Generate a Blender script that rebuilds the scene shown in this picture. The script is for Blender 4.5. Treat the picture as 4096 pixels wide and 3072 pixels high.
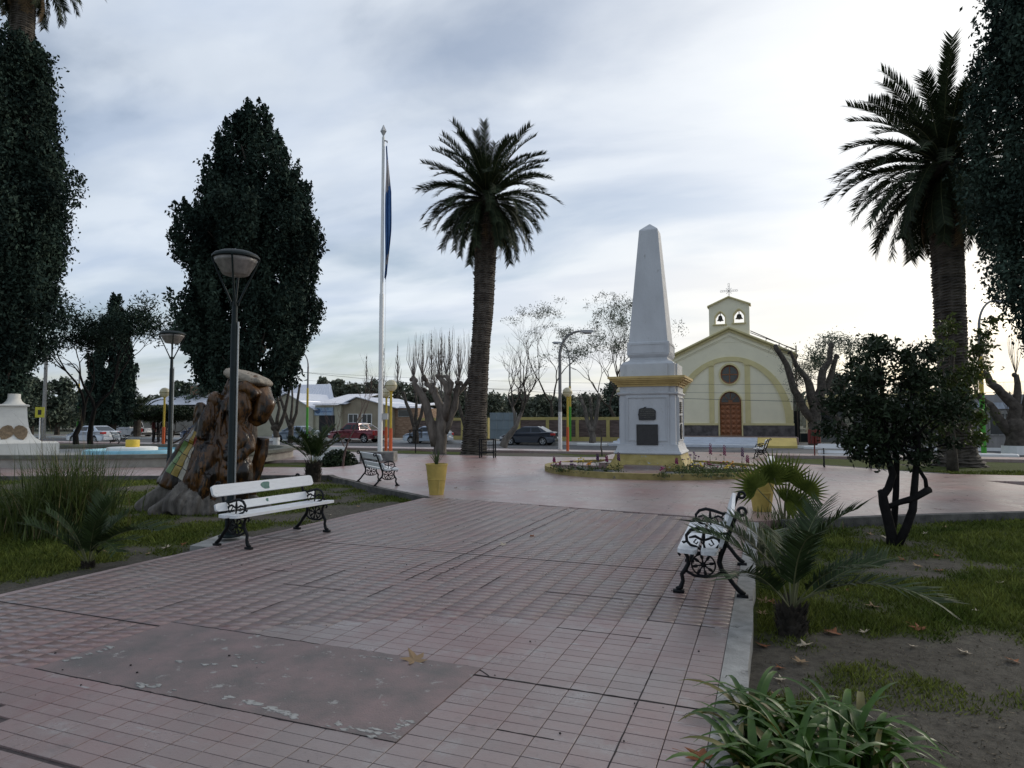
import bpy, bmesh, math, random
import numpy as np
from mathutils import Vector, Matrix, Euler
from mathutils.geometry import tessellate_polygon

# ---------------------------------------------------------------- scene, camera, sky, sun
sc = bpy.context.scene
for o in list(bpy.data.objects): bpy.data.objects.remove(o)
col = sc.collection
R = math.radians
FPX, CX, CY, HOR, EYE, YAW = 655.0, 512.0, 384.0, 420.0, 1.6, R(21.2)
PITCH = math.atan((HOR - CY) / FPX)
cam = bpy.data.cameras.new('camera'); camo = bpy.data.objects.new('camera', cam); col.objects.link(camo)
cam.sensor_width = 36.0; cam.lens = FPX / 1024 * 36; cam.clip_start = 0.05; cam.clip_end = 4000
camo.location = (0, 0, EYE); camo.rotation_euler = (R(90) + PITCH, 0, YAW)
sc.camera = camo
sc.view_settings.view_transform = 'Standard'; sc.view_settings.look = 'None'
sc.view_settings.gamma = 1.0; sc.view_settings.exposure = 0.22
sc.view_settings.use_curve_mapping = False

SUN_AZ, SUN_EL = R(33), R(25)              # azimuth from +Y towards +X in the plaza's own frame
SUN_DIR = Vector((math.sin(SUN_AZ) * math.cos(SUN_EL), math.cos(SUN_AZ) * math.cos(SUN_EL), math.sin(SUN_EL)))

world = bpy.data.worlds.new('World'); sc.world = world; world.use_nodes = True
wn = world.node_tree; wn.nodes.clear()
def wnode(t, **k):
    n = wn.nodes.new(t)
    for a, b in k.items(): setattr(n, a, b)
    return n
def wl(a, b): wn.links.new(a, b)
def wmath(op, a, b=None, c=None, clamp=False):
    n = wnode('ShaderNodeMath', operation=op, use_clamp=clamp)
    for i, x in enumerate((a, b, c)):
        if x is None: continue
        if isinstance(x, (int, float)): n.inputs[i].default_value = x
        else: wl(x, n.inputs[i])
    return n.outputs[0]
def wmix(f, a, b):
    n = wnode('ShaderNodeMix', data_type='RGBA')
    for sck, x in ((n.inputs[0], f), (n.inputs[6], a), (n.inputs[7], b)):
        if isinstance(x, (int, float)): sck.default_value = x
        elif isinstance(x, tuple): sck.default_value = (*x, 1)
        else: wl(x, sck)
    return n.outputs[2]
sky = wnode('ShaderNodeTexSky', sky_type='NISHITA', sun_disc=False)
sky.sun_elevation = SUN_EL; sky.sun_rotation = SUN_AZ; sky.air_density = 1.0; sky.dust_density = 1.5; sky.ozone_density = 1.0
tc = wnode('ShaderNodeTexCoord'); sep = wnode('ShaderNodeSeparateXYZ'); wl(tc.outputs['Generated'], sep.inputs[0])
zz = wmath('MAXIMUM', sep.outputs[2], 0.0)
den = wmath('ADD', zz, 0.16)
cmb = wnode('ShaderNodeCombineXYZ')
wl(wmath('DIVIDE', sep.outputs[0], den), cmb.inputs[0]); wl(wmath('DIVIDE', sep.outputs[1], den), cmb.inputs[1])
mp = wnode('ShaderNodeMapping'); wl(cmb.outputs[0], mp.inputs[0]); mp.inputs['Rotation'].default_value = (0, 0, R(-28)); mp.inputs['Scale'].default_value = (0.62, 1.25, 1); mp.inputs['Location'].default_value = (3.1, 1.7, 0)
n1 = wnode('ShaderNodeTexNoise'); wl(mp.outputs[0], n1.inputs[0]); n1.inputs['Scale'].default_value = 1.15; n1.inputs['Detail'].default_value = 8; n1.inputs['Roughness'].default_value = 0.52; n1.inputs['Distortion'].default_value = 0.35
n2 = wnode('ShaderNodeTexNoise'); wl(mp.outputs[0], n2.inputs[0]); n2.inputs['Scale'].default_value = 2.6; n2.inputs['Detail'].default_value = 5; n2.inputs['Roughness'].default_value = 0.48; n2.inputs['Distortion'].default_value = 0.25
def wramp(x, stops):
    r = wnode('ShaderNodeValToRGB'); wl(x, r.inputs[0]); e = r.color_ramp.elements
    while len(e) < len(stops): e.new(0.5)
    for q, (p, c) in zip(e, stops): q.position = p; q.color = (c, c, c, 1)
    return r.outputs[0]
cover0 = wramp(n1.outputs[0], [(0.36, 0.40), (0.50, 0.85), (0.64, 1.0)])
shade = wramp(n2.outputs[0], [(0.38, 0.0), (0.60, 1.0)])
dot = wnode('ShaderNodeVectorMath', operation='DOT_PRODUCT'); wl(tc.outputs['Generated'], dot.inputs[0]); dot.inputs[1].default_value = SUN_DIR
dp = wmath('MAXIMUM', dot.outputs['Value'], 0.0)
cover = wmath('SUBTRACT', cover0, wmath('MULTIPLY', wmath('SUBTRACT', 1.0, dp), 0.28), clamp=True)
glow = wmath('POWER', dp, 7.0); glow2 = wmath('POWER', dp, 2.0)
CLK = 10.0                                 # the background runs at strength 0.1, so cloud radiance is written ten times over
def cc(r, g, b): return (r * CLK, g * CLK, b * CLK)
cl_dark, cl_light = cc(0.55, 0.635, 0.775), cc(0.74, 0.805, 0.89)
cloud = wmix(shade, cl_dark, cl_light)
lowz = wmath('SUBTRACT', 1.0, wmath('MULTIPLY', zz, 3.2, clamp=True), clamp=True)
warm = wmix(wmath('MULTIPLY', lowz, wmath('MULTIPLY', glow2, 0.95)), cc(0.86, 0.87, 0.87), cc(0.92, 0.78, 0.52))
cloud = wmix(wmath('MULTIPLY', glow2, 0.80), cloud, warm)
addg = wnode('ShaderNodeMix', data_type='RGBA', blend_type='ADD'); addg.inputs[0].default_value = 1.0
gl = wnode('ShaderNodeMix', data_type='RGBA'); wl(glow, gl.inputs[0]); gl.inputs[6].default_value = (0, 0, 0, 1); gl.inputs[7].default_value = (*cc(0.22, 0.20, 0.15), 1)
wl(cloud, addg.inputs[6]); wl(gl.outputs[2], addg.inputs[7])
hz_ = wmath('MULTIPLY', lowz, wmath('POWER', dp, 3.0))
hg = wnode('ShaderNodeMix', data_type='RGBA'); wl(hz_, hg.inputs[0]); hg.inputs[6].default_value = (0, 0, 0, 1); hg.inputs[7].default_value = (*cc(0.30, 0.17, 0.02), 1)
add2 = wnode('ShaderNodeMix', data_type='RGBA', blend_type='ADD'); add2.inputs[0].default_value = 1.0; wl(addg.outputs[2], add2.inputs[6]); wl(hg.outputs[2], add2.inputs[7])
skyc = wmix(cover, sky.outputs[0], add2.outputs[2])
bg = wnode('ShaderNodeBackground'); wl(skyc, bg.inputs[0]); bg.inputs[1].default_value = 0.1
wo = wnode('ShaderNodeOutputWorld'); wl(bg.outputs[0], wo.inputs[0])

sun = bpy.data.lights.new('sun', 'SUN'); suno = bpy.data.objects.new('sun', sun); col.objects.link(suno)
sun.energy = 1.5; sun.angle = R(14); sun.color = (1.0, 0.93, 0.82)
suno.rotation_euler = SUN_DIR.to_track_quat('Z', 'Y').to_euler(); suno.location = (30, 40, 40)

# ---------------------------------------------------------------- picking positions
_r = Vector((math.cos(YAW), math.sin(YAW), 0)); _f = Vector((-math.sin(YAW), math.cos(YAW), 0)); _z = Vector((0, 0, 1))
_F3 = _f * math.cos(PITCH) + _z * math.sin(PITCH); _U3 = -_f * math.sin(PITCH) + _z * math.cos(PITCH)
EYEV = Vector((0, 0, EYE))
def ray(px, py): return _r * ((px - CX) / FPX) + _F3 + _U3 * ((CY - py) / FPX)
def W(px, py, z=0.0):                      # the point at height z seen at this pixel
    d = ray(px, py); t = (z - EYE) / d.z
    return EYEV + d * t
def WV(px, py, v):                         # the point on the upright plane y = v
    d = ray(px, py); return EYEV + d * (v / d.y)
def D(px, depth, z=0.0):                   # a place at a given distance ahead of the eye
    p = _r * ((px - CX) / FPX * depth) + _f * depth
    return Vector((p.x, p.y, z))
def ZD(py, depth): return EYE + (HOR - py) / FPX * depth      # height of a pixel row at a distance
LAWN = -0.12

# ---------------------------------------------------------------- materials
MATS = {}
def mat(name, c, rough=0.7, var=0.18, scale=4.0, bump=0.0, bscale=40.0, metal=0.0, c2=None, spec=0.4, coat=0.0, detail=6, world_pos=False, stretch=None, spots=None, trans=None, island=0.0, alpha=None):
    if name in MATS: return MATS[name]
    m = bpy.data.materials.new(name); m.use_nodes = True; t = m.node_tree; N = t.nodes; L = t.links
    b = N['Principled BSDF']; b.inputs['Roughness'].default_value = rough; b.inputs['Metallic'].default_value = metal
    b.inputs['Specular IOR Level'].default_value = spec; b.inputs['Coat Weight'].default_value = coat
    if world_pos:
        g = N.new('ShaderNodeNewGeometry'); src = g.outputs['Position']
    else:
        g = N.new('ShaderNodeTexCoord'); src = g.outputs['Object']
    if stretch:
        q = N.new('ShaderNodeMapping'); q.inputs['Scale'].default_value = stretch; L.new(src, q.inputs[0]); src = q.outputs[0]
    n = N.new('ShaderNodeTexNoise'); n.inputs['Scale'].default_value = scale; n.inputs['Detail'].default_value = detail; n.inputs['Roughness'].default_value = 0.62
    L.new(src, n.inputs['Vector'])
    rp = N.new('ShaderNodeValToRGB'); L.new(n.outputs[0], rp.inputs[0])
    lo = tuple(max(0, x * (1 - var)) for x in c); hi = tuple(min(1, x * (1 + var)) for x in c) if c2 is None else c2
    rp.color_ramp.elements[0].position = 0.33; rp.color_ramp.elements[0].color = (*lo, 1)
    rp.color_ramp.elements[1].position = 0.67; rp.color_ramp.elements[1].color = (*hi, 1)
    out = rp.outputs[0]
    if spots:                                # (colour, scale, threshold): stains or flaked paint with a shape of their own
        sc_, s_s, s_t = spots
        n3 = N.new('ShaderNodeTexNoise'); n3.inputs['Scale'].default_value = s_s; n3.inputs['Detail'].default_value = 8; n3.inputs['Roughness'].default_value = 0.7; L.new(src, n3.inputs['Vector'])
        r3 = N.new('ShaderNodeValToRGB'); L.new(n3.outputs[0], r3.inputs[0]); r3.color_ramp.elements[0].position = s_t; r3.color_ramp.elements[1].position = min(1, s_t + 0.04)
        mx = N.new('ShaderNodeMix'); mx.data_type = 'RGBA'; L.new(r3.outputs[0], mx.inputs[0]); L.new(out, mx.inputs[6]); mx.inputs[7].default_value = (*sc_, 1); out = mx.outputs[2]
    if island:
        gi = N.new('ShaderNodeNewGeometry'); mr = N.new('ShaderNodeMapRange'); L.new(gi.outputs['Random Per Island'], mr.inputs[0]); mr.inputs[3].default_value = 1 - island; mr.inputs[4].default_value = 1 + island
        mu = N.new('ShaderNodeVectorMath'); mu.operation = 'SCALE'; L.new(out, mu.inputs[0]); L.new(mr.outputs[0], mu.inputs['Scale']); out = mu.outputs[0]
    L.new(out, b.inputs['Base Color'])
    if bump:
        nb = N.new('ShaderNodeTexNoise'); nb.inputs['Scale'].default_value = bscale; nb.inputs['Detail'].default_value = 8; L.new(src, nb.inputs['Vector'])
        bp = N.new('ShaderNodeBump'); bp.inputs['Strength'].default_value = min(1, bump); bp.inputs['Distance'].default_value = 0.02; L.new(nb.outputs[0], bp.inputs['Height']); L.new(bp.outputs[0], b.inputs['Normal'])
    if trans:
        tr = N.new('ShaderNodeBsdfTranslucent'); L.new(out, tr.inputs[0]); ms = N.new('ShaderNodeMixShader'); ms.inputs[0].default_value = trans
        L.new(b.outputs[0], ms.inputs[1]); L.new(tr.outputs[0], ms.inputs[2]); L.new(ms.outputs[0], N['Material Output'].inputs[0])
    if alpha is not None: b.inputs['Alpha'].default_value = alpha
    MATS[name] = m; return m

# ---------------------------------------------------------------- mesh building
def link(o, parent=None):
    col.objects.link(o)
    if parent: o.parent = parent
    return o
def tag(o, label=None, cat=None, group=None, kind=None):
    if label: o['label'] = label
    if cat: o['category'] = cat
    if group: o['group'] = group
    if kind: o['kind'] = kind
    return o
def empty(name, loc=(0, 0, 0), rz=0.0, label=None, cat=None, group=None):
    o = bpy.data.objects.new(name, None); col.objects.link(o); o.empty_display_size = 0.2
    o.location = loc; o.rotation_euler = (0, 0, rz); return tag(o, label, cat, group)
def np_mesh(name, V, F, material, parent=None, smooth=False):
    V = np.asarray(V, np.float32); F = np.asarray(F, np.int32); k = F.shape[1]
    me = bpy.data.meshes.new(name); me.vertices.add(len(V)); me.vertices.foreach_set('co', V.ravel())
    me.loops.add(F.size); me.loops.foreach_set('vertex_index', F.ravel())
    me.polygons.add(len(F)); me.polygons.foreach_set('loop_start', np.arange(0, F.size, k, dtype=np.int32)); me.polygons.foreach_set('loop_total', np.full(len(F), k, np.int32))
    if smooth: me.polygons.foreach_set('use_smooth', np.ones(len(F), bool))
    me.update(calc_edges=True); me.materials.append(material)
    return link(bpy.data.objects.new(name, me), parent)
class MB:
    def __init__(s): s.v = []; s.f = []; s.m = []
    def add(s, vs, fs, mi=0):
        k = len(s.v); s.v += [tuple(p) for p in vs]
        for f in fs: s.f.append(tuple(i + k for i in f)); s.m.append(mi)
        return s
    def box(s, x0, x1, y0, y1, z0, z1, mi=0):
        vs = [(x0, y0, z0), (x1, y0, z0), (x1, y1, z0), (x0, y1, z0), (x0, y0, z1), (x1, y0, z1), (x1, y1, z1), (x0, y1, z1)]
        return s.add(vs, [(0, 3, 2, 1), (4, 5, 6, 7), (0, 1, 5, 4), (1, 2, 6, 5), (2, 3, 7, 6), (3, 0, 4, 7)], mi)
    def bev(s, x0, x1, y0, y1, z0, z1, b, mi=0):          # a box with chamfered top and upright edges
        vs = []
        for z, i in ((z0, 0), (z1 - b, 0), (z1, b)):
            c = b
            for (x, y) in ((x0 + c + i, y0 + i), (x1 - c - i, y0 + i), (x1 - i, y0 + c + i), (x1 - i, y1 - c - i), (x1 - c - i, y1 - i), (x0 + c + i, y1 - i), (x0 + i, y1 - c - i), (x0 + i, y0 + c + i)):
                vs.append((x, y, z))
        fs = [tuple(range(7, -1, -1)), tuple(range(16, 24))]
        for r in (0, 8):
            for i in range(8): fs.append((r + i, r + (i + 1) % 8, r + 8 + (i + 1) % 8, r + 8 + i))
        return s.add(vs, fs, mi)
    def obox(s, c, ax, ay, az, mi=0):                     # centre and three half-axis vectors
        c, ax, ay, az = Vector(c), Vector(ax), Vector(ay), Vector(az)
        vs = [c + ax * a + ay * b + az * d for d in (-1, 1) for (a, b) in ((-1, -1), (1, -1), (1, 1), (-1, 1))]
        return s.add(vs, [(0, 3, 2, 1), (4, 5, 6, 7), (0, 1, 5, 4), (1, 2, 6, 5), (2, 3, 7, 6), (3, 0, 4, 7)], mi)
    def tube(s, pts, rad, n=8, mi=0, caps=True, ry=None):
        pts = [Vector(p) for p in pts]; m = len(pts)
        if isinstance(rad, (int, float)): rad = [rad] * m
        k = len(s.v); a = None
        for i, p in enumerate(pts):
            d = (pts[min(i + 1, m - 1)] - pts[max(i - 1, 0)])
            if d.length < 1e-9: d = Vector((0, 0, 1))
            d.normalize()
            if a is None: a = d.orthogonal().normalized()
            else:
                a = a - d * a.dot(d)
                a = a.normalized() if a.length > 1e-6 else d.orthogonal().normalized()
            b = d.cross(a)
            for j in range(n):
                t = 2 * math.pi * j / n
                s.v.append(tuple(p + (a * math.cos(t) + b * math.sin(t)) * rad[i]))
        for i in range(m - 1):
            for j in range(n):
                s.f.append((k + i * n + j, k + i * n + (j + 1) % n, k + (i + 1) * n + (j + 1) % n, k + (i + 1) * n + j)); s.m.append(mi)
        if caps:
            s.f.append(tuple(k + j for j in range(n - 1, -1, -1))); s.m.append(mi)
            s.f.append(tuple(k + (m - 1) * n + j for j in range(n))); s.m.append(mi)
        return s
    def lathe(s, prof, c=(0, 0, 0), n=16, mi=0, caps=True):
        k = len(s.v); m = len(prof)
        for (r, z) in prof:
            for j in range(n):
                t = 2 * math.pi * j / n; s.v.append((c[0] + r * math.cos(t), c[1] + r * math.sin(t), c[2] + z))
        for i in range(m - 1):
            for j in range(n):
                s.f.append((k + i * n + j, k + i * n + (j + 1) % n, k + (i + 1) * n + (j + 1) % n, k + (i + 1) * n + j)); s.m.append(mi)
        if caps:
            s.f.append(tuple(k + j for j in range(n - 1, -1, -1))); s.m.append(mi)
            s.f.append(tuple(k + (m - 1) * n + j for j in range(n))); s.m.append(mi)
        return s
    def sqlathe(s, prof, c=(0, 0, 0), mi=0):              # square in plan: (half width, z)
        k = len(s.v); m = len(prof)
        for (r, z) in prof:
            for (a, b) in ((-1, -1), (1, -1), (1, 1), (-1, 1)): s.v.append((c[0] + a * r, c[1] + b * r, c[2] + z))
        for i in range(m - 1):
            for j in range(4):
                s.f.append((k + i * 4 + j, k + i * 4 + (j + 1) % 4, k + (i + 1) * 4 + (j + 1) % 4, k + (i + 1) * 4 + j)); s.m.append(mi)
        s.f.append((k + 3, k + 2, k + 1, k)); s.m.append(mi)
        q = k + (m - 1) * 4; s.f.append((q, q + 1, q + 2, q + 3)); s.m.append(mi)
        return s
    def prism(s, poly, to3, h, mi=0):                      # poly in 2D (any simple outline), to3(a, b, d) with d = 0 or h
        n = len(poly); k = len(s.v)
        s.v += [tuple(to3(a, b, 0)) for a, b in poly] + [tuple(to3(a, b, h)) for a, b in poly]
        tr = tessellate_polygon([[Vector((a, b, 0)) for a, b in poly]])
        for t in tr:
            s.f.append(tuple(k + i for i in t)); s.m.append(mi)
            s.f.append(tuple(k + n + i for i in reversed(t))); s.m.append(mi)
        for i in range(n): s.f.append((k + i, k + (i + 1) % n, k + n + (i + 1) % n, k + n + i)); s.m.append(mi)
        return s
    def band(s, inner, outer, to3, h, mi=0, closed=False):  # the strip between two outlines of the same length
        n = len(inner); k = len(s.v)
        for d in (0, h): s.v += [tuple(to3(a, b, d)) for a, b in inner] + [tuple(to3(a, b, d)) for a, b in outer]
        I = lambda d, o, i: k + d * 2 * n + o * n + i % n
        for i in range(n if closed else n - 1):
            for q in ((I(0, 0, i), I(0, 0, i + 1), I(0, 1, i + 1), I(0, 1, i)), (I(1, 0, i), I(1, 1, i), I(1, 1, i + 1), I(1, 0, i + 1)),
                      (I(0, 0, i), I(1, 0, i), I(1, 0, i + 1), I(0, 0, i + 1)), (I(0, 1, i), I(0, 1, i + 1), I(1, 1, i + 1), I(1, 1, i))):
                s.f.append(q); s.m.append(mi)
        if not closed:
            for i in (0, n - 1): s.f.append((I(0, 0, i), I(0, 1, i), I(1, 1, i), I(1, 0, i))); s.m.append(mi)
        return s
    def ball(s, c, r, n=16, m=10, mi=0, sc=(1, 1, 1)):
        prof = [(max(1e-4, math.sin(math.pi * i / m)), -math.cos(math.pi * i / m)) for i in range(m + 1)]
        k = len(s.v); s.lathe([(a * r, b * r) for a, b in prof], (0, 0, 0), n, mi, caps=False)
        for i in range(k, len(s.v)):
            p = s.v[i]; s.v[i] = (p[0] * sc[0] + c[0], p[1] * sc[1] + c[1], p[2] * sc[2] + c[2])
        return s
    def build(s, name, material, parent=None, world=False, smooth=False, loc=None, rot=None, fix=True):
        off = Vector((0, 0, 0))
        if world and parent is not None:
            q = parent
            while q is not None: off += q.location; q = q.parent
        me = bpy.data.meshes.new(name); me.from_pydata([(a - off.x, b - off.y, c - off.z) for a, b, c in s.v], [], s.f)
        for m in (material if isinstance(material, (list, tuple)) else [material]): me.materials.append(m)
        me.polygons.foreach_set('material_index', s.m)
        if fix:
            bm = bmesh.new(); bm.from_mesh(me); bmesh.ops.recalc_face_normals(bm, faces=bm.faces); bm.to_mesh(me); bm.free()
        if smooth: me.shade_smooth() if smooth is True else me.shade_smooth()
        me.update()
        o = link(bpy.data.objects.new(name, me), parent)
        if smooth == 'auto':
            me.set_sharp_from_angle(angle=R(38))
        if loc is not None: o.location = loc
        if rot is not None: o.rotation_euler = rot
        return o
def copy_tree(o, parent=None):
    c = o.copy(); col.objects.link(c); c.parent = parent
    for ch in list(o.children): copy_tree(ch, c)
    return c
def fnoise(seed):                             # smooth 2-D value noise for masks and relief
    rng = np.random.RandomState(seed); T = rng.rand(64, 64)
    def f(x, y):
        x = np.asarray(x, float); y = np.asarray(y, float); xi = np.floor(x).astype(int); yi = np.floor(y).astype(int); fx = x - xi; fy = y - yi
        fx = fx * fx * (3 - 2 * fx); fy = fy * fy * (3 - 2 * fy)
        g = lambda a, b: T[a % 64, b % 64]
        return (g(xi, yi) * (1 - fx) + g(xi + 1, yi) * fx) * (1 - fy) + (g(xi, yi + 1) * (1 - fx) + g(xi + 1, yi + 1) * fx) * fy
    return f
def leaf_cards(C, S, rng, aspect=0.45, up=0.0, curl=False):       # diamond-shaped leaves
    C = np.asarray(C, float); n = len(C); S = np.asarray(S).reshape(-1, 1) * np.ones((n, 1))
    a = rng.normal(size=(n, 3)); a[:, 2] += up; a /= np.linalg.norm(a, axis=1, keepdims=True)
    b = np.cross(a, rng.normal(size=(n, 3))); b /= np.linalg.norm(b, axis=1, keepdims=True) + 1e-9
    V = np.stack([C - a * S, C - b * S * aspect + a * S * 0.1, C + a * S, C + b * S * aspect + a * S * 0.1], 1).reshape(-1, 3)
    F = np.arange(4 * n).reshape(-1, 4)
    return V, F
# ---------------------------------------------------------------- the setting
M_conc = mat('concrete', (0.27, 0.265, 0.25), 0.85, 0.25, 6, 0.4, 60, world_pos=True, spots=((0.13, 0.125, 0.115), 5, 0.6))
M_kd = mat('shaded_dirty_kerb', (0.075, 0.073, 0.068), 0.9, 0.4, 4, 0.6, 40, world_pos=True, c2=(0.13, 0.125, 0.115))  # dirty concrete, with the shade on the kerb's face put into the dark colour
M_concd = mat('weathered_concrete', (0.17, 0.165, 0.155), 0.9, 0.3, 5, 0.5, 50, world_pos=True, spots=((0.09, 0.085, 0.08), 4, 0.58))
M_white = mat('white_paint', (0.74, 0.74, 0.72), 0.6, 0.06, 3, 0.15, 30, world_pos=True, spots=((0.5, 0.5, 0.48), 3, 0.66))
M_yel = mat('yellow_paint', (0.47, 0.345, 0.09), 0.65, 0.14, 5, 0.2, 40, world_pos=True, spots=((0.36, 0.36, 0.33), 7, 0.68))
M_asph = mat('asphalt', (0.085, 0.087, 0.092), 0.88, 0.22, 1.2, 0.4, 90, world_pos=True)
M_soil = mat('soil', (0.055, 0.042, 0.032), 0.95, 0.35, 9, 0.8, 35, world_pos=True)
M_iron = mat('black_iron', (0.008, 0.009, 0.011), 0.5, 0.2, 20, 0.2, 80, spec=0.18)

def pavement_material(name, lines):
    m = bpy.data.materials.new(name); m.use_nodes = True; t = m.node_tree; N = t.nodes; L = t.links; b = N['Principled BSDF']
    g = N.new('ShaderNodeNewGeometry'); oi = N.new('ShaderNodeObjectInfo')
    def noise(s, d=6, r=0.6, st=None):
        src = g.outputs['Position']
        if st: q = N.new('ShaderNodeMapping'); q.inputs['Scale'].default_value = st; L.new(src, q.inputs[0]); src = q.outputs[0]
        n = N.new('ShaderNodeTexNoise'); n.inputs['Scale'].default_value = s; n.inputs['Detail'].default_value = d; n.inputs['Roughness'].default_value = r; L.new(src, n.inputs['Vector']); return n.outputs[0]
    def ramp(x, p0, p1):
        r = N.new('ShaderNodeMapRange'); L.new(x, r.inputs[0]); r.inputs[1].default_value = p0; r.inputs[2].default_value = p1; return r.outputs[0]
    def mix(f, a, c, bt='MIX'):
        x = N.new('ShaderNodeMix'); x.data_type = 'RGBA'; x.blend_type = bt
        for s, v in ((x.inputs[0], f), (x.inputs[6], a), (x.inputs[7], c)):
            if isinstance(v, (int, float)): s.default_value = v
            elif isinstance(v, tuple): s.default_value = (*v, 1)
            else: L.new(v, s)
        return x.outputs[2]
    rnd = N.new('ShaderNodeMath'); rnd.operation = 'ADD'; L.new(g.outputs['Random Per Island'], rnd.inputs[0]); L.new(oi.outputs['Random'], rnd.inputs[1])
    fr = N.new('ShaderNodeMath'); fr.operation = 'FRACT'; L.new(rnd.outputs[0], fr.inputs[0])
    c = mix(ramp(noise(0.55, 5), 0.40, 0.62), (0.250, 0.200, 0.186), (0.255, 0.163, 0.152))     # worn grey and where the red paint has stayed
    c = mix(ramp(noise(1.7, 8, 0.7), 0.57, 0.72), c, (0.205, 0.112, 0.108))
    c = mix(ramp(noise(3.5, 8, 0.7), 0.55, 0.75), c, (0.31, 0.285, 0.272))                      # bleached patches
    c = mix(ramp(noise(26, 8, 0.75), 0.54, 0.84), c, (0.12, 0.095, 0.094))                      # grime
    c = mix(ramp(noise(4.5, 9, 0.72, (1, 1, 1)), 0.60, 0.74), c, (0.13, 0.108, 0.102))                  # dark blotches
    c = mix(ramp(noise(14, 4, 0.5, (0.25, 1.6, 1)), 0.66, 0.74), c, (0.33, 0.31, 0.30))                 # scuffs
    sep = N.new('ShaderNodeMapRange'); L.new(fr.outputs[0], sep.inputs[0]); sep.inputs[3].default_value = 0.94; sep.inputs[4].default_value = 1.06
    if not lines:
        v = N.new('ShaderNodeVectorMath'); v.operation = 'SCALE'; L.new(c, v.inputs[0]); L.new(sep.outputs[0], v.inputs['Scale']); c = v.outputs[0]
    else:
        br = N.new('ShaderNodeTexBrick'); br.offset = 0.0; br.inputs['Scale'].default_value = 1.0; br.inputs['Mortar Size'].default_value = 0.006; br.inputs['Mortar Smooth'].default_value = 0.2
        br.inputs['Brick Width'].default_value = lines[0]; br.inputs['Row Height'].default_value = lines[1]
        for k, q in (('Color1', 1.36), ('Color2', 1.28), ('Mortar', 0.85)): br.inputs[k].default_value = (q, q, q, 1)
        L.new(g.outputs['Position'], br.inputs['Vector']); c = mix(1.0, c, br.outputs[0], 'MULTIPLY')
    L.new(c, b.inputs['Base Color'])
    rr = ramp(noise(2.2, 6), 0.3, 0.7); mr = N.new('ShaderNodeMapRange'); L.new(rr, mr.inputs[0]); mr.inputs[3].default_value = 0.24; mr.inputs[4].default_value = 0.42; L.new(mr.outputs[0], b.inputs['Roughness'])
    bp = N.new('ShaderNodeBump'); bp.inputs['Strength'].default_value = 0.35; bp.inputs['Distance'].default_value = 0.006; L.new(noise(60, 8, 0.7), bp.inputs['Height']); L.new(bp.outputs[0], b.inputs['Normal'])
    return m
M_tile = pavement_material('red_paving_tile', None)
M_plaza = pavement_material('red_plaza_paving', (0.42, 0.21))
M_grout = mat('grout', (0.075, 0.060, 0.058), 0.95, 0.3, 30, world_pos=True)

def sheet(name, x0, x1, y0, y1, z, m, t=0.0):
    b = MB()
    if t: b.box(x0, x1, y0, y1, z - t, z)
    else: b.add([(x0, y0, z), (x1, y0, z), (x1, y1, z), (x0, y1, z)], [(0, 1, 2, 3)])
    return tag(b.build(name, m), kind='structure')
sheet('ground', -1500, 1500, -300, 2500, -0.46, mat('bare_ground', (0.10, 0.088, 0.07), 0.95, 0.3, 0.4, 0.5, 8, world_pos=True, c2=(0.07, 0.085, 0.045)))
sheet('street', -400, 300, 34.5, 49.6, -0.35, M_asph)
sheet('sidewalk', -160, 120, 32.3, 34.2, 0.0, M_plaza, 0.3)
sheet('kerb', -160, 120, 34.203, 34.5, -0.03, M_conc, 0.4)
sheet('far_sidewalk', -300, 200, 49.75, 56.5, -0.17, mat('pale_sidewalk', (0.23, 0.215, 0.195), 0.9, 0.25, 2, 0.3, 30, world_pos=True), 0.2)
sheet('far_kerb', -300, 200, 49.6, 49.747, -0.15, M_white, 0.25)

# lawn: one sheet with low relief; the attribute 'turf' tells soil from grass
nA, nB, nC = fnoise(1), fnoise(2), fnoise(3)
def turf(x, y):
    n = 0.5 * nA(x * 0.55 + 9, y * 0.55 + 4) + 0.3 * nB(x * 1.4, y * 1.4 + 7) + 0.2 * nC(x * 4.1 + 3, y * 4.1)
    t = (n - 0.36) * 4.2
    near = np.clip((5.6 - y) / 3.0, 0, 1) * (x > -0.2)         # trodden bare ground close by, right of the path
    t = t - 0.50 * near + 0.45 * (np.clip((y - 6.5) / 4, 0, 1)) * (x > -0.2)
    kerbside = np.exp(-((x + 7.0) / 0.55) ** 2) * (x < -6.4) * (y < 12)   # worn strip along the left kerb
    return np.clip(t - 0.75 * kerbside, 0, 1)
def relief(x, y): return LAWN + 0.045 * (nB(x * 0.8 + 5, y * 0.8) - 0.5) + 0.02 * (nC(x * 3.3, y * 3.3) - 0.5)
us = np.unique(np.concatenate([np.linspace(-110, -20, 60), np.linspace(-20, 14, 340), np.linspace(14, 70, 50)]))
vs_ = np.unique(np.concatenate([np.linspace(-12, 0, 12), np.linspace(0, 16, 160), np.linspace(16, 32.28, 60)]))
GU, GV = np.meshgrid(us, vs_); nu, nv = len(us), len(vs_)
V = np.stack([GU.ravel(), GV.ravel(), relief(GU.ravel(), GV.ravel())], 1)
idx = np.arange(nu * nv).reshape(nv, nu); Fq = np.stack([idx[:-1, :-1], idx[:-1, 1:], idx[1:, 1:], idx[1:, :-1]], -1).reshape(-1, 4)
M_lawn = bpy.data.materials.new('lawn'); M_lawn.use_nodes = True
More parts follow.
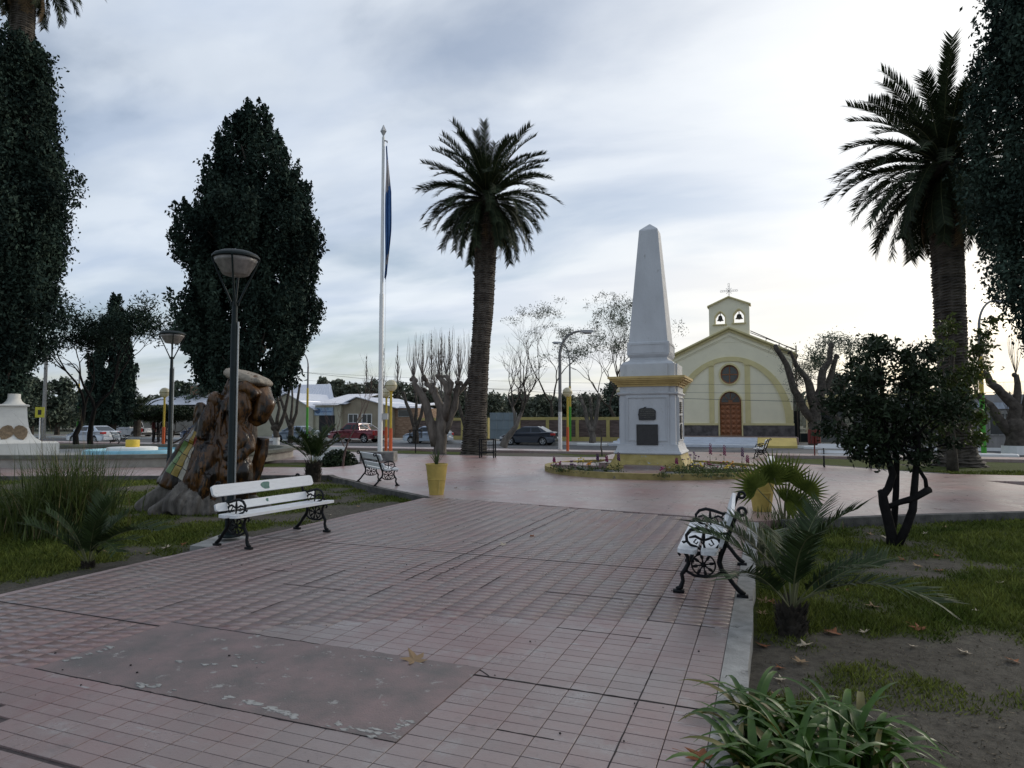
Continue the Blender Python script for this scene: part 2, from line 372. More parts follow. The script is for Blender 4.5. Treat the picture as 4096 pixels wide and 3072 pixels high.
def lawn_nodes():
    t = M_lawn.node_tree; N = t.nodes; L = t.links; b = N['Principled BSDF']; b.inputs['Roughness'].default_value = 0.95; b.inputs['Specular IOR Level'].default_value = 0.1
    a = N.new('ShaderNodeAttribute'); a.attribute_name = 'turf'; g = N.new('ShaderNodeNewGeometry')
    n = N.new('ShaderNodeTexNoise'); n.inputs['Scale'].default_value = 13; n.inputs['Detail'].default_value = 12; n.inputs['Roughness'].default_value = 0.8; L.new(g.outputs[0], n.inputs['Vector'])
    s = N.new('ShaderNodeMath'); s.operation = 'MULTIPLY_ADD'; L.new(n.outputs[0], s.inputs[0]); s.inputs[1].default_value = 1.3; L.new(a.outputs['Fac'], s.inputs[2])
    r = N.new('ShaderNodeMapRange'); L.new(s.outputs[0], r.inputs[0]); r.inputs[1].default_value = 0.75; r.inputs[2].default_value = 1.35
    c1 = N.new('ShaderNodeValToRGB'); L.new(n.outputs[0], c1.inputs[0]); c1.color_ramp.elements[0].position = 0.3; c1.color_ramp.elements[0].color = (0.045, 0.040, 0.033, 1); c1.color_ramp.elements[1].position = 0.7; c1.color_ramp.elements[1].color = (0.165, 0.15, 0.125, 1)
    c2 = N.new('ShaderNodeValToRGB'); L.new(n.outputs[0], c2.inputs[0]); c2.color_ramp.elements[0].position = 0.3; c2.color_ramp.elements[0].color = (0.022, 0.035, 0.008, 1); c2.color_ramp.elements[1].position = 0.72; c2.color_ramp.elements[1].color = (0.085, 0.105, 0.022, 1)
    m = N.new('ShaderNodeMix'); m.data_type = 'RGBA'; L.new(r.outputs[0], m.inputs[0]); L.new(c1.outputs[0], m.inputs[6]); L.new(c2.outputs[0], m.inputs[7]); L.new(m.outputs[2], b.inputs['Base Color'])
    bp = N.new('ShaderNodeBump'); bp.inputs['Strength'].default_value = 0.9; bp.inputs['Distance'].default_value = 0.04; L.new(n.outputs[0], bp.inputs['Height']); L.new(bp.outputs[0], b.inputs['Normal'])
lawn_nodes()
lawn = tag(np_mesh('lawn', V, Fq, M_lawn, smooth=True), kind='structure')
at = lawn.data.attributes.new('turf', 'FLOAT', 'POINT'); at.data.foreach_set('value', turf(GU.ravel(), GV.ravel()).astype(np.float32))

# plaza round the monument, its outline followed on the ground
def P2(px, py): p = W(px, py); return (p.x, p.y)
PLAZA = [P2(*q) for q in ((431, 497), (405, 492), (379, 487), (354, 480.5), (340, 477.6), (334, 475), (240, 475.2), (170, 475.6), (60, 476), (-160, 476.6),
    (-160, 467.9), (0, 467.6), (200, 467.4), (330, 467.4), (352, 465.5), (364, 463), (352, 460.6), (310, 460), (240, 460.2), (240, 452), (290, 449.8), (396, 453.8), (497, 456), (560, 457), (608, 457.4))]
PLAZA += [(-6.8, 29.2), (-6.8, 32.297), (0.0, 32.297)]
PLAZA += [P2(*q) for q in ((767, 462.5), (788, 463), (850, 467), (900, 471), (948, 474), (1060, 476.2), (1300, 479), (1300, 483.5), (1060, 482), (985, 480.8), (1024, 485.5), (1150, 494), (1200, 504), (1100, 509), (1024, 511.5), (901, 515), (814, 518.6), (780, 520), (757.5, 521))]
def poly_slab(name, poly, z0, z1, m):
    return tag(MB().prism(poly, lambda a, b, d: (a, b, z1 - d), z1 - z0).build(name, m), kind='structure')
plaza = poly_slab('plaza_pavement', PLAZA, -0.3, 0.0, M_plaza)
def inside(poly, x, y):
    r = np.zeros(len(x), bool); n = len(poly)
    for i in range(n):
        (x0, y0), (x1, y1) = poly[i], poly[i - 1]
        c = ((y0 > y) != (y1 > y)); r ^= c & (x < (x1 - x0) * (y - y0) / (y1 - y0 + 1e-12) + x0)
    return r
def kerb_strip(pts, w, z1, m, side=1, name='kerb', ext=None):
    pts = [Vector((p[0], p[1])) for p in pts]; out = []
    for i, p in enumerate(pts):
        d = (pts[min(i + 1, len(pts) - 1)] - pts[max(i - 1, 0)]).normalized(); out.append(p + Vector((-d.y, d.x)) * w * side)
    return tag(MB().band([tuple(p) for p in pts], [tuple(p) for p in out], lambda a, b, d: (a, b, z1 - d), z1 + 0.32).build(name, m), kind='structure')
def dense(pts, k=6):                         # round off a measured outline
    P = [Vector((p[0], p[1])) for p in pts]; o = []
    for i in range(len(P) - 1):
        a, b, c, d = P[max(i - 1, 0)], P[i], P[i + 1], P[min(i + 2, len(P) - 1)]
        for j in range(k):
            t = j / k; o.append(0.5 * ((2 * b) + (c - a) * t + (2 * a - 5 * b + 4 * c - d) * t * t + (3 * b - a - 3 * c + d) * t ** 3))
    return [tuple(p) for p in o + [P[-1]]]
gap = 0.012
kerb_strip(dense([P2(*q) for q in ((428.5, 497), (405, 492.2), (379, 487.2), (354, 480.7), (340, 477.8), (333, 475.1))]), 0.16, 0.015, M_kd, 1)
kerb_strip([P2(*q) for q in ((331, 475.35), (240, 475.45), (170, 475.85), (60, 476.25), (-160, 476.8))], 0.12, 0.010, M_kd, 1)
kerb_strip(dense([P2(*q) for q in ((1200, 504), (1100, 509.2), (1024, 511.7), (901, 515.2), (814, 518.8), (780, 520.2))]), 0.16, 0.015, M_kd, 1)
kerb_strip([P2(*q) for q in ((767, 462.4), (788, 462.8), (850, 466.8), (900, 470.8), (948, 473.8))], 0.10, 0.010, M_concd, 1)
kerb_strip([P2(*q) for q in ((290, 449.7), (396, 453.7), (497, 455.9), (560, 456.9), (608, 457.3))], 0.10, 0.010, M_concd, 1)
tag(MB().box(0.01, 0.26, W(767, 462.5).y - 0.3, W(767, 462.5).y + 3.2, -0.2, 0.09).build('white_kerb', M_white), kind='structure')

# the path of small tiles the camera stands on
U0, U1, PU, PV = -6.5, -0.30, 6.2 / 30, 0.1065
def v_end(u): return 12.30 + (u + 6.5) / 6.36 * (11.06 - 12.30)
PATH = [(-6.5, -3.0), (-0.30, -3.0), (-0.30, v_end(-0.3) - 0.02), (-6.5, v_end(-6.5) - 0.02)]
path = poly_slab('path', PATH, -0.3, -0.011, M_grout)
jagl = [(-6.5 - 0.09 - 0.02 * (nC(v * 3.0, 4.0) - 0.5), v) for v in np.arange(-3, 12.2, 0.25)]
tag(MB().band([(-6.502, v) for _, v in jagl], jagl, lambda a, b, d: (a, b, 0.002 - d), 0.3).build('kerb', mat('pink_concrete', (0.30, 0.235, 0.225), 0.9, 0.25, 6, 0.4, 50, world_pos=True)), kind='structure')
for k, (v0, v1) in enumerate(((-3, 3.82), (3.845, 7.19), (7.215, 11.02))):                       # broad kerb on the right, cast in lengths
    e = [(-0.145 + 0.03 * (nC(v * 2.6, 9.0) - 0.5), v) for v in np.linspace(v0, v1, 30)]
    tag(MB().band([(-0.298, v) for _, v in e], e, lambda a, b, d: (a, b, 0.004 - d), 0.3).build('kerb', M_conc), kind='structure')
PATCH = (-4.37, -1.77, 2.92, 3.915)
JOINTS = [-3.0, 2.17, 3.845, 7.205, 14.0]
rng = np.random.RandomState(5)
tiles = []; patched = []
for j in range(4):
    g0_, g1_ = (0.016 if j == 1 else 0.005), (0.014 if j == 0 else 0.005); v0, v1 = JOINTS[j] + g0_, JOINTS[j + 1] - g1_; nr_ = round((v1 - v0) / PV); pv = (v1 - v0) / nr_
    for q_ in range(nr_):
        v = v0 + q_ * pv
        if v < 0.9: continue
        for c in range(30):
            u = U0 + c * PU
            if v + pv > v_end(u + PU / 2) - 0.03: continue
            if u + PU > PATCH[0] + 0.02 and u < PATCH[1] - 0.02 and v + pv > PATCH[2] + 0.02 and v < PATCH[3] - 0.02: patched.append((u, u + PU, v, v + pv)); continue
            tiles.append((u + PU / 2, v + pv / 2, PU - 0.0050, pv - 0.0044))
def in_frame(x, y):
    p = Vector((x, y, -EYE)); zf = p.dot(_F3); return zf > 0.5 and abs(p.dot(_r) / zf) < 0.80 and p.dot(_U3) / zf > -0.60
tiles = [t for t in tiles if in_frame(t[0], t[1])]
tiles.sort(key=lambda t: t[0] ** 2 + t[1] ** 2)
near_t = tiles[:300]; ns = set(near_t); rest = [t for t in tiles if t not in ns]
tmesh = []
for k in range(6):
    a, b_ = (PU - 0.0050) / 2, (PV - 0.0044) / 2; r2 = random.Random(k); q = [r2.uniform(0, 0.0022) for _ in range(4)]
    mb = MB(); vs = [(-a, -b_, -0.011), (a, -b_, -0.011), (a, b_, -0.011), (-a, b_, -0.011), (-a, -b_, -0.0012), (a, -b_, -0.0012), (a, b_, -0.0012), (-a, b_, -0.0012),
        (-a + 0.001 + q[0], -b_ + 0.001, 0), (a - 0.001, -b_ + 0.001 + q[1], 0), (a - 0.001 - q[2], b_ - 0.001, 0), (-a + 0.001, b_ - 0.001 - q[3], 0)]
    mb.add(vs, [(0, 1, 5, 4), (1, 2, 6, 5), (2, 3, 7, 6), (3, 0, 4, 7), (4, 5, 9, 8), (5, 6, 10, 9), (6, 7, 11, 10), (7, 4, 8, 11), (8, 9, 10, 11)])
    o = mb.build('tile', M_tile); tmesh.append(o.data); bpy.data.objects.remove(o)
for i, t in enumerate(near_t):
    o = bpy.data.objects.new('tile', tmesh[i % 6]); link(o, path); o.location = (t[0], t[1], rng.uniform(-0.0008, 0.0006)); o.rotation_euler = (rng.normal(0, 0.003), rng.normal(0, 0.002), (math.pi if rng.rand() < 0.5 else 0)); o.scale = (1, t[3] / (PV - 0.0044), 1)
T = np.array(rest); n = len(T); zt = rng.uniform(-0.0004, 0.0003, n)
cs = np.array([(-1, -1), (1, -1), (1, 1), (-1, 1)])
bot = np.zeros((n, 4, 3)); top = np.zeros((n, 4, 3))
for k in range(4):
    bot[:, k, 0] = T[:, 0] + cs[k, 0] * T[:, 2] / 2; bot[:, k, 1] = T[:, 1] + cs[k, 1] * T[:, 3] / 2; bot[:, k, 2] = -0.011
    top[:, k, 0] = T[:, 0] + cs[k, 0] * (T[:, 2] / 2 - 0.0008); top[:, k, 1] = T[:, 1] + cs[k, 1] * (T[:, 3] / 2 - 0.0008); top[:, k, 2] = zt
Vt = np.concatenate([bot, top], 1).reshape(-1, 3); b8 = (np.arange(n) * 8)[:, None]
Ft = np.concatenate([b8 + np.array(q) for q in ((4, 5, 6, 7), (0, 1, 5, 4), (1, 2, 6, 5), (2, 3, 7, 6), (3, 0, 4, 7))], 0)
tag(np_mesh('tile_field', Vt, Ft, M_tile, path), kind='stuff')
# the cement patch, in two casts with a crack between
M_patch = mat('patched_cement', (0.185, 0.162, 0.150), 0.6, 0.30, 3.0, 0.3, 110, world_pos=True, c2=(0.235, 0.165, 0.155), spots=((0.30, 0.285, 0.265), 7.5, 0.60))
pa, pb_ = min(p[0] for p in patched) + 0.002, max(p[1] for p in patched) - 0.002; pv0, pv1 = min(p[2] for p in patched) + 0.001, max(p[3] for p in patched) - 0.001
xm = [(-3.02 + 0.07 * (nC(v * 9, 2) - 0.5), v) for v in np.linspace(pv0, pv1, 14)]
rag = lambda x, y, s=0.006: (x + s * (nC(x * 40, y * 40) - 0.5), y + s * (nB(x * 40, y * 40) - 0.5))
el = [rag(pa, v) for v in np.linspace(pv1, pv0, 14)]; er_ = [rag(pb_, v) for v in np.linspace(pv0, pv1, 14)]
for nm, pl, zz_ in (('cement_patch', el + xm, 0.0005), ('cement_patch', er_ + [(x + 0.006, v) for x, v in reversed(xm)], 0.0035)):
    MB().prism(pl, lambda a, b, d: (a, b, zz_ - d), 0.011).build(nm, M_patch, path)
# lime left in broken scabs along the edges of the patch
r2 = random.Random(3); lime = MB()
def scab(x, y, r):
    n_ = 11; ph = r2.uniform(0, 6); pl_ = [(x + r * (1.0 + 0.45 * math.sin(3 * t + ph) + r2.uniform(-0.3, 0.3)) * math.cos(t) * 1.5, y + r * (1.0 + 0.45 * math.sin(2 * t + ph) + r2.uniform(-0.3, 0.3)) * math.sin(t) * 0.62) for t in np.linspace(0, 6.283, n_, endpoint=False)]
    zl_ = 0.0042 + 0.0022 * r2.random(); lime.prism(pl_, lambda a, b, d: (a, b, zl_ - d), 0.006)
for (x0, y0, x1, y1, k, r) in ((PATCH[0] + 0.0, 2.97, PATCH[0] + 0.03, 3.42, 16, 0.016), (-2.95, 3.02, -2.35, 2.955, 26, 0.022), (-2.2, 2.95, -1.80, 2.97, 18, 0.018), (-1.84, 2.98, -1.80, 3.12, 8, 0.015), (-3.62, 2.97, -3.3, 2.98, 9, 0.018), (-2.6, 3.87, -2.0, 3.88, 10, 0.014), (-3.9, 3.3, -3.2, 3.4, 7, 0.016), (-3.5, 3.6, -3.1, 3.5, 6, 0.014)):
    for i in range(k): t = r2.random(); scab(x0 + (x1 - x0) * t + r2.gauss(0, 0.012), y0 + (y1 - y0) * t + r2.gauss(0, 0.014), r * r2.uniform(0.35, 1.2))
tag(lime.build('lime_stain', mat('lime_stain', (0.31, 0.30, 0.28), 0.9, 0.3, 30, world_pos=True), path), kind='stuff')
# black dirt and cracks that follow some of the joints, and crumbs swept about
crk = MB(); r2 = random.Random(17)
def crack(x0, y0, x1, y1, w, wob=0.004):
    n_ = max(3, int(math.hypot(x1 - x0, y1 - y0) / 0.05)); A_, B_ = [], []; dx, dy = x1 - x0, y1 - y0; L2 = math.hypot(dx, dy); nx_, ny_ = -dy / L2, dx / L2
    for i in range(n_ + 1):
        t = i / n_; o_ = r2.gauss(0, wob); ww = w * r2.uniform(0.25, 1.0); A_.append((x0 + dx * t + nx_ * (o_ + ww), y0 + dy * t + ny_ * (o_ + ww))); B_.append((x0 + dx * t + nx_ * (o_ - ww), y0 + dy * t + ny_ * (o_ - ww)))
    zc_ = 0.0019 + 0.0006 * r2.random(); crk.band(A_, B_, lambda a, b, d: (a, b, zc_ - d), 0.004)
crack(pb_, 3.845, U1, 3.845, 0.0085, 0.0006); crack(U0, 3.845, pa, 3.845, 0.0085, 0.0006); crack(U0, 7.205, U1, 7.205, 0.0085, 0.0006)
for u_ in (U0 + 15 * PU, U0 + 16 * PU): crack(u_, 5.9, u_, 11.5, 0.005, 0.006)
for k in range(26):
    c_ = r2.randint(8, 29); u_ = U0 + c_ * PU; v_ = r2.uniform(2.3, 6.8)
    if PATCH[0] - 0.1 < u_ < PATCH[1] + 0.3 and v_ < 4.2: continue
    if r2.random() < 0.5: crack(u_, v_, u_, v_ + r2.uniform(0.2, 0.7), 0.004, 0.0015)
    else: t_ = min(tiles, key=lambda t: abs(t[0] - u_) + abs(t[1] - v_)); crack(t_[0] - PU / 2, t_[1] - t_[3] / 2 - 0.002, t_[0] + PU * r2.randint(1, 3), t_[1] - t_[3] / 2 - 0.002, 0.0045, 0.001)
for k in range(14): x_, y_ = -3.3 + r2.uniform(-0.2, 0.2), r2.uniform(6, 11); crack(x_, y_, x_ + r2.uniform(-0.12, 0.12), y_ + r2.uniform(-0.12, 0.12), 0.003, 0.006)
crack(pb_ + 0.0, pv1 - 0.02, pb_ + 0.10, pv1 - 0.10, 0.005, 0.004); crack(pa, pv0, pb_, pv0, 0.005, 0.003); crack(pa, pv1, pb_, pv1, 0.004, 0.003)
tag(crk.build('dirt_in_joints', mat('joint_dirt', (0.022, 0.018, 0.018), 0.95, 0.3, 30, world_pos=True), path), kind='stuff')
crb = MB()
for k in range(70): x_, y_ = r2.uniform(-5.5, -0.4), r2.uniform(2.4, 9); q_ = r2.uniform(0.003, 0.008); crb.ball((x_, y_, q_ * 0.6 + 0.001), q_, 6, 4, 0, (r2.uniform(0.7, 1.5), 1, 0.6))
tag(crb.build('crumbs', mat('joint_dirt', (0.022, 0.018, 0.018)), None, fix=False), 'tiny black crumbs scattered over the tiled path', 'litter', kind='stuff')
# square of bare concrete under the near lamp
lb = W(224, 536, LAWN + 0.06)
tag(MB().prism([P2(190, 541.5), P2(250, 545.5), P2(281, 536), P2(222, 530)], lambda a, b, d: (a, b, -0.055 - d), 0.12).build('lamp_footing', M_conc), kind='structure')

# grass blades where the lawn is near enough to tell them
def grass():
    rs = np.random.RandomState(11); n = 420000
    Z = 2.5 * np.exp(rs.rand(n) * math.log(22 / 2.5)); px = rs.uniform(-50, 1074, n); X = (px - CX) / FPX * Z
    x = X * math.cos(YAW) - Z * math.sin(YAW); y = X * math.sin(YAW) + Z * math.cos(YAW)
    tf = turf(x, y); k = (tf > 0.10) & (rs.rand(n) < np.clip(tf * 1.15, 0.05, 1)) & ~((x > -6.66) & (x < -0.10) & (y < v_end(x) + 0.15))
    big = [(a, b) for a, b in PLAZA]
    k &= ~inside(big, x, y); k &= y < 32
    # keep clear of the kerb behind the plaza's rim
    for dx, dy in ((0.2, 0), (-0.2, 0), (0, 0.2), (0, -0.2)): k &= ~inside(big, x + dx, y + dy)
    x, y, Z, tf = x[k], y[k], Z[k], tf[k]; n = len(x)
    h = rs.uniform(0.018, 0.055, n) * (0.7 + 0.6 * tf) * np.where(rs.rand(n) < 0.04, 1.9, 1); w = 0.0028 + 0.0009 * Z
    az = rs.rand(n) * 6.283; ln = rs.uniform(0.2, 1.1, n) * h; a2 = rs.rand(n) * 6.283; z = relief(x, y) - 0.004
    bx, by = np.cos(az) * w, np.sin(az) * w; tx, ty = np.cos(a2) * ln, np.sin(a2) * ln
    V = np.empty((n, 3, 3)); V[:, 0] = np.stack([x - bx, y - by, z], 1); V[:, 1] = np.stack([x + bx, y + by, z], 1); V[:, 2] = np.stack([x + tx, y + ty, z + h], 1)
    m = mat('grass_blade', (0.066, 0.104, 0.018), 0.7, 0.35, 1.1, world_pos=True, c2=(0.145, 0.165, 0.036), island=0.45, trans=0.2, spec=0.1)
    tag(np_mesh('grass', V.reshape(-1, 3), np.arange(3 * n).reshape(-1, 3), m), 'short patchy grass growing over the lawns beside the paths', 'grass', kind='stuff')
grass()

def litter():
    rs = np.random.RandomState(21); n = 26000; Z = 2.5 * np.exp(rs.rand(n) * math.log(16 / 2.5)); px = rs.uniform(-40, 1064, n); X = (px - CX) / FPX * Z
    x = X * math.cos(YAW) - Z * math.sin(YAW); y = X * math.sin(YAW) + Z * math.cos(YAW); k = ~((x > -6.70) & (x < -0.06) & (y < v_end(x) + 0.2)) & ~inside(PLAZA, x, y) & (turf(x, y) < 0.75)
    for dx, dy in ((0.22, 0), (-0.22, 0), (0, 0.22), (0, -0.22)): k &= ~inside(PLAZA, x + dx, y + dy)
    x, y = x[k], y[k]; C = np.stack([x, y, relief(x, y) + 0.004], 1); V, F = leaf_cards(C, rs.uniform(0.004, 0.016, len(C)), rs, 0.28, up=0); V[:, 2] = np.maximum(V[:, 2], np.repeat(C[:, 2], 4) - 0.003)
    tag(np_mesh('ground_litter', V, F, mat('dry_litter', (0.22, 0.175, 0.115), 0.9, 0.3, 30, world_pos=True, c2=(0.14, 0.115, 0.08), island=0.5)), 'dry stalks and crumbs scattered over the bare lawn soil', 'litter', kind='stuff')
litter()
# ---------------------------------------------------------------- monument
OB = Vector((-3.4, 21.1, 0.0))
M_ob = mat('white_plaster', (0.50, 0.515, 0.535), 0.65, 0.10, 1.3, 0.35, 25, world_pos=True, stretch=(1, 1, 0.45), spots=((0.36, 0.365, 0.36), 7, 0.635))
M_obw = mat('white_plaster_stained', (0.48, 0.49, 0.505), 0.7, 0.08, 3, 0.4, 25, world_pos=True, spots=((0.34, 0.34, 0.33), 7, 0.64))
M_oby = mat('ochre_plinth_paint', (0.35, 0.275, 0.085), 0.75, 0.22, 4, 0.4, 30, world_pos=True, c2=(0.42, 0.33, 0.12), spots=((0.36, 0.37, 0.36), 5.5, 0.60))
M_rimy = mat('bed_rim_paint', (0.27, 0.215, 0.075), 0.8, 0.3, 3, 0.5, 30, world_pos=True, c2=(0.36, 0.29, 0.11), spots=((0.13, 0.12, 0.10), 4, 0.60))
M_oby2 = mat('ochre_cornice_paint', (0.50, 0.37, 0.15), 0.65, 0.12, 4, 0.3, 30, world_pos=True)
M_bronze = mat('dark_bronze', (0.022, 0.021, 0.022), 0.45, 0.3, 12, 0.3, 40, spec=0.5)
M_gold = mat('worn_letters', (0.16, 0.155, 0.13), 0.5, 0.2, 20)
ob = empty('obelisk_monument', OB, 0, 'white plastered obelisk on an ochre stepped plinth in the flower bed', 'monument')
def obp(px_y): return ZD(px_y, 20.6)
def crossplan(prof, w_in, name, m):           # square block whose corners step back behind a proud centre field
    b = MB()
    for (r, z0, z1) in prof: b.box(-r + 0.05, r - 0.05, -r + 0.05, r - 0.05, z0, z1); b.box(-r + w_in, r - w_in, -r, r, z0 + 0.001, z1 - 0.001); b.box(-r, r, -r + w_in, r - w_in, z0 + 0.002, z1 - 0.002)
    return b.build(name, m, ob)
MB().sqlathe([(1.20, -0.12), (1.20, 0.17), (1.17, 0.20), (1.17, 0.23), (1.13, 0.25), (1.06, 0.36), (1.01, 0.47), (0.985, 0.55)]).build('plinth', M_oby, ob)
MB().sqlathe([(1.00, 0.552), (1.025, 0.59), (1.00, 0.635), (0.965, 0.665), (0.945, 0.72), (0.92, 0.79), (0.905, 0.86)]).build('base_moulding', M_obw, ob)
DW = 0.895
die = crossplan([(DW, 0.86, 2.63)], 0.24, 'die', M_ob)
MB().sqlathe([(DW + 0.004, 2.37), (DW + 0.03, 2.39), (DW + 0.045, 2.42), (DW + 0.025, 2.445), (DW + 0.004, 2.46)]).build('string_course', M_ob, ob)
def frame(face, half, z0, z1, nm='panel_frame', t=0.03):
    b = MB(); c, s = math.cos(face), math.sin(face)
    def to(a, bz, d): x, y = a, -DW - d; return (x * c - y * s, x * s + y * c, bz)
    i = [(-half, z0), (half, z0), (half, z1), (-half, z1)]; o = [(-half - 0.022, z0 - 0.022), (half + 0.022, z0 - 0.022), (half + 0.022, z1 + 0.022), (-half - 0.022, z1 + 0.022)]
    return b.band(i, o, to, t, closed=True).build(nm, M_ob, ob)
for q in range(4): frame(q * math.pi / 2, 0.58, 0.99, 2.28)
pl = MB().box(-0.32, 0.32, -DW - 0.035, -DW + 0.01, 0.84, 1.46).build('dark_plaque', M_bronze, ob)
tag(pl, 'square black plaque')
MB().band([(-0.30, 0.86), (0.30, 0.86), (0.30, 1.44), (-0.30, 1.44)], [(-0.325, 0.835), (0.325, 0.835), (0.325, 1.465), (-0.325, 1.465)], lambda a, b, d: (a, -DW - 0.033 - d, b), 0.008, closed=True).build('rim', M_bronze, pl)
out = [(-0.235, 2.40), (0.20, 2.40), (0.245, 2.42), (0.25, 2.68), (0.20, 2.73), (0.13, 2.765), (-0.04, 2.765), (-0.02, 2.805), (-0.06, 2.80), (-0.12, 2.77), (-0.17, 2.76), (-0.225, 2.74), (-0.24, 2.66), (-0.245, 2.60), (-0.26, 2.57), (-0.245, 2.53)]
out = [(x * 1.06, z - 0.80) for x, z in out]
pq = MB().prism(out, lambda a, b, d: (a, -DW - d, b), 0.04).build('plaque', M_bronze, ob); tag(pq, 'dark shaped plaque with raised lettering')
def text(body, size, loc, rot, m, parent, name='lettering', ext=0.004):
    c = bpy.data.curves.new('lettering', 'FONT'); c.body = body; c.size = size; c.align_x = 'CENTER'; c.extrude = ext; c.materials.append(m); c.resolution_u = 2
    t_ = link(bpy.data.objects.new('text_source', c)); me = bpy.data.meshes.new_from_object(t_.evaluated_get(bpy.context.evaluated_depsgraph_get())); bpy.data.objects.remove(t_); me.materials.clear(); me.materials.append(m)
    o = link(bpy.data.objects.new(name, me), parent); o.location = loc; o.rotation_euler = rot; return o
for body, s, z in (('JOSE DE SAN MARTIN', 0.042, 1.895), ('EN EL LIBERTADOR', 0.048, 1.84), ('PASO DE MENDOZA', 0.05, 1.775), ('HOMENAJE DE SU PUEBLO', 0.036, 1.725), ('AGOSTO', 0.044, 1.665)):
    text(body, s, (0.01, -DW - 0.042, z), (R(90), 0, 0), M_gold, pq)
# cornice: ochre mouldings that step out, with the die's breaks
cor = MB()
for (r, z0, z1) in ((0.92, 2.63, 2.70), (0.98, 2.701, 2.755), (1.04, 2.756, 2.81), (1.11, 2.811, 2.865), (1.165, 2.866, 2.935)):
    cor.box(-r, r, -r, r, z0, z1)
    if z0 < 2.85: cor.box(-r + 0.24, r - 0.24, -r - 0.025, r + 0.025, z0 + 0.002, z1 - 0.002); cor.box(-r - 0.025, r + 0.025, -r + 0.24, r - 0.24, z0 + 0.003, z1 - 0.003)
cor.build('cornice', M_oby2, ob)
crossplan([(0.885, 2.937, 3.33)], 0.26, 'upper_block', M_ob)
MB().sqlathe([(0.80, 3.328), (0.75, 3.40), (0.64, 3.44), (0.585, 3.48), (0.58, 3.54), (0.63, 3.60), (0.65, 3.64)]).build('neck_moulding', M_obw, ob)
MB().sqlathe([(0.65, 3.642), (0.648, 4.02), (0.62, 4.04)]).build('shaft_base', M_ob, ob)
for q in range(4):
    c, s = math.cos(q * math.pi / 2), math.sin(q * math.pi / 2)
    MB().band([(-0.53, 3.71), (0.53, 3.71), (0.53, 3.95), (-0.53, 3.95)], [(-0.555, 3.685), (0.555, 3.685), (0.555, 3.975), (-0.555, 3.975)], lambda a, b, d: (a * c + (0.649 + d) * s, a * s - (0.649 + d) * c, b), 0.014, closed=True).build('panel_frame', M_ob, ob)
MB().sqlathe([(0.60, 4.038), (0.295, 7.66), (0.275, 7.70), (0.012, 7.93)]).build('shaft', M_ob, ob)
for z, h in ((1.82, 0.36), (1.52, 0.24), (1.02, 0.45)):            # bronze reliefs on the side that faces right
    b = MB()
    if h == 0.45: b.prism([(math.cos(t) * 0.17 * (1 + 0.12 * math.cos(9 * t)), z + 0.22 + math.sin(t) * 0.22 * (1 + 0.10 * math.cos(9 * t))) for t in np.linspace(0, 6.283, 40)[:-1]], lambda a, bb, d: (DW - 0.001 + d, a - 0.1, bb), 0.045)
    else:
        for k in range(int(h / 0.06)): b.box(DW - 0.001, DW + 0.035, -0.30 + 0.03 * (k % 2), 0.18 - 0.02 * (k % 3), z + k * 0.06, z + k * 0.06 + 0.042)
    tag(b.build('bronze_relief', M_bronze, ob), kind='stuff' if h != 0.45 else None)
# flower bed: ochre ring, soil, radial paths
bed = empty('flower_bed', OB, 0, 'round flower bed with low ochre rim around the obelisk', 'flower bed')
ring = lambda r, n=96: [(r * math.cos(t), r * math.sin(t)) for t in np.linspace(0, 2 * math.pi, n, endpoint=False)]
MB().band(ring(3.26), ring(3.42), lambda a, b, d: (a, b, 0.165 - d), 0.27, closed=True).build('rim', M_rimy, bed)
MB().prism(ring(3.258), lambda a, b, d: (a, b, 0.085 - d), 0.16).build('soil', M_soil, bed)
MB().band(ring(2.30, 64), ring(2.40, 64), lambda a, b, d: (a, b, 0.135 - d), 0.12, closed=True).build('inner_edging', M_conc, bed)
for q in range(4):
    c, s = math.cos(q * math.pi / 2), math.sin(q * math.pi / 2); b = MB()
    def put(x0, x1, y0, y1, z0, z1):
        k = len(b.v); b.box(x0, x1, y0, y1, z0, z1)
        for i in range(k, len(b.v)): x, y, z = b.v[i]; b.v[i] = (x * c - y * s, x * s + y * c, z)
    put(-0.62, 0.62, -3.25, -1.60, 0.02, 0.155); put(-0.60, 0.60, -1.599, -1.203, 0.02, 0.25)
    b.build('radial_path', M_tile, bed)

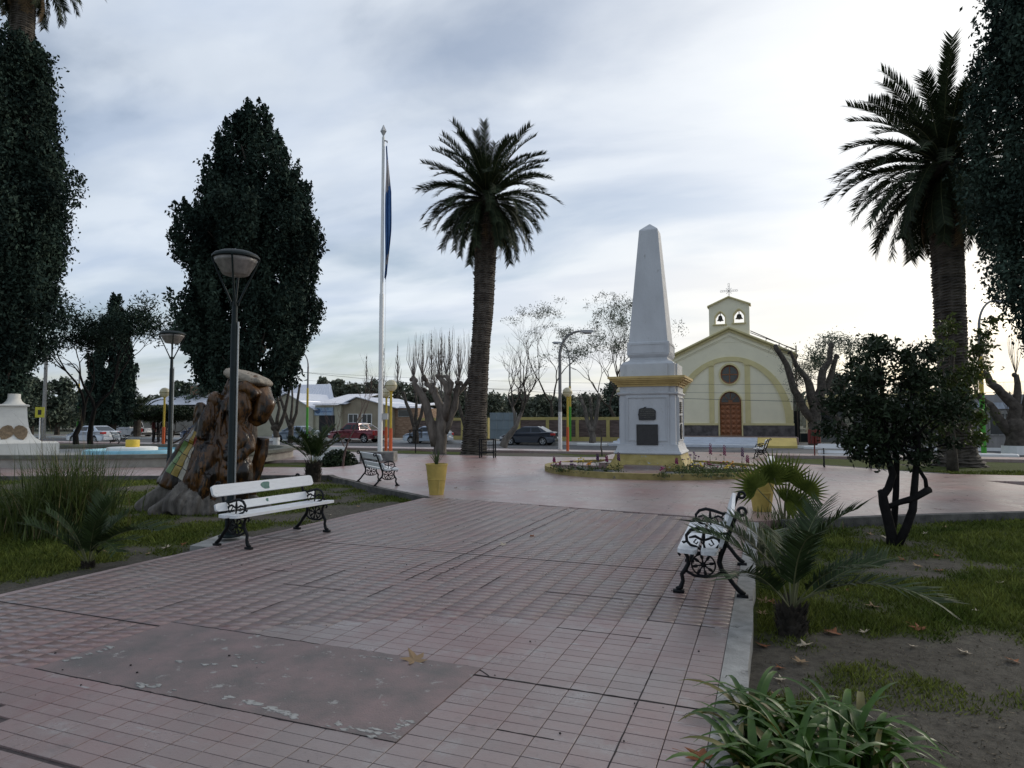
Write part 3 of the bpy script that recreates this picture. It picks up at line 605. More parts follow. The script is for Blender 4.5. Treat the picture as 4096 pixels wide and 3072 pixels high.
# ---------------------------------------------------------------- cast-iron benches
M_slat = mat('bench_white', (0.72, 0.73, 0.74), 0.5, 0.05, 8, 0.2, 30, stretch=(1, 6, 6), spots=((0.38, 0.39, 0.39), 9, 0.64))
M_green = mat('bare_green_paint', (0.11, 0.20, 0.165), 0.7, 0.2, 20)
def make_bench():
    root = empty('park_bench')
    hx = 0.70
    for sx in (-1, 1):
        X = sx * hx; b = MB(); t = lambda pts, r, n=6: b.tube([(X, y, z) for y, z in pts], r, n)
        t([(-0.285, 0.03), (-0.245, 0.05), (-0.225, 0.11), (-0.235, 0.17), (-0.205, 0.21), (-0.175, 0.27), (-0.18, 0.335), (-0.215, 0.385), (-0.25, 0.385), (-0.262, 0.36), (-0.245, 0.34)], [0.02, 0.024, 0.019, 0.02, 0.022, 0.02, 0.018, 0.016, 0.014, 0.013, 0.012])
        t([(0.315, 0.03), (0.27, 0.06), (0.22, 0.115), (0.185, 0.165), (0.12, 0.235), (0.10, 0.30), (0.115, 0.37), (0.15, 0.45), (0.185, 0.55), (0.225, 0.66), (0.255, 0.735), (0.285, 0.775)], [0.022, 0.024, 0.021, 0.022, 0.024, 0.024, 0.024, 0.022, 0.020, 0.019, 0.017, 0.016])
        t([(0.285 + 0.034 * math.cos(a) + 0.018, 0.775 + 0.034 * math.sin(a) - 0.005) for a in np.linspace(2.6, 2.6 + 6.6, 14)], 0.015)
        t([(-0.25, 0.395), (-0.1, 0.372), (0.05, 0.372), (0.13, 0.385)], 0.017)
        t([(-0.2, 0.205), (-0.12, 0.165), (-0.02, 0.16), (0.06, 0.175), (0.13, 0.22)], 0.013)
        b.box(X - 0.026, X + 0.026, -0.315, -0.215, 0, 0.028); b.box(X - 0.026, X + 0.026, 0.245, 0.345, 0, 0.028)
        fr = b.build('side_frame', M_iron, root, smooth=True)
        b = MB(); cy, cz = -0.04, 0.268
        b.tube([(X, cy + 0.105 * math.cos(a), cz + 0.098 * math.sin(a)) for a in np.linspace(0, 6.283, 25)], 0.0085, 5, caps=False)
        for k in range(8):
            a = k * math.pi / 4 + 0.2; c_, s_ = math.cos(a), math.sin(a)
            b.tube([(X, cy + c_ * r, cz + s_ * r) for r in (0.015, 0.045, 0.065, 0.085, 0.102)], [0.010, 0.006, 0.015, 0.014, 0.005], 5)
        b.tube([(X - 0.012, cy, cz), (X + 0.012, cy, cz)], 0.022, 8); b.build('rosette', M_iron, fr, smooth=True)
        b = MB(); t = lambda pts, r, n=6: b.tube([(X, y, z) for y, z in pts], r, n)
        t([(0.185, 0.565), (0.10, 0.555), (0.0, 0.585), (-0.08, 0.600), (-0.15, 0.580), (-0.19, 0.530), (-0.185, 0.478), (-0.155, 0.445), (-0.10, 0.428), (-0.06, 0.405), (-0.055, 0.378)], [0.014, 0.016, 0.018, 0.018, 0.017, 0.015, 0.014, 0.012, 0.012, 0.012, 0.012])
        t([(-0.185, 0.478), (-0.215, 0.462), (-0.225, 0.475)], 0.011)
        t([(-0.035, 0.585), (-0.035, 0.52), (-0.035, 0.46), (-0.02, 0.385)], [0.008, 0.017, 0.010, 0.012])
        t([(-0.165, 0.51), (-0.11, 0.525), (-0.06, 0.50), (-0.035, 0.49), (-0.01, 0.50), (0.05, 0.525), (0.11, 0.50), (0.125, 0.45)], [0.008, 0.014, 0.011, 0.012, 0.011, 0.014, 0.010, 0.008])
        t([(-0.10, 0.50), (-0.125, 0.47), (-0.10, 0.455), (-0.085, 0.475)], 0.007); t([(0.03, 0.50), (0.055, 0.46), (0.03, 0.445), (0.01, 0.465)], 0.007)
        t([(0.115, 0.55), (0.085, 0.515), (0.11, 0.47), (0.075, 0.425), (0.02, 0.40)], 0.010)
        b.build('armrest', M_iron, fr, smooth=True)
    L_ = 0.88
    def slat(y, z, w, th, tilt):
        c, s = math.cos(tilt), math.sin(tilt); b = MB(); pr = []
        for x, k in ((-L_, 0.62), (-L_ + 0.015, 0.86), (-L_ + 0.045, 1), (L_ - 0.045, 1), (L_ - 0.015, 0.86), (L_, 0.62)): pr.append((x, k))
        vs = []; 
        for x, k in pr:
            for a, d in ((-w / 2 * k, -th / 2), (w / 2 * k, -th / 2), (w / 2 * k, th / 2), (-w / 2 * k, th / 2)): vs.append((x, y + a * c - d * s, z + a * s + d * c))
        fs = [(0, 1, 2, 3), (23, 22, 21, 20)]
        for i in range(5):
            for j in range(4): fs.append((i * 4 + j, i * 4 + (j + 1) % 4, i * 4 + 4 + (j + 1) % 4, i * 4 + 4 + j))
        return b.add(vs, fs).build('slat', M_slat, root)
    slat(-0.175, 0.412, 0.17, 0.036, R(-3)); slat(0.02, 0.408, 0.15, 0.036, R(2))
    slat(0.13, 0.505, 0.105, 0.032, R(71)); slat(0.198, 0.705, 0.15, 0.034, R(69))
    return root
bench0 = make_bench(); bench_used = []
def bench_at(fl, fr, label, z=0.0, face=None):
    # fl, fr: ground points of the two front feet, as seen by someone standing before the bench
    o = bench0 if not bench_used else copy_tree(bench0); bench_used.append(o)
    fl, fr = Vector(fl[:2]), Vector(fr[:2]); d = (fr - fl).normalized(); rz = math.atan2(d.y, d.x)
    mid = (fl + fr) / 2 + Vector((-d.y, d.x)) * 0.265
    o.location = (mid.x, mid.y, z); o.rotation_euler = (0, 0, rz)
    return tag(o, label, 'bench', 'cast-iron park benches')
bA = bench_at(W(243, 550.6), W(331, 531), 'white slatted bench with bare green paint patch beside the near lamp post')
pB = W(678.7, 592.5); bB = bench_at(pB + Vector((-0.05, 1.41, 0)), pB, 'white slatted bench on the right kerb, partly behind a palm frond')
bC = bench_at(W(400, 486.5), W(377, 480.5), 'bench seen from its end between the curved kerb and the yellow pot')
pD = W(753.8, 458.6); bench_at(pD + Vector((0.1, 1.4, 0)), pD, 'bench seen side-on beyond the obelisk, facing left before the church steps')
p1, p2 = D(825, 22.3), D(867, 21.8); bench_at(p1, p2, 'long white bench on the far right lawn edge, half behind the small tree')
bench_at(D(130, 44.6), D(119, 45.8), 'dark bench behind the fountain, in front of the silver sedan')
gp = MB()
pts = [(0.075 * math.cos(a) * (1 + 0.25 * math.sin(3 * a + 1)), 0.062 * math.sin(a) * (1 + 0.2 * math.cos(2 * a))) for a in np.linspace(0, 6.283, 22)[:-1]]
nx = Vector((0, -math.sin(R(69)), math.cos(R(69)))); ax = Vector((0, math.cos(R(69)), math.sin(R(69)))); c0 = Vector((0.0, 0.198, 0.705)) + nx * 0.0172
gp.prism(pts, lambda a, b, d: c0 + Vector((-a - 0.02, 0, 0)) + ax * b + nx * d, 0.0015); gp.build('bare_patch', M_green, bA)
c1 = Vector((-0.05, 0.13, 0.505)) + Vector((0, -math.sin(R(71)), math.cos(R(71)))) * 0.0162
MB().prism([(a * 0.3, b * 0.45) for a, b in pts], lambda a, b, d: c1 + Vector((-a, 0, 0)) + Vector((0, math.cos(R(71)), math.sin(R(71)))) * (b + 0.01) + Vector((0, -math.sin(R(71)), math.cos(R(71)))) * d, 0.0015).build('bare_patch', M_green, bA)

# ---------------------------------------------------------------- lamps
M_dgreen = mat('dark_green_iron', (0.008, 0.015, 0.016), 0.5, 0.2, 15, 0.15, 60, spec=0.2)
M_glass = mat('cloudy_acrylic', (0.50, 0.47, 0.45), 0.25, 0.3, 9, spec=0.5, trans=0.55)
def cone_lamp():
    r = empty('street_lamp'); H = 3.94
    MB().lathe([(0.16, 0), (0.16, 0.02), (0.07, 0.03), (0.066, 0.5), (0.052, 0.52), (0.049, H - 1.0), (0.042, H - 0.98), (0.040, H - 0.66)], n=14).build('post', M_dgreen, r, smooth='auto')
    MB().tube([(0.062, 0.02, 0.35), (0.064, 0.02, 1.5), (0.060, 0.02, H - 0.95)], 0.013, 6).build('conduit', mat('grey_conduit', (0.36, 0.37, 0.36), 0.6), r, smooth=True)
    hd = MB().lathe([(0.10, H + 0.055), (0.24, H + 0.04), (0.32, H + 0.005), (0.345, H - 0.02), (0.345, H - 0.045), (0.315, H - 0.05), (0.12, H - 0.04)], n=32).build('canopy', M_dgreen, r, smooth='auto')
    MB().lathe([(0.315, H - 0.062), (0.30, H - 0.11), (0.29, H - 0.115), (0.19, H - 0.275), (0.17, H - 0.285)], n=28).build('diffuser', M_glass, r, smooth=True)
    MB().lathe([(0.13, H - 0.07), (0.17, H - 0.10), (0.10, H - 0.2), (0.05, H - 0.24)], n=14).build('bulb_holder', mat('lamp_grey', (0.22, 0.2, 0.2), 0.5), hd, smooth=True)
    for k in range(4):
        a = k * math.pi / 2 + R(35); c, s = math.cos(a), math.sin(a)
        MB().tube([(0.045 * c, 0.045 * s, H - 0.72), (0.06 * c, 0.06 * s, H - 0.66), (0.345 * c, 0.345 * s, H - 0.05)], [0.016, 0.016, 0.014], 6).build('arm', M_dgreen, r)
    return r
l1 = cone_lamp(); p = W(229.5, 536.5, -0.01); l1.location = (p.x, p.y, -0.01); l1.scale = (0.92, 0.92, 1.0)
tag(l1, 'tall dark green lamp post with cone lantern in front of the carved stump', 'lamp', 'cone lantern posts')
l2 = copy_tree(l1); p = W(168.5, 476.4); l2.location = (p.x, p.y, 0); l2.rotation_euler = (0, 0, R(17))
tag(l2, 'smaller looking cone lantern post between the fountain and the carved stump', 'lamp', 'cone lantern posts')
l2.scale = (1, 1, 1.04)
M_globe = mat('globe_acrylic', (0.72, 0.68, 0.52), 0.3, 0.1, 3, trans=0.35)
def globe_lamp(cols):
    r = empty('globe_lamp'); H = 2.82
    MB().lathe([(0.075, 0), (0.075, 1.25), (0.055, 1.252)], n=12).build('lower_post', cols[0], r, smooth='auto')
    MB().lathe([(0.052, 1.2), (0.052, H - 0.02), (0.10, H), (0.10, H + 0.03)], n=12).build('upper_post', cols[1], r, smooth='auto')
    g = MB().ball((0, 0, H + 0.25), 0.255, 24, 16).build('globe', M_globe, r, smooth=True)
    MB().lathe([(0.257, H + 0.225), (0.263, H + 0.235), (0.263, H + 0.25), (0.257, H + 0.26)], n=24, caps=False).build('band', mat('globe_band', (0.30, 0.26, 0.12), 0.5), g, smooth=True)
    return r
M_or = mat('orange_paint', (0.62, 0.12, 0.035), 0.55, 0.12, 6); M_ye = mat('lamp_yellow', (0.55, 0.40, 0.05), 0.55, 0.12, 6)
M_gr = mat('lamp_green', (0.07, 0.33, 0.03), 0.55, 0.12, 6)
g1 = globe_lamp((M_or, M_ye)); specs = [(391.0, 28.0, 'cream globe lamp on an orange and yellow post just behind the flagpole'), (386.4, 34.5, 'cream globe lamp farther back, half hidden by the flagpole'),
    (567.5, 34.2, 'cream globe lamp on orange and yellow post beside the white-footed street light'), (621.5, 33.5, 'cream globe lamp peeping out left of the obelisk'), (164.5, 34.5, 'cream globe lamp standing behind the dark flat-topped shrub')]
for i, (px, dz, lb_) in enumerate(specs):
    o = g1 if i == 0 else copy_tree(g1); q = D(px, dz); o.location = (q.x, q.y, -0.02 if dz > 30 else 0); tag(o, lb_, 'lamp', 'globe lamps')
def street_light(px, dz, z0, H, reach, rz, bands, label, headless=False):
    q = D(px, dz, z0); r = empty('street_light', q, rz, label, 'street light', 'tall curved street lights')
    zc = 0
    for k, (h, m, rad) in enumerate(bands):
        MB().tube([(0, 0, zc), (0, 0, h)], [rad, rad * 0.93], 10).build('post', m, r, smooth='auto'); zc = h
    rad = bands[-1][2] * 0.8; n = 12
    pts = [(0, 0, zc - 0.01)] + [(reach * (1 - math.cos(a)), 0, zc + 0.05 + (H - zc - 0.05) * math.sin(a)) for a in np.linspace(0, R(90), n)]
    MB().tube(pts, [rad] * 3 + [rad * 0.8] * (len(pts) - 3), 8).build('arm', M_pole, r, smooth=True)
    b = MB(); b.prism([(reach - 0.1, -0.03), (reach + 0.15, -0.08), (reach + 0.62, -0.09), (reach + 0.75, 0.0), (reach + 0.60, 0.07), (reach + 0.1, 0.06)], lambda a, c, d: (a, d - 0.12, H + c), 0.24)
    hd = b.build('lamp_head', mat('grey_metal', (0.42, 0.43, 0.44), 0.45, metal=0.3), r)
    MB().box(reach + 0.2, reach + 0.6, -0.09, 0.09, H - 0.15, H - 0.088).build('lens', M_glass, hd)
    return r
M_pole = mat('grey_pole', (0.20, 0.20, 0.20), 0.6, 0.2, 5)
street_light(560.0, 36.0, 0.0, 6.5, 1.15, YAW, [(2.05, M_white, 0.11), (5.15, M_pole, 0.095)], 'grey street light with white-painted foot curving to the right')
street_light(570.0, 55, -0.17, 8.3, 0.75, YAW + R(180), [(2.9, M_gr, 0.11), (4.6, M_ye, 0.10), (6.3, M_pole, 0.08)], 'street light with green and yellow post behind the white-footed one, curving left')
street_light(307.5, 58, -0.17, 7.9, 0.9, YAW + R(180), [(2.9, M_gr, 0.11), (4.6, M_ye, 0.10), (6.5, M_pole, 0.08)], 'street light with green and yellow post beside the white-roofed house')
street_light(78.5, 84, -0.17, 9.0, 0.9, YAW + R(180), [(4.2, M_gr, 0.13), (6.4, M_ye, 0.12), (7.5, M_pole, 0.09)], 'street light with green and yellow post among the trees on the far left')
street_light(982.0, 36.0, -0.3, 8.5, 0.9, YAW, [(3.3, M_gr, 0.13), (5.4, M_ye, 0.11), (7.0, M_pole, 0.09)], 'street light with bright green post on the far right')

# ---------------------------------------------------------------- flagpole and flag
fp = D(380.5, 25.9); fr_ = empty('flagpole', fp, YAW, 'tall white flagpole standing on a grey concrete block', 'flagpole')
MB().bev(-0.70, 0.62, -0.45, 0.45, 0, 0.36, 0.02).build('footing', M_concd, fr_)
HP = ZD(131, 25.9)
MB().tube([(0, 0, 0.35), (0, 0, 6.6), (0, 0, 6.65), (0, 0, HP)], [0.095, 0.085, 0.065, 0.055], 12).build('pole', M_white, fr_, smooth='auto')
MB().box(0.07, 0.30, -0.06, 0.06, 1.62, 1.86).build('halyard_box', mat('box_grey', (0.5, 0.5, 0.48), 0.6), fr_)
MB().lathe([(0.05, HP), (0.02, HP + 0.04), (0.13, HP + 0.24), (0.01, HP + 0.5)], n=4).build('finial', mat('grey_metal', (0.42, 0.43, 0.44), 0.45, metal=0.3), fr_)
MB().tube([(0.05, 0, HP - 0.15), (0.16, 0, HP - 0.18), (0.15, 0, HP - 0.24)], 0.025, 6).build('pulley', M_pole, fr_)
MB().tube([(0.15, 0, HP - 0.2), (0.16, 0, 5), (0.13, 0, 1.8)], 0.006, 4).build('halyard', M_white, fr_)
def flag():
    zt, zb = ZD(141, 25.9), ZD(275, 25.9); n, m = 40, 22; V = []; F = []; mi = []
    for i in range(n + 1):
        t = i / n; z = zt + (zb - zt) * t
        w = 0.05 + 0.20 * min(1, t / 0.35) - 0.14 * max(0, (t - 0.62) / 0.38) ** 1.3; w = min(w, 0.40)
        if t > 0.97: w *= 0.75
        for j in range(m + 1):
            s = j / m
            x = 0.10 + w * s + 0.02 * math.sin(9 * t + 3 * s); y = 0.075 * (0.3 + t) * math.sin(s * 15 + 2.2 * t) + 0.03 * math.sin(14 * t + 5 * s)
            V.append((x, y, z - 0.20 * s * t + 0.05 * math.sin(s * 7 + 4 * t)))
    for i in range(n):
        for j in range(m):
            F.append((i * (m + 1) + j, i * (m + 1) + j + 1, (i + 1) * (m + 1) + j + 1, (i + 1) * (m + 1) + j))
            t = i / n + 0.10 * (j / m); mi.append(0 if t < 0.17 or 0.36 < t < 0.87 or t > 0.945 else 1)
    b = MB(); b.v = V; b.f = F; b.m = mi
    o = b.build('flag', [mat('flag_blue', (0.085, 0.20, 0.44), 0.7, 0.12, 5, trans=0.3), mat('flag_white', (0.55, 0.53, 0.54), 0.7, 0.08, 5, trans=0.3)], None, smooth=True, fix=False)
    o.location = fp; o.rotation_euler = (0, 0, YAW)
    md = o.modifiers.new('thickness', 'SOLIDIFY'); md.thickness = 0.004
    return tag(o, 'limp blue and white flag hanging against the white flagpole', 'flag')
flag()

# ---------------------------------------------------------------- yellow pots
def pot(px, py, label):
    q = W(px, py); r = empty('planter_pot', q, 0, label, 'planter', 'yellow drum planters'); r.scale = (0.76, 0.76, 0.79)
    MB().lathe([(0.20, 0), (0.255, 0.40), (0.268, 0.405), (0.268, 0.43), (0.258, 0.435), (0.305, 0.80), (0.318, 0.805), (0.318, 0.835), (0.295, 0.835), (0.285, 0.78)], n=28, caps=False).build('drum', M_yel, r, smooth='auto')
    MB().lathe([(0.0001, 0.02), (0.203, 0.021)], n=28, caps=False).build('base', M_yel, r)
    MB().lathe([(0.0001, 0.77), (0.287, 0.765)], n=28, caps=False).build('soil', M_soil, r)
    a = YAW - R(90) + R(22)
    MB().tube([(0.225 * math.cos(a), 0.225 * math.sin(a), 0.02), (0.275 * math.cos(a), 0.275 * math.sin(a), 0.41)], 0.012, 6).build('pipe', mat('pipe_yellow', (0.50, 0.40, 0.14), 0.5), r)
    return r
pot(436.5, 494.5, 'yellow metal drum planter with a spiky seedling on the plaza')
pot(762, 511.0, 'yellow metal drum planter half hidden behind the fan palm')
M_spike = mat('yucca_leaf', (0.055, 0.085, 0.03), 0.6, 0.3, 8, trans=0.2)
def spiky(loc, n, h, label, name='yucca_seedling', sc=1.0):
    r = empty(name, loc, 0, label, 'plant'); rs = random.Random(int(abs(loc[0]) * 97))
    for k in range(n):
        a = rs.uniform(0, 6.28); ln = h * rs.uniform(0.55, 1.0); out_ = rs.uniform(0.15, 0.75) * ln * 0.8; w = 0.014 * sc; pts = []
        for t in (0, 0.4, 0.75, 1.0): pts.append(Vector((math.cos(a) * out_ * t, math.sin(a) * out_ * t, ln * (t - 0.28 * t * t * (out_ / ln) * 2))))
        sd = Vector((-math.sin(a), math.cos(a), 0)); b = MB(); vs = []
        for p_, ww in zip(pts, (w * 0.8, w, w * 0.7, 0.001)): vs += [p_ - sd * ww, p_ + sd * ww]
        b.add(vs, [(0, 1, 3, 2), (2, 3, 5, 4), (4, 5, 7, 6)]).build('leaf', M_spike, r, fix=False)
    return r
q = W(436.5, 494.5); spiky((q.x, q.y, 0.604), 18, 0.48, 'small spiky green seedling growing in the near yellow drum planter')

# ---------------------------------------------------------------- litter baskets
def grid_panel(b, x0, x1, z0, z1, to, nx, nz, r=0.006):
    for i in range(nx + 1): x = x0 + (x1 - x0) * i / nx; b.tube([to(x, z0), to(x, z1)], r, 4)
    for i in range(nz + 1): z = z0 + (z1 - z0) * i / nz; b.tube([to(x0, z), to(x1, z)], r, 4)
def frame_bin():
    q = W(487.6, 457.6); q.z = 0.0; r = empty('litter_bin', q, YAW * 0.6, 'open black frame litter bin beside the tall palm trunk', 'litter bin')
    for sx in (-1, 1):
        for sy in (-1, 1): MB().box(sx * 0.30 - 0.025, sx * 0.30 + 0.025, sy * 0.22 - 0.025, sy * 0.22 + 0.025, -0.12, 0.80).build('post', M_iron, r)
    b = MB()
    for z in (0.20, 0.76): 
        b.box(-0.276, 0.276, -0.24, -0.20, z, z + 0.04); b.box(-0.276, 0.276, 0.20, 0.24, z, z + 0.04); b.box(-0.32, -0.28, -0.196, 0.196, z, z + 0.04); b.box(0.28, 0.32, -0.196, 0.196, z, z + 0.04)
    b.build('rail', M_iron, r)
    b = MB(); grid_panel(b, -0.24, 0.24, 0.22, 0.66, lambda x, z: (x, -0.18, z), 4, 3, 0.008); grid_panel(b, -0.24, 0.24, 0.22, 0.66, lambda x, z: (x, 0.18, z), 4, 3, 0.008); b.box(-0.25, 0.25, -0.18, 0.18, 0.205, 0.225)
    b.build('basket', M_iron, r)
frame_bin()
def wire_bin(px, py, label, m, h=1.15, w=0.38, slats=False):
    q = W(px, py, LAWN); r = empty('litter_basket', (q.x, q.y, LAWN), YAW * 0.7, label, 'litter bin')
    MB().tube([(0, 0, -0.05), (0, 0, h)], 0.03, 8).build('post', m, r)
    if slats:
        for k in range(12):
            a = k * math.pi / 6; MB().obox((w * 0.55 * math.cos(a), w * 0.45 * math.sin(a), h * 0.75), (-0.045 * math.sin(a), 0.045 * math.cos(a), 0), (0.012 * math.cos(a), 0.012 * math.sin(a), 0), (0, 0, 0.31)).build('slat', m, r)
        MB().lathe([(w * 0.5, h * 0.52), (w * 0.42, h * 0.52), (w * 0.42, h * 0.53), (w * 0.5, h * 0.53)], n=12).build('base', m, r)
    else:
        b = MB()
        for fy in (-0.17, 0.17): grid_panel(b, -w / 2, w / 2, h - 0.42, h, lambda x, z: (x, fy, z), 9, 9, 0.005)
        for fx in (-w / 2, w / 2): grid_panel(b, -0.17, 0.17, h - 0.42, h, lambda x, z: (fx, x, z), 7, 9, 0.005)
        grid_panel(b, -w / 2, w / 2, -0.17, 0.17, lambda x, z: (x, z, h - 0.42), 8, 7, 0.005); b.build('basket', m, r)
        MB().band([(-w / 2, -0.17), (w / 2, -0.17), (w / 2, 0.17), (-w / 2, 0.17)], [(-w / 2 - 0.02, -0.19), (w / 2 + 0.02, -0.19), (w / 2 + 0.02, 0.19), (-w / 2 - 0.02, 0.19)], lambda a, c, d: (a, c, h + 0.01 - d), 0.03, closed=True).build('rim', m, r)
wire_bin(415.5, 452.8, 'black wire mesh litter basket on a post, left of the pollarded trees', M_iron, 1.2, 0.62)
wire_bin(814.8, 458.2, 'dark red slatted litter basket on a post across from the church ramp', mat('oxblood_paint', (0.16, 0.025, 0.018), 0.6, 0.2, 10), 1.3, 0.46, True)
# ---------------------------------------------------------------- fountain with the white pedestal
FC = D(150, 27.0); f_u = Vector((math.cos(YAW), math.sin(YAW), 0)); f_v = Vector((-math.sin(YAW), math.cos(YAW), 0))
FX = -16.3; FC = f_u * FX + f_v * 27.2
fo = empty('fountain', FC, YAW, 'long rounded fountain basin with grey rim left of the carved stump', 'fountain')
def oval(a, b, n=72, p=2.5):
    o = []
    for t in np.linspace(0, 2 * math.pi, n, endpoint=False):
        c, s = math.cos(t), math.sin(t); o.append((a * math.copysign(abs(c) ** (2 / p), c), b * math.copysign(abs(s) ** (2 / p), s)))
    return o
M_fw = mat('basin_wall', (0.36, 0.33, 0.29), 0.8, 0.15, 3, 0.3, 30, world_pos=True); M_fr = mat('basin_rim', (0.15, 0.15, 0.125), 0.8, 0.25, 4, 0.3, 30, world_pos=True)
MB().band(oval(6.55, 4.95), oval(6.85, 5.2), lambda a, b, d: (a, b, 0.30 - d), 0.32, closed=True).build('wall', M_fw, fo)
MB().band(oval(6.45, 4.86), oval(6.98, 5.32), lambda a, b, d: (a, b, 0.42 - d), 0.12, closed=True).build('rim', M_fr, fo)
MB().prism(oval(6.5, 4.9), lambda a, b, d: (a, b, 0.24 - d), 0.2).build('floor', mat('basin_floor', (0.30, 0.30, 0.29), 0.8, 0.15, 2, world_pos=True), fo)
PCx = (134 - CX) / FPX * 26.2 - FX; PC = (PCx, -1.0)
M_pool = mat('pool_blue', (0.22, 0.46, 0.56), 0.5, 0.1, 3); 
MB().lathe([(1.86, 0.20), (1.86, 0.36), (1.82, 0.44), (1.70, 0.45), (1.66, 0.30)], (PC[0] + 0.2, PC[1], 0), 40, caps=False).build('pool_wall', M_pool, fo, smooth='auto')
MB().lathe([(0.001, 0.40), (1.69, 0.40)], (PC[0] + 0.2, PC[1], 0), 40, caps=False).build('pool_water', mat('pool_water', (0.30, 0.50, 0.56), 0.08, 0.1, 2, spec=0.6), fo)
MB().lathe([(0.9, 0.38), (0.9, 0.50), (0.86, 0.53), (0.001, 0.53)], PC + (0,), 36, caps=False).build('disc', M_white, fo, smooth='auto')
MB().lathe([(0.25, 0.52), (0.25, 0.80), (0.24, 0.815), (0.12, 0.82)], PC + (0,), 20).build('spout_drum', mat('bright_yellow', (0.62, 0.44, 0.05), 0.6, 0.1, 6, spots=((0.3, 0.16, 0.05), 9, 0.66)), fo, smooth='auto')
pd_at = D(14, 24.3, 0.0); pdz = 0.42
pdm = empty('pedestal', (pd_at.x, pd_at.y, 0.24), YAW + R(37), 'white flared pedestal with brown leaf plaques beside the fountain', 'pedestal')
M_ped = mat('pedestal_white', (0.62, 0.61, 0.57), 0.7, 0.08, 2, 0.2, 20, spots=((0.4, 0.39, 0.36), 4, 0.68))
MB().sqlathe([(1.38, 0.0), (1.38, 0.52)]).build('base_slab', M_ped, pdm)
MB().sqlathe([(0.92, 0.522), (0.72, 0.66), (0.56, 0.85), (0.47, 1.10), (0.42, 1.45), (0.40, 1.75), (0.40, 1.86)]).build('shaft', M_ped, pdm)
MB().sqlathe([(0.47, 1.862), (0.48, 1.90), (0.44, 1.93)]).build('cap', M_ped, pdm)
MB().lathe([(0.40, 1.92), (0.33, 1.97), (0.24, 2.06), (0.20, 2.16), (0.20, 2.32), (0.17, 2.33)], n=24).build('neck', M_ped, pdm, smooth='auto')
leafp = [(0, -0.22), (0.09, -0.16), (0.15, -0.05), (0.16, 0.05), (0.11, 0.16), (0.03, 0.22), (-0.05, 0.2), (-0.12, 0.11), (-0.14, 0.0), (-0.10, -0.13)]
M_leafp = mat('brown_leaf_relief', (0.16, 0.115, 0.07), 0.75, 0.3, 14, 0.6, 40)
for face, dx, dz_, tl in ((0, -0.20, 0.92, -0.45), (0, 0.22, 0.90, 0.35), (-1, 0.02, 1.35, 0.3)):
    b = MB(); a = tl; rot = 0 if face == 0 else R(-90)
    def to(x, z, d):
        X = dx + 1.25 * (x * math.cos(a) - z * math.sin(a)); Z = dz_ + 1.25 * (x * math.sin(a) + z * math.cos(a))
        w = np.interp(Z, [0.52, 0.66, 0.85, 1.10, 1.45, 1.75], [0.92, 0.72, 0.56, 0.47, 0.42, 0.40]); Y = -(w + d - 0.012)
        return (X * math.cos(rot) - Y * math.sin(rot), X * math.sin(rot) + Y * math.cos(rot), Z)
    b.prism([(p[0] * 1.15, p[1]) for p in leafp], to, 0.05); b.build('leaf_plaque', M_leafp, pdm)

# memorial block on the grass island and the dark shrub beside it
mb_at = W(330, 459.5); mr = empty('memorial_block', (mb_at.x, mb_at.y, -0.1), YAW + R(12), 'low slanted white memorial block with plaque on the grass', 'memorial')
MB().prism([(-0.55, 0), (0.45, 0), (0.45, 0.30), (-0.35, 0.62), (-0.55, 0.62)], lambda a, b, d: (d - 0.65, a, b), 1.3).build('block', M_white, mr)
MB().prism([(-0.30, 0.606), (0.40, 0.326), (0.405, 0.34), (-0.295, 0.622)], lambda a, b, d: (d - 0.5, a, b), 1.0).build('plaque', mat('verdigris', (0.09, 0.11, 0.09), 0.6), mr)

# ---------------------------------------------------------------- carved tree stump
M_var = mat('varnished_wood', (0.026, 0.011, 0.005), 0.42, 0.5, 3.6, 0.8, 16, stretch=(1, 1, 0.35), c2=(0.150, 0.064, 0.014), spec=0.3, coat=0.28, spots=((0.010, 0.006, 0.004), 3.4, 0.50))
M_bark = mat('grey_root_bark', (0.115, 0.10, 0.088), 0.9, 0.4, 6, 0.9, 22, stretch=(1, 1, 0.3), c2=(0.21, 0.19, 0.165))
M_cut = mat('cut_wood', (0.30, 0.26, 0.21), 0.85, 0.3, 8, 0.6, 30, spots=((0.10, 0.06, 0.035), 4, 0.57))
SD = 12.75; sb = D(215, SD, LAWN)
st = empty('carved_stump', sb, YAW, 'varnished carved tree stump with figures and painted squares behind the bench', 'sculpture')
SS = SD / FPX
def S(px, py, y=0.0): return ((px - 215) * SS, y, (507 - py) * SS)
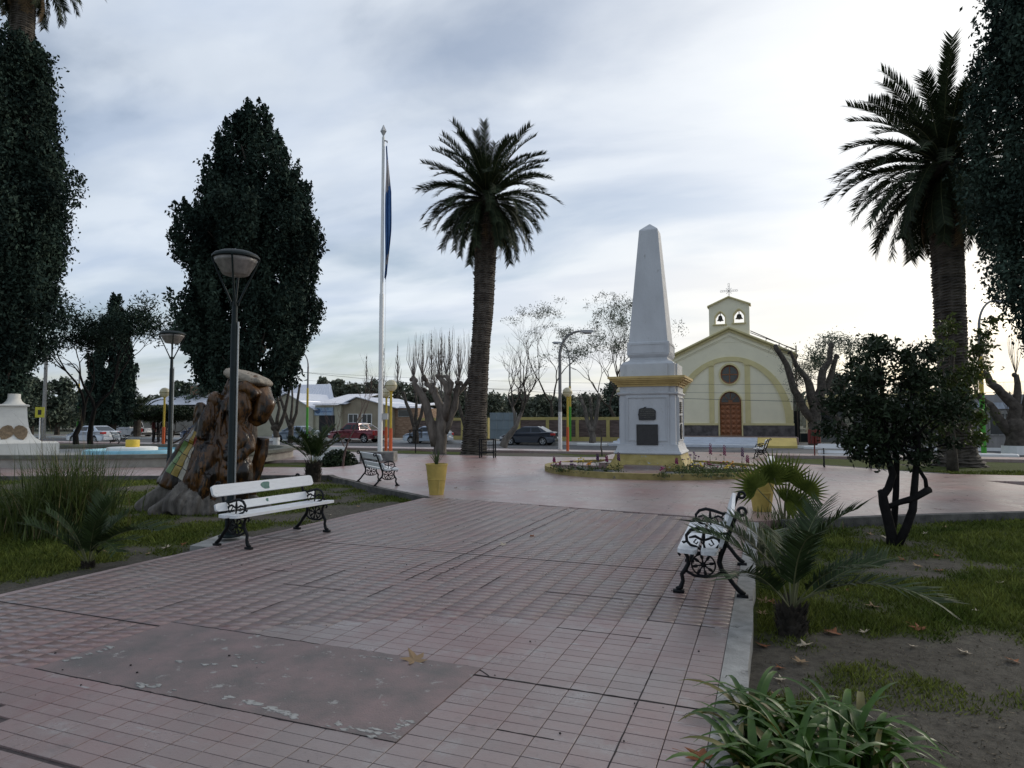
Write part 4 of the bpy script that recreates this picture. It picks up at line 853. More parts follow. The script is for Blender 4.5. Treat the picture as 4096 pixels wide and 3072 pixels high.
def remeshed(name, prims, m, vox, sm=4, groove=0.05):
    b = MB()
    for pr in prims:
        if pr[0] == 'c': b.tube(pr[1], pr[2], 14)
        else:
            _, c, r, sc_, ro = pr; k = len(b.v); b.ball((0, 0, 0), r, 16, 10, 0, sc_); Mx = Euler(ro).to_matrix()
            for i in range(k, len(b.v)): b.v[i] = tuple(Mx @ Vector(b.v[i]) + Vector(c))
    o = b.build(name, m, st); md = o.modifiers.new('r', 'REMESH'); md.mode = 'VOXEL'; md.voxel_size = vox
    s2 = o.modifiers.new('s', 'SMOOTH'); s2.factor = 0.5; s2.iterations = sm
    dg = bpy.context.evaluated_depsgraph_get(); me = bpy.data.meshes.new_from_object(o.evaluated_get(dg)); o.modifiers.clear(); o.data = me
    co = np.empty(len(me.vertices) * 3, np.float32); me.vertices.foreach_get('co', co); co = co.reshape(-1, 3); nn_ = np.empty(len(me.vertices) * 3, np.float32); me.vertices.foreach_get('normal', nn_); nn_ = nn_.reshape(-1, 3); g1_, g2_ = fnoise(91), fnoise(92)
    an = np.arctan2(co[:, 1] + 0.3, co[:, 0]); dsp = groove * ((g1_(an * 9 + 20, co[:, 2] * 1.6) - 0.5) * 1.6 + (g2_(an * 24 + 30, co[:, 2] * 4 + 5) - 0.5) * 0.8)
    co += nn_ * dsp[:, None]; me.vertices.foreach_set('co', co.ravel()); me.update(); me.shade_smooth(); return o
def cap(pts, r): return ('c', [S(*p) for p in pts], [x * SS for x in r])
def ell(px, py, y, r, sc_, ro=(0, 0, 0)): return ('e', S(px, py, y), r * SS, sc_, ro)
prims = [cap([(232, 400, -0.34), (229, 420, -0.40), (228, 440, -0.42), (231, 456, -0.5)], [3.2, 3, 3.4, 3]), cap([(238, 388, -0.30), (252, 386, -0.34), (262, 396, -0.30)], [5, 5.5, 5]), cap([(217, 446, -0.48), (213, 462, -0.56), (207, 476, -0.58)], [3.6, 4, 3.4]), cap([(226, 470, -0.62), (221, 484, -0.64), (217, 498, -0.6)], [4, 4.5, 4]), ell(240, 452, -0.52, 5, (1.2, 0.8, 0.9)), ell(254, 468, -0.46, 6, (1, 0.8, 1.2)), cap([(243, 470, -0.5), (246, 484, -0.46), (243, 500, -0.4)], [5, 4.4, 4]), cap([(268, 396, -0.16), (272, 404, -0.18), (269, 412, -0.2)], [4, 4.4, 3]),
    cap([(210, 498, 0), (212, 470, 0), (222, 440, 0.02), (234, 412, 0.03), (242, 392, 0.05)], [34, 29, 24, 19, 17]),
    cap([(229, 387, 0.05), (246, 390, 0.05), (262, 395, 0.05)], [15, 17, 14]),                     # the block under the saw cut
    cap([(262, 388, -0.08), (268, 402, -0.1), (263, 418, -0.12), (258, 424, -0.12)], [9, 9, 7, 4]),   # scroll hanging at the right
    cap([(263, 421, -0.14), (259, 415, -0.18), (256, 420, -0.18)], [4, 4, 3]),
    ell(247, 408, -0.40, 8.5, (0.8, 0.8, 1.5)), ell(247, 402, -0.36, 10, (0.95, 0.8, 1.0)),           # long head with hood
    cap([(241, 396, -0.36), (239, 410, -0.40), (243, 420, -0.42)], [4, 4, 3]), cap([(252, 394, -0.36), (255, 408, -0.38), (250, 422, -0.4)], [3.5, 4, 3]),
    ell(246.6, 410, -0.60, 2.6, (0.7, 1, 1.6)),
    cap([(247, 421, -0.36), (247, 431, -0.36)], [5, 6]),
    ell(247, 437, -0.34, 11, (1.05, 0.8, 1.1)), ell(242, 444, -0.40, 8, (1, 0.8, 0.9)),                # breast
    cap([(255, 434, -0.28), (258, 446, -0.36), (250, 455, -0.46), (240, 462, -0.46)], [5, 4.6, 4.2, 4]), cap([(236, 434, -0.36), (232, 450, -0.44), (238, 464, -0.5)], [5, 4.6, 4]),
    ell(249, 462, -0.34, 10, (1, 0.8, 1.1)), cap([(252, 462, -0.36), (255, 476, -0.34), (250, 494, -0.3)], [8, 6.5, 5.5]), cap([(238, 466, -0.42), (233, 482, -0.42), (230, 500, -0.34)], [8, 6.5, 6]),
    cap([(264, 436, 0.0), (262, 452, 0.02), (256, 472, 0.02), (251, 492, 0.02)], [6.5, 7, 6, 5]),     # board-like limb at the right
    cap([(221, 402, -0.30), (217, 420, -0.40), (214, 437, -0.42)], [6.2, 6.6, 4.5]), ell(222, 400, -0.32, 6.5, (1, 0.9, 1.15)),   # raised forearm
    cap([(210, 404, -0.10), (207, 420, -0.12), (206, 436, -0.16)], [9, 8, 7]),
    cap([(226, 444, -0.42), (219, 462, -0.50), (212, 480, -0.52), (206, 496, -0.46)], [9, 9, 8, 7]),   # thighs
    cap([(213, 444, -0.34), (208, 462, -0.40), (202, 480, -0.44)], [6, 6, 6]), cap([(230, 450, -0.30), (226, 470, -0.5), (222, 494, -0.48)], [6, 7, 6]),
    cap([(203, 430, -0.05), (197, 448, -0.15), (190, 466, -0.22), (182, 484, -0.25)], [9, 12, 14, 15])]
remeshed('carving', prims, M_var, 0.024, 2)
roots = [cap([(213, 506, 0.05), (212, 488, 0.05), (206, 468, 0.1), (198, 448, 0.12), (193, 432, 0.14)], [34, 31, 22, 12, 5]),
    cap([(196, 470, 0.02), (180, 484, -0.05), (164, 496, -0.15), (150, 506, -0.2)], [16, 13, 9, 6]), cap([(200, 488, -0.3), (186, 500, -0.5), (172, 508, -0.62)], [13, 9, 5]),
    cap([(205, 486, -0.45), (198, 498, -0.66), (194, 508, -0.72)], [11, 10, 8]), cap([(216, 488, -0.45), (213, 500, -0.66), (212, 509, -0.72)], [11, 9, 8]),
    cap([(236, 492, -0.3), (244, 503, -0.5), (252, 510, -0.6)], [11, 7, 5]), cap([(240, 496, 0.1), (255, 506, 0.15), (266, 510, 0.2)], [12, 8, 5]), cap([(186, 440, 0.2), (180, 455, 0.15), (176, 472, 0.1)], [7, 8, 8]), cap([(225, 498, -0.5), (228, 510, -0.68)], [9, 7])]
remeshed('roots', roots, M_bark, 0.035, 2, 0.09)
remeshed('saw_cut', [('e', S(246.5, 377.0, 0.03), 1.0, (24.5 * SS, 0.42, 7.0 * SS), (0, R(15), 0)), ('e', S(262, 380, 0.0), 1.0, (9.5 * SS, 0.32, 4.6 * SS), (0, R(24), 0)), ('e', S(233, 371.0, 0.05), 1.0, (9 * SS, 0.30, 4.6 * SS), (0, R(8), 0))], M_cut, 0.022, 1, 0.03)
sq_cols = [(0.24, 0.23, 0.20), (0.30, 0.20, 0.035), (0.20, 0.035, 0.02), (0.10, 0.17, 0.05), (0.28, 0.20, 0.04), (0.30, 0.27, 0.21)]
rows = [((200, 427), (208, 432)), ((194, 438), (206, 445)), ((189, 448), (204, 456)), ((184, 458), (202, 467)), ((179, 467), (199, 477))]
from mathutils.bvhtree import BVHTree
bv1 = BVHTree.FromPolygons([v.co[:] for v in st.children[0].data.vertices], [p.vertices[:] for p in st.children[0].data.polygons])
bv2 = BVHTree.FromPolygons([v.co[:] for v in st.children[1].data.vertices], [p.vertices[:] for p in st.children[1].data.polygons])
def front(x, z):
    ys = [h[0].y for h in (bv.ray_cast(Vector((x, -3, z)), Vector((0, 1, 0))) for bv in (bv1, bv2)) if h[0] is not None]
    return min(ys) if ys else None
ci = 0
for i in range(4):
    for j in range(3):
        def lerp(a, b_, t): return (a[0] + (b_[0] - a[0]) * t, a[1] + (b_[1] - a[1]) * t)
        l0, r0 = rows[i]; l1_, r1 = rows[i + 1]; n_ = 4; g = MB(); vv = []
        for a in range(n_ + 1):
            for c_ in range(n_ + 1):
                ta, tb = 0.04 + 0.92 * a / n_, (j + 0.05 + 0.90 * c_ / n_) / 3; p = lerp(lerp(l0, r0, tb), lerp(l1_, r1, tb), ta); q = S(*p); y = front(q[0], q[2]); vv.append((q[0], (y if y is not None else -0.2) - 0.012, q[2]))
        nn = n_ + 1; g.add(vv + [(x, y + 0.03, z) for x, y, z in vv], [(a * nn + c_, a * nn + c_ + 1, (a + 1) * nn + c_ + 1, (a + 1) * nn + c_) for a in range(n_) for c_ in range(n_)])
        per = [k for k in range(nn)] + [k * nn + n_ for k in range(1, nn)] + [n_ * nn + k for k in range(n_ - 1, -1, -1)] + [k * nn for k in range(n_ - 1, 0, -1)]
        g.add([], []); 
        for k in range(len(per)): a_, b_ = per[k], per[(k + 1) % len(per)]; g.f.append((a_, b_, b_ + nn * nn, a_ + nn * nn)); g.m.append(0)
        g.build('painted_square', mat('stump_paint_%d' % ((3 * i + j) % 6 if i != 2 else (j + 3)), sq_cols[(3 * i + j) % 6 if i != 2 else (j + 3)], 0.45, 0.25, 9, 0.3, 30, coat=0.3), st, smooth='auto'); ci += 1
# ---------------------------------------------------------------- church
def prism_h(self, outer, holes, to3, h, mi=0):             # outline with holes, given thickness
    loops = [outer] + holes; flat = [p for l in loops for p in l]; n = len(flat); k = len(self.v)
    self.v += [tuple(to3(a, b, 0)) for a, b in flat] + [tuple(to3(a, b, h)) for a, b in flat]
    for t in tessellate_polygon([[Vector((a, b, 0)) for a, b in l] for l in loops]):
        self.f.append(tuple(k + i for i in t)); self.m.append(mi); self.f.append(tuple(k + n + i for i in reversed(t))); self.m.append(mi)
    s = k
    for l in loops:
        m_ = len(l)
        for i in range(m_): self.f.append((s + i, s + (i + 1) % m_, s + n + (i + 1) % m_, s + n + i)); self.m.append(mi)
        s += m_
    return self
MB.prism_h = prism_h
VCH = 55.0
def _ch(x, y): return WV((2650 + x / 2.2117) / 4, (1100 + y / 2.2117) / 4, VCH)
UC = _ch(596, 900).x; SU = (_ch(1150, 900).x - UC) / (1150 - 596); Z0 = 0.33
SZ = (_ch(597, 200).z - _ch(597, 1425).z) / 1225
def CU(x): return UC + (x - 596) * SU
def CZ(y): return Z0 + (1425 - y) * SZ
church = empty('church', (UC, VCH, Z0), 0, 'cream church with bell gable, round window and wooden arched door', 'church')
def cw(a, b, d): return (CU(a) - UC, -d, CZ(b) - Z0)        # d metres proud of the facade
M_cr = mat('cream_plaster', (0.82, 0.765, 0.57), 0.8, 0.05, 0.8, 0.2, 12, spots=((0.68, 0.64, 0.48), 1.6, 0.66))
M_cy = mat('church_yellow', (0.64, 0.56, 0.29), 0.8, 0.08, 1.5, 0.2, 12)
M_stone = mat('stone_base', (0.10, 0.09, 0.088), 0.9, 0.45, 2.2, 0.9, 5, c2=(0.15, 0.135, 0.13))
M_wood = mat('door_wood', (0.24, 0.10, 0.045), 0.6, 0.2, 3, 0.2, 20)
M_dark = mat('window_glass_dark', (0.022, 0.027, 0.032), 0.12, 0.3, 3, spec=0.6)
def arc(cx, cy, rx, ry, a0, a1, n): return [(cx + rx * math.cos(R(a)), cy - ry * math.sin(R(a))) for a in np.linspace(a0, a1, n)]
dr = 100; dsp = 1135
door_hole = [(596 - dr, 1425), (596 - dr, dsp)] + arc(596, dsp, dr, dr, 180, 0, 17)[1:-1] + [(596 + dr, dsp), (596 + dr, 1425)]
win = arc(593, 883, 84, 84, 0, 360, 33)[:-1]
wall_o = [(42, 1425)] + door_hole + [(1150, 1425), (1150, 720), (596, 482), (42, 720)]
MB().prism_h(wall_o, [win], lambda a, b, d: cw(a, b, -d), 0.5).build('facade', M_cr, church)
x0, x1 = CU(42) - UC, CU(1150) - UC; ze, za = CZ(720) - Z0, CZ(482) - Z0
b = MB(); b.box(x0, x0 + 0.4, 0.502, 24, 0, ze); b.box(x1 - 0.4, x1, 0.502, 24, 0, ze); b.prism([(x0 + 0.01, 0), (x1 - 0.01, 0), (x1 - 0.01, ze - 0.02), (0, za - 0.02), (x0 + 0.01, ze - 0.02)], lambda a, c, d: (a, 23.5 + d, c), 0.49); b.build('nave_wall', M_cr, church)
for sgn, xe in ((-1, x0), (1, x1)):
    xo = xe + sgn * 0.45; zo = ze - 0.45 * (za - ze) / abs(xe)
    MB().prism([(xo, zo), (0, za), (0, za + 0.16), (xo, zo + 0.16)], lambda a, c, d: (a, 0.06 + d, c), 24.2).build('roof', mat('church_roof', (0.3, 0.27, 0.24), 0.8), church)
# stone base, left and right of the door; a plain yellow course above it
for a0, a1 in ((36, 596 - dr - 12), (596 + dr + 12, 1160)):
    MB().prism([(a0, 1425), (a1, 1425), (a1, 1332), (a0, 1332)], lambda a, c, d: cw(a, c, d), 0.07).build('stone_base', M_stone, church)
    MB().prism([(a0 + 3, 1331), (a1 - 3, 1331), (a1 - 3, 1313), (a0 + 3, 1313)], lambda a, c, d: cw(a, c, d), 0.10).build('base_course', M_cy, church)
def strip(name, inner, outer, d, m=M_cy, base=0.0, closed=False): return MB().band(inner, outer, lambda a, c, q: cw(a, c, base + q), d, closed=closed).build(name, m, church)
strip('great_arch', arc(596, 1312, 487, 547, 0, 180, 49), arc(596, 1312, 552, 585, 0, 180, 49), 0.10)
strip('door_surround', [(596 - dr, 1424), (596 - dr, dsp)] + arc(596, dsp, dr, dr, 180, 0, 17)[1:-1] + [(596 + dr, dsp), (596 + dr, 1424)], [(596 - dr - 11, 1424), (596 - dr - 11, dsp)] + arc(596, dsp, dr + 11, dr + 11, 180, 0, 17)[1:-1] + [(596 + dr + 11, dsp), (596 + dr + 11, 1424)], 0.09)
strip('window_surround', arc(593, 883, 84, 84, 0, 360, 33)[:-1], arc(593, 883, 98, 98, 0, 360, 33)[:-1], 0.08, closed=True)
for a0, a1 in ((402, 448), (730, 778)):
    MB().prism([(a0, 1312), (a1, 1312), (a1, 806), (a0, 806)], lambda a, c, d: cw(a, c, d), 0.07).build('pilaster', M_cy, church)
    MB().prism([(a0 - 3, 805), (a1 + 3, 805), (a1 + 9, 790), (a1 + 9, 781), (a0 - 9, 781), (a0 - 9, 790)], lambda a, c, d: cw(a, c, d), 0.13).build('capital', M_cy, church)
MB().prism([(1083, 1312), (1148, 1312), (1148, 1200), (1083, 1200)], lambda a, c, d: cw(a, c, d), 0.102).build('corner_pier', M_cy, church)
MB().prism([(44, 1312), (109, 1312), (109, 1200), (44, 1200)], lambda a, c, d: cw(a, c, d), 0.102).build('corner_pier', M_cy, church)
def chevron(name, ap, sl, ex, w, d, m): strip(name, [(596 - ex, ap + ex * sl + w), (596, ap + w), (596 + ex, ap + ex * sl + w)], [(596 - ex, ap + ex * sl), (596, ap), (596 + ex, ap + ex * sl)], d, m)
SL = 253 / 595
chevron('raking_cornice', 462, SL, 590, 15, 0.34, M_cy); chevron('raking_cornice', 478.5, SL, 575, 9, 0.26, mat('church_yellow_deep', (0.43, 0.36, 0.16), 0.8, 0.08, 1.5)); chevron('raking_cornice', 489, SL, 566, 12, 0.18, M_cy)
chevron('raking_moulding', 530, SL, 545, 8, 0.09, M_cr); chevron('raking_moulding', 543, SL, 515, 6, 0.06, M_cr)
# window and door
rw = MB().prism(arc(593, 883, 83, 83, 0, 360, 33)[:-1], lambda a, c, d: cw(a, c, -0.22 - d), 0.02).build('round_window', M_dark, church)
b = MB(); b.prism([(588, 800), (598, 800), (598, 966), (588, 966)], lambda a, c, d: cw(a, c, -0.20 + d), 0.05); b.prism([(510, 878), (676, 878), (676, 888), (510, 888)], lambda a, c, d: cw(a, c, -0.198 + d), 0.05); b.build('glazing_bar', M_wood, rw)
MB().band(arc(593, 883, 72, 72, 0, 360, 33)[:-1], arc(593, 883, 83.5, 83.5, 0, 360, 33)[:-1], lambda a, c, d: cw(a, c, -0.199 + d), 0.05, closed=True).build('frame', M_wood, rw)
MB().prism(arc(596, 1128, 96, 96, 180, 0, 17) , lambda a, c, d: cw(a, c, -0.24 - d), 0.02).build('fanlight', M_dark, church)
b = MB()
for a in (45, 90, 135): c, s = math.cos(R(a)), math.sin(R(a)); b.prism([(596 - 3 * s, 1128 - 3 * c), (596 + 3 * s, 1128 + 3 * c), (596 + 92 * c + 3 * s, 1128 - 92 * s + 3 * c), (596 + 92 * c - 3 * s, 1128 - 92 * s - 3 * c)], lambda x, z, d: cw(x, z, -0.235 + d), 0.05)
b.prism(arc(596, 1128, 20, 20, 180, 0, 9), lambda x, z, d: cw(x, z, -0.236 + d), 0.055)
b.band(arc(596, 1128, 84, 84, 180, 0, 17), arc(596, 1128, 99, 99, 180, 0, 17), lambda x, z, d: cw(x, z, -0.232 + d), 0.06); b.build('fanlight_bars', M_wood, church)
MB().prism([(497, 1146), (695, 1146), (695, 1129), (497, 1129)], lambda a, c, d: cw(a, c, -0.24 + d), 0.10).build('transom', M_wood, church)
for a0, a1 in ((498, 595.2), (596.8, 694)):
    lf = MB().prism([(a0, 1424), (a1, 1424), (a1, 1147), (a0, 1147)], lambda a, c, d: cw(a, c, -0.24 - d), 0.06).build('door_leaf', M_wood, church)
    b = MB(); w2 = (a1 - a0 - 16) / 2
    for i in range(2):
        for j in range(6):
            l, t_ = a0 + 6 + i * (w2 + 5), 1154 + j * 43.5; r_, bt = l + w2, t_ + 36
            b.add([cw(l, t_, -0.238), cw(r_, t_, -0.238), cw(r_, bt, -0.238), cw(l, bt, -0.238), cw((l + r_) / 2, (t_ + bt) / 2, -0.10)], [(0, 1, 4), (1, 2, 4), (2, 3, 4), (3, 0, 4)])
    b.build('raised_panels', mat('door_panel', (0.30, 0.125, 0.06), 0.55, 0.15, 3), lf)
# bell gable
op = lambda x0_, x1_, yb, yt: [(x0_, yb), (x0_, yt + 48)] + [((x0_ + x1_) / 2 - (x1_ - x0_) / 2 * q, yt + 48 * q ** 1.7) for q in (0.85, 0.6, 0.35, 0.15)] + [((x0_ + x1_) / 2, yt)] + [((x0_ + x1_) / 2 + (x1_ - x0_) / 2 * q, yt + 48 * q ** 1.7) for q in (0.15, 0.35, 0.6, 0.85)] + [(x1_, yt + 48), (x1_, yb)]
oA, oB = op(472, 560, 434, 326), op(643, 735, 429, 313)
bel = MB().prism_h([(412, 600), (783, 600), (783, 272), (597, 196), (412, 272)], [oA, oB], lambda a, c, d: cw(a, c, 0.02 - d), 0.75).build('bell_gable', M_cr, church)
for o_, nm in ((oA, 'arch_surround'), (oB, 'arch_surround')):
    cxm = sum(p[0] for p in o_) / len(o_); big = [(cxm + (x - cxm) * 1.17, y - (10 if y < 420 else 0)) for x, y in o_]
    MB().band(o_, big, lambda a, c, d: cw(a, c, 0.02 + d), 0.05).build(nm, M_cy, bel)
for a0, a1, yb in ((447, 577, 434), (622, 752, 429)): MB().prism([(a0, yb + 10), (a1, yb + 10), (a1, yb + 1), (a0, yb + 1)], lambda a, c, d: cw(a, c, -0.3 + d), 0.45).build('sill', M_cy, bel)
MB().band([(398, 277 + 3), (597, 198), (798, 277)], [(398, 264 + 3), (597, 188), (798, 264)], lambda a, c, d: cw(a, c, 0.2 - d), 1.1).build('coping', M_cy, bel)
b = MB(); cz0 = 188
def rod(p, q, r=0.013): b.tube([cw(p[0], p[1], -0.3), cw(q[0], q[1], -0.3)], r, 5)
for dx in (-6, 6): rod((599 + dx, cz0), (599 + dx, 76)); 
for dz in (-6, 6): rod((530, 134 + dz), (670, 134 + dz))
for (x, y, ux, uy) in ((599, 76, 0, -1), (530, 134, -1, 0), (670, 134, 1, 0)):
    px_, py_ = -uy, ux; rod((x + px_ * 6, y + py_ * 6), (x + px_ * 10 + ux * 4, y + py_ * 10 + uy * 4)); rod((x - px_ * 6, y - py_ * 6), (x - px_ * 10 + ux * 4, y - py_ * 10 + uy * 4)); rod((x + px_ * 10 + ux * 4, y + py_ * 10 + uy * 4), (x + ux * 11, y + uy * 11)); rod((x - px_ * 10 + ux * 4, y - py_ * 10 + uy * 4), (x + ux * 11, y + uy * 11))
for k in range(6): rod((593, cz0 - 18 * k), (605, cz0 - 18 * k - 9), 0.012)
for k in range(7): rod((535 + 20 * k, 128), (545 + 20 * k, 140), 0.012)
for sx in (-1, 1):
    for sy in (-1, 1): rod((599 + sx * 10, 134 + sy * 10), (599 + sx * 25, 134 + sy * 25), 0.016)
b.ball(cw(599, 134, -0.3), 0.07, 8, 6); b.build('cross', mat('thin_steel', (0.16, 0.17, 0.19), 0.5, metal=0.4), church)
# bells hang in the openings
M_bell = mat('bell_bronze', (0.055, 0.055, 0.048), 0.45, 0.3, 10, metal=0.5)
def bell(x, ytop, ybot, w, label):
    zt, zb = CZ(ytop), CZ(ybot); h = zt - zb; r = w * SU / 2; e = empty('bell', (CU(x), VCH + 0.35, zb), 0, label, 'bell', 'bells in the bell gable')
    MB().lathe([(r, 0), (r * 0.96, h * 0.05), (r * 0.74, h * 0.22), (r * 0.62, h * 0.45), (r * 0.58, h * 0.7), (r * 0.46, h * 0.9), (r * 0.15, h)], n=20).build('body', M_bell, e, smooth='auto')
    MB().tube([(0, 0, -h * 0.15), (0, 0, h * 0.5)], [0.05, 0.03], 8).build('clapper', M_bell, e)
    MB().tube([(0, 0, h * 0.98), (0, 0, h + (CZ(ytop - 24) - zt))], 0.035, 6).build('hanger', M_bell, e)
bell(515, 350, 398, 64, 'bronze bell in the left opening of the church bell gable')
bell(689, 345, 389, 74, 'bronze bell in the right opening of the church bell gable')
# the old pipe rack that climbs the right slope of the roof
pr = empty('pipe_rack', (CU(1190), VCH + 1.2, 0.0), 0, 'rusty dark pipe rack along the right slope of the church roof', 'pipe rack')
def PQ(x, y, dd=1.2): return Vector((CU(x), VCH + dd, CZ(y)))
M_rust = mat('rusty_pipe', (0.05, 0.04, 0.035), 0.7, 0.3, 8)
MB().tube([PQ(786, 488), PQ(1195, 680)], 0.035, 6).build('pipe', M_rust, pr, world=True); MB().tube([PQ(786, 505), PQ(1185, 668)], 0.028, 6).build('pipe', M_rust, pr, world=True)
MB().tube([(CU(1192), VCH + 1.2, Z0 - 0.45), PQ(1192, 635)], 0.05, 8).build('post', M_rust, pr, world=True); MB().tube([PQ(1168, 690), PQ(1215, 682)], 0.03, 6).build('stay', M_rust, pr, world=True)
MB().tube([PQ(925, 590), PQ(932, 556)], 0.03, 6).build('strut', M_rust, pr, world=True); MB().tube([PQ(1103, 670), PQ(1108, 640)], 0.03, 6).build('strut', M_rust, pr, world=True)
# landing, steps, ramp
tag(MB().box(CU(42) - 3.5, CU(1170), 50.9, VCH - 0.003, -0.3, Z0).build('church_landing', M_tile), kind='structure')
steps = empty('church_steps', (CU(400), 49.9, -0.3), 0, 'wide white-painted steps in front of the church', 'steps')
sx0, sx1 = WV(611, 445, 50).x, WV(757.5, 445, 50).x
M_step = mat('step_white', (0.60, 0.63, 0.68), 0.7, 0.08, 2, 0.2, 20, spots=((0.32, 0.34, 0.36), 3, 0.64))
for k in range(4): MB().box(sx0 + 0.25 * k, sx1, 49.2 + 0.42 * k, 50.898, -0.35 + 0.17 * k + 0.001, -0.35 + 0.17 * (k + 1)).build('step', M_step, steps, world=True)
rp0, rp1 = WV(757.5, 445, 50).x + 0.01, WV(797, 445, 50).x
rm = MB().prism([(49.1, -0.349), (50.897, -0.349), (50.897, Z0 - 0.004), (49.1, -0.20)], lambda a, c, d: (rp0 + d, a, c), rp1 - rp0).build('church_ramp', mat('ramp_yellow', (0.50, 0.39, 0.12), 0.75, 0.1, 2, 0.3, 20, spots=((0.4, 0.33, 0.14), 3, 0.62)), None)
tag(rm, 'yellow-painted sloping ramp to the right of the church steps', 'ramp')
# ditch walls by the pollarded tree on both sides of the steps
for a0, a1, lbl in ((WV(580, 445, 50).x, sx0 - 0.15, 'white concrete edge of the ditch left of the church steps'), (WV(803, 445, 50).x, WV(850, 445, 50).x, 'white concrete edge of the ditch right of the yellow ramp')):
    tag(MB().bev(a0, a1, 49.0, 49.5, -0.35, -0.18, 0.04).build('ditch_edge', M_white), lbl, 'kerb')
tag(MB().bev(WV(969, 455, 37).x, WV(1017.5, 455, 37).x, 36.7, 37.2, -0.42, 0.02, 0.05).build('ditch_edge', M_white), 'long white concrete ditch edge at the far right of the street', 'kerb')

# ---------------------------------------------------------------- brick and ochre boundary wall
M_brickp = mat('old_brick', (0.13, 0.095, 0.085), 0.9, 0.35, 1.5, 0.8, 9, world_pos=True, stretch=(1, 1, 6), c2=(0.20, 0.15, 0.13))
M_ocw = mat('ochre_wall', (0.42, 0.35, 0.13), 0.8, 0.12, 1.5, 0.2, 10, world_pos=True)
bm_ = [(0.18, 0.135, 0.12), (0.15, 0.105, 0.095), (0.22, 0.165, 0.14)]
def wall_run(p0, p1, zt, n, label, vv=53.6, z0=-0.17):
    xa, xb = WV(p0, 430, vv).x, WV(p1, 430, vv).x; r = empty('boundary_wall', ((xa + xb) / 2, vv, z0), 0, label, 'wall', 'brick and ochre boundary walls')
    MB().box(xa, xb, vv, vv + 0.2, z0, zt - 0.25).build('infill', M_brickp, r, world=True)
    MB().box(xa, xb, vv - 0.06, vv + 0.26, zt - 0.248, zt).build('top_beam', M_ocw, r, world=True); MB().box(xa, xb, vv - 0.05, vv + 0.25, z0 - 0.05, z0 + 0.35).build('plinth', M_ocw, r, world=True)
    for k in range(n + 1):
        x = xa + (xb - xa) * k / n; MB().box(x - 0.14, x + 0.14, vv - 0.09, vv + 0.29, z0 - 0.04, zt + 0.003).build('pillar', M_ocw, r, world=True)
    h0, h1 = z0 + 0.36, zt - 0.26; nrow = int((h1 - h0) / 0.115)                        # courses of brick standing proud of the joints
    for j in range(nrow):
        MB().box(xa + 0.15, xb - 0.15, vv - 0.022 - 0.006 * (j % 3), vv - 0.001, h0 + j * (h1 - h0) / nrow + 0.012, h0 + (j + 1) * (h1 - h0) / nrow - 0.012).build('brick_course', M_brickp, r, world=True)
    return r
wall_run(519, 640, 1.85, 4, 'brick wall with ochre frame behind the dark sedan')
wall_run(416, 487, 1.80, 3, 'brick wall with ochre frame behind the silver hatchback')
ga, gb = WV(488, 430, 53.6).x, WV(518.3, 430, 53.6).x; gt = empty('sheet_gate', ((ga + gb) / 2, 53.6, -0.17), 0, 'grey-blue sheet metal gate between the two brick walls', 'gate')
M_sheet = mat('sheet_metal', (0.19, 0.235, 0.26), 0.55, 0.12, 2, stretch=(1, 1, 0.3), metal=0.3)
for k in range(4): xa = ga + 0.16 + (gb - ga - 0.32) * k / 4; MB().box(xa + 0.01, xa + (gb - ga - 0.32) / 4 - 0.01, 53.6, 53.66, -0.1, 2.25).build('panel', M_sheet, gt, world=True)
for z in (0.75, 1.6): MB().box(ga + 0.17, gb - 0.17, 53.55, 53.598, z, z + 0.06).build('rail', M_sheet, gt, world=True)
ew = empty('electric_box', (WV(630.5, 432, 53.5).x, 53.42, 0.25), 0, 'pale grey meter box on the brick wall left of the obelisk', 'meter box')
MB().bev(-0.28, 0.28, -0.02, 0.085, -0.42, 0.55, 0.02).build('cabinet', mat('meter_grey', (0.30, 0.33, 0.32), 0.7), ew); MB().box(-0.2, 0.2, -0.03, -0.021, 0.1, 0.38).build('door', mat('meter_dark', (0.12, 0.12, 0.12), 0.6), ew)

# ---------------------------------------------------------------- houses across the street
M_tin = mat('white_tin_roof', (0.58, 0.60, 0.66), 0.42, 0.08, 1.2, 0.2, 6, stretch=(6, 1, 1), metal=0.2)
M_trim = mat('tin_edge', (0.42, 0.47, 0.56), 0.5, 0.1, 2)
M_wallc = mat('pale_render', (0.43, 0.41, 0.31), 0.85, 0.1, 0.9, 0.3, 8, spots=((0.33, 0.31, 0.24), 1.2, 0.62)); M_wallb = mat('tan_render', (0.30, 0.255, 0.185), 0.85, 0.18, 0.9, 0.4, 8)
M_brick = mat('red_brick', (0.26, 0.15, 0.095), 0.9, 0.3, 2.4, 0.6, 10, stretch=(1, 1, 4), c2=(0.36, 0.25, 0.17))
def roof_slab(parent, a, c, e, f, name='roof', m=M_tin, th=0.07, ribs=14):   # a-c eave edge, f-e ridge edge (ordered round)
    a, c, e, f = map(Vector, (a, c, e, f)); nrm = (c - a).cross(f - a).normalized()
    if nrm.z < 0: nrm = -nrm
    b = MB(); b.add([a, c, e, f, a + nrm * th, c + nrm * th, e + nrm * th, f + nrm * th], [(0, 1, 2, 3), (4, 5, 6, 7), (0, 1, 5, 4), (1, 2, 6, 5), (2, 3, 7, 6), (3, 0, 4, 7)])
    o = b.build(name, m, parent, world=True); b = MB()
    for k in range(1, ribs):
        t = k / ribs; p, q = a.lerp(c, t) + nrm * th, f.lerp(e, t) + nrm * th; sd = (c - a).normalized() * 0.035; b.add([p - sd, p + sd, q + sd, q - sd, p + nrm * 0.035, q + nrm * 0.035], [(0, 1, 4), (3, 5, 2), (1, 2, 5, 4), (0, 4, 5, 3)])
    b.build('seam', m, o, world=True)
    return o
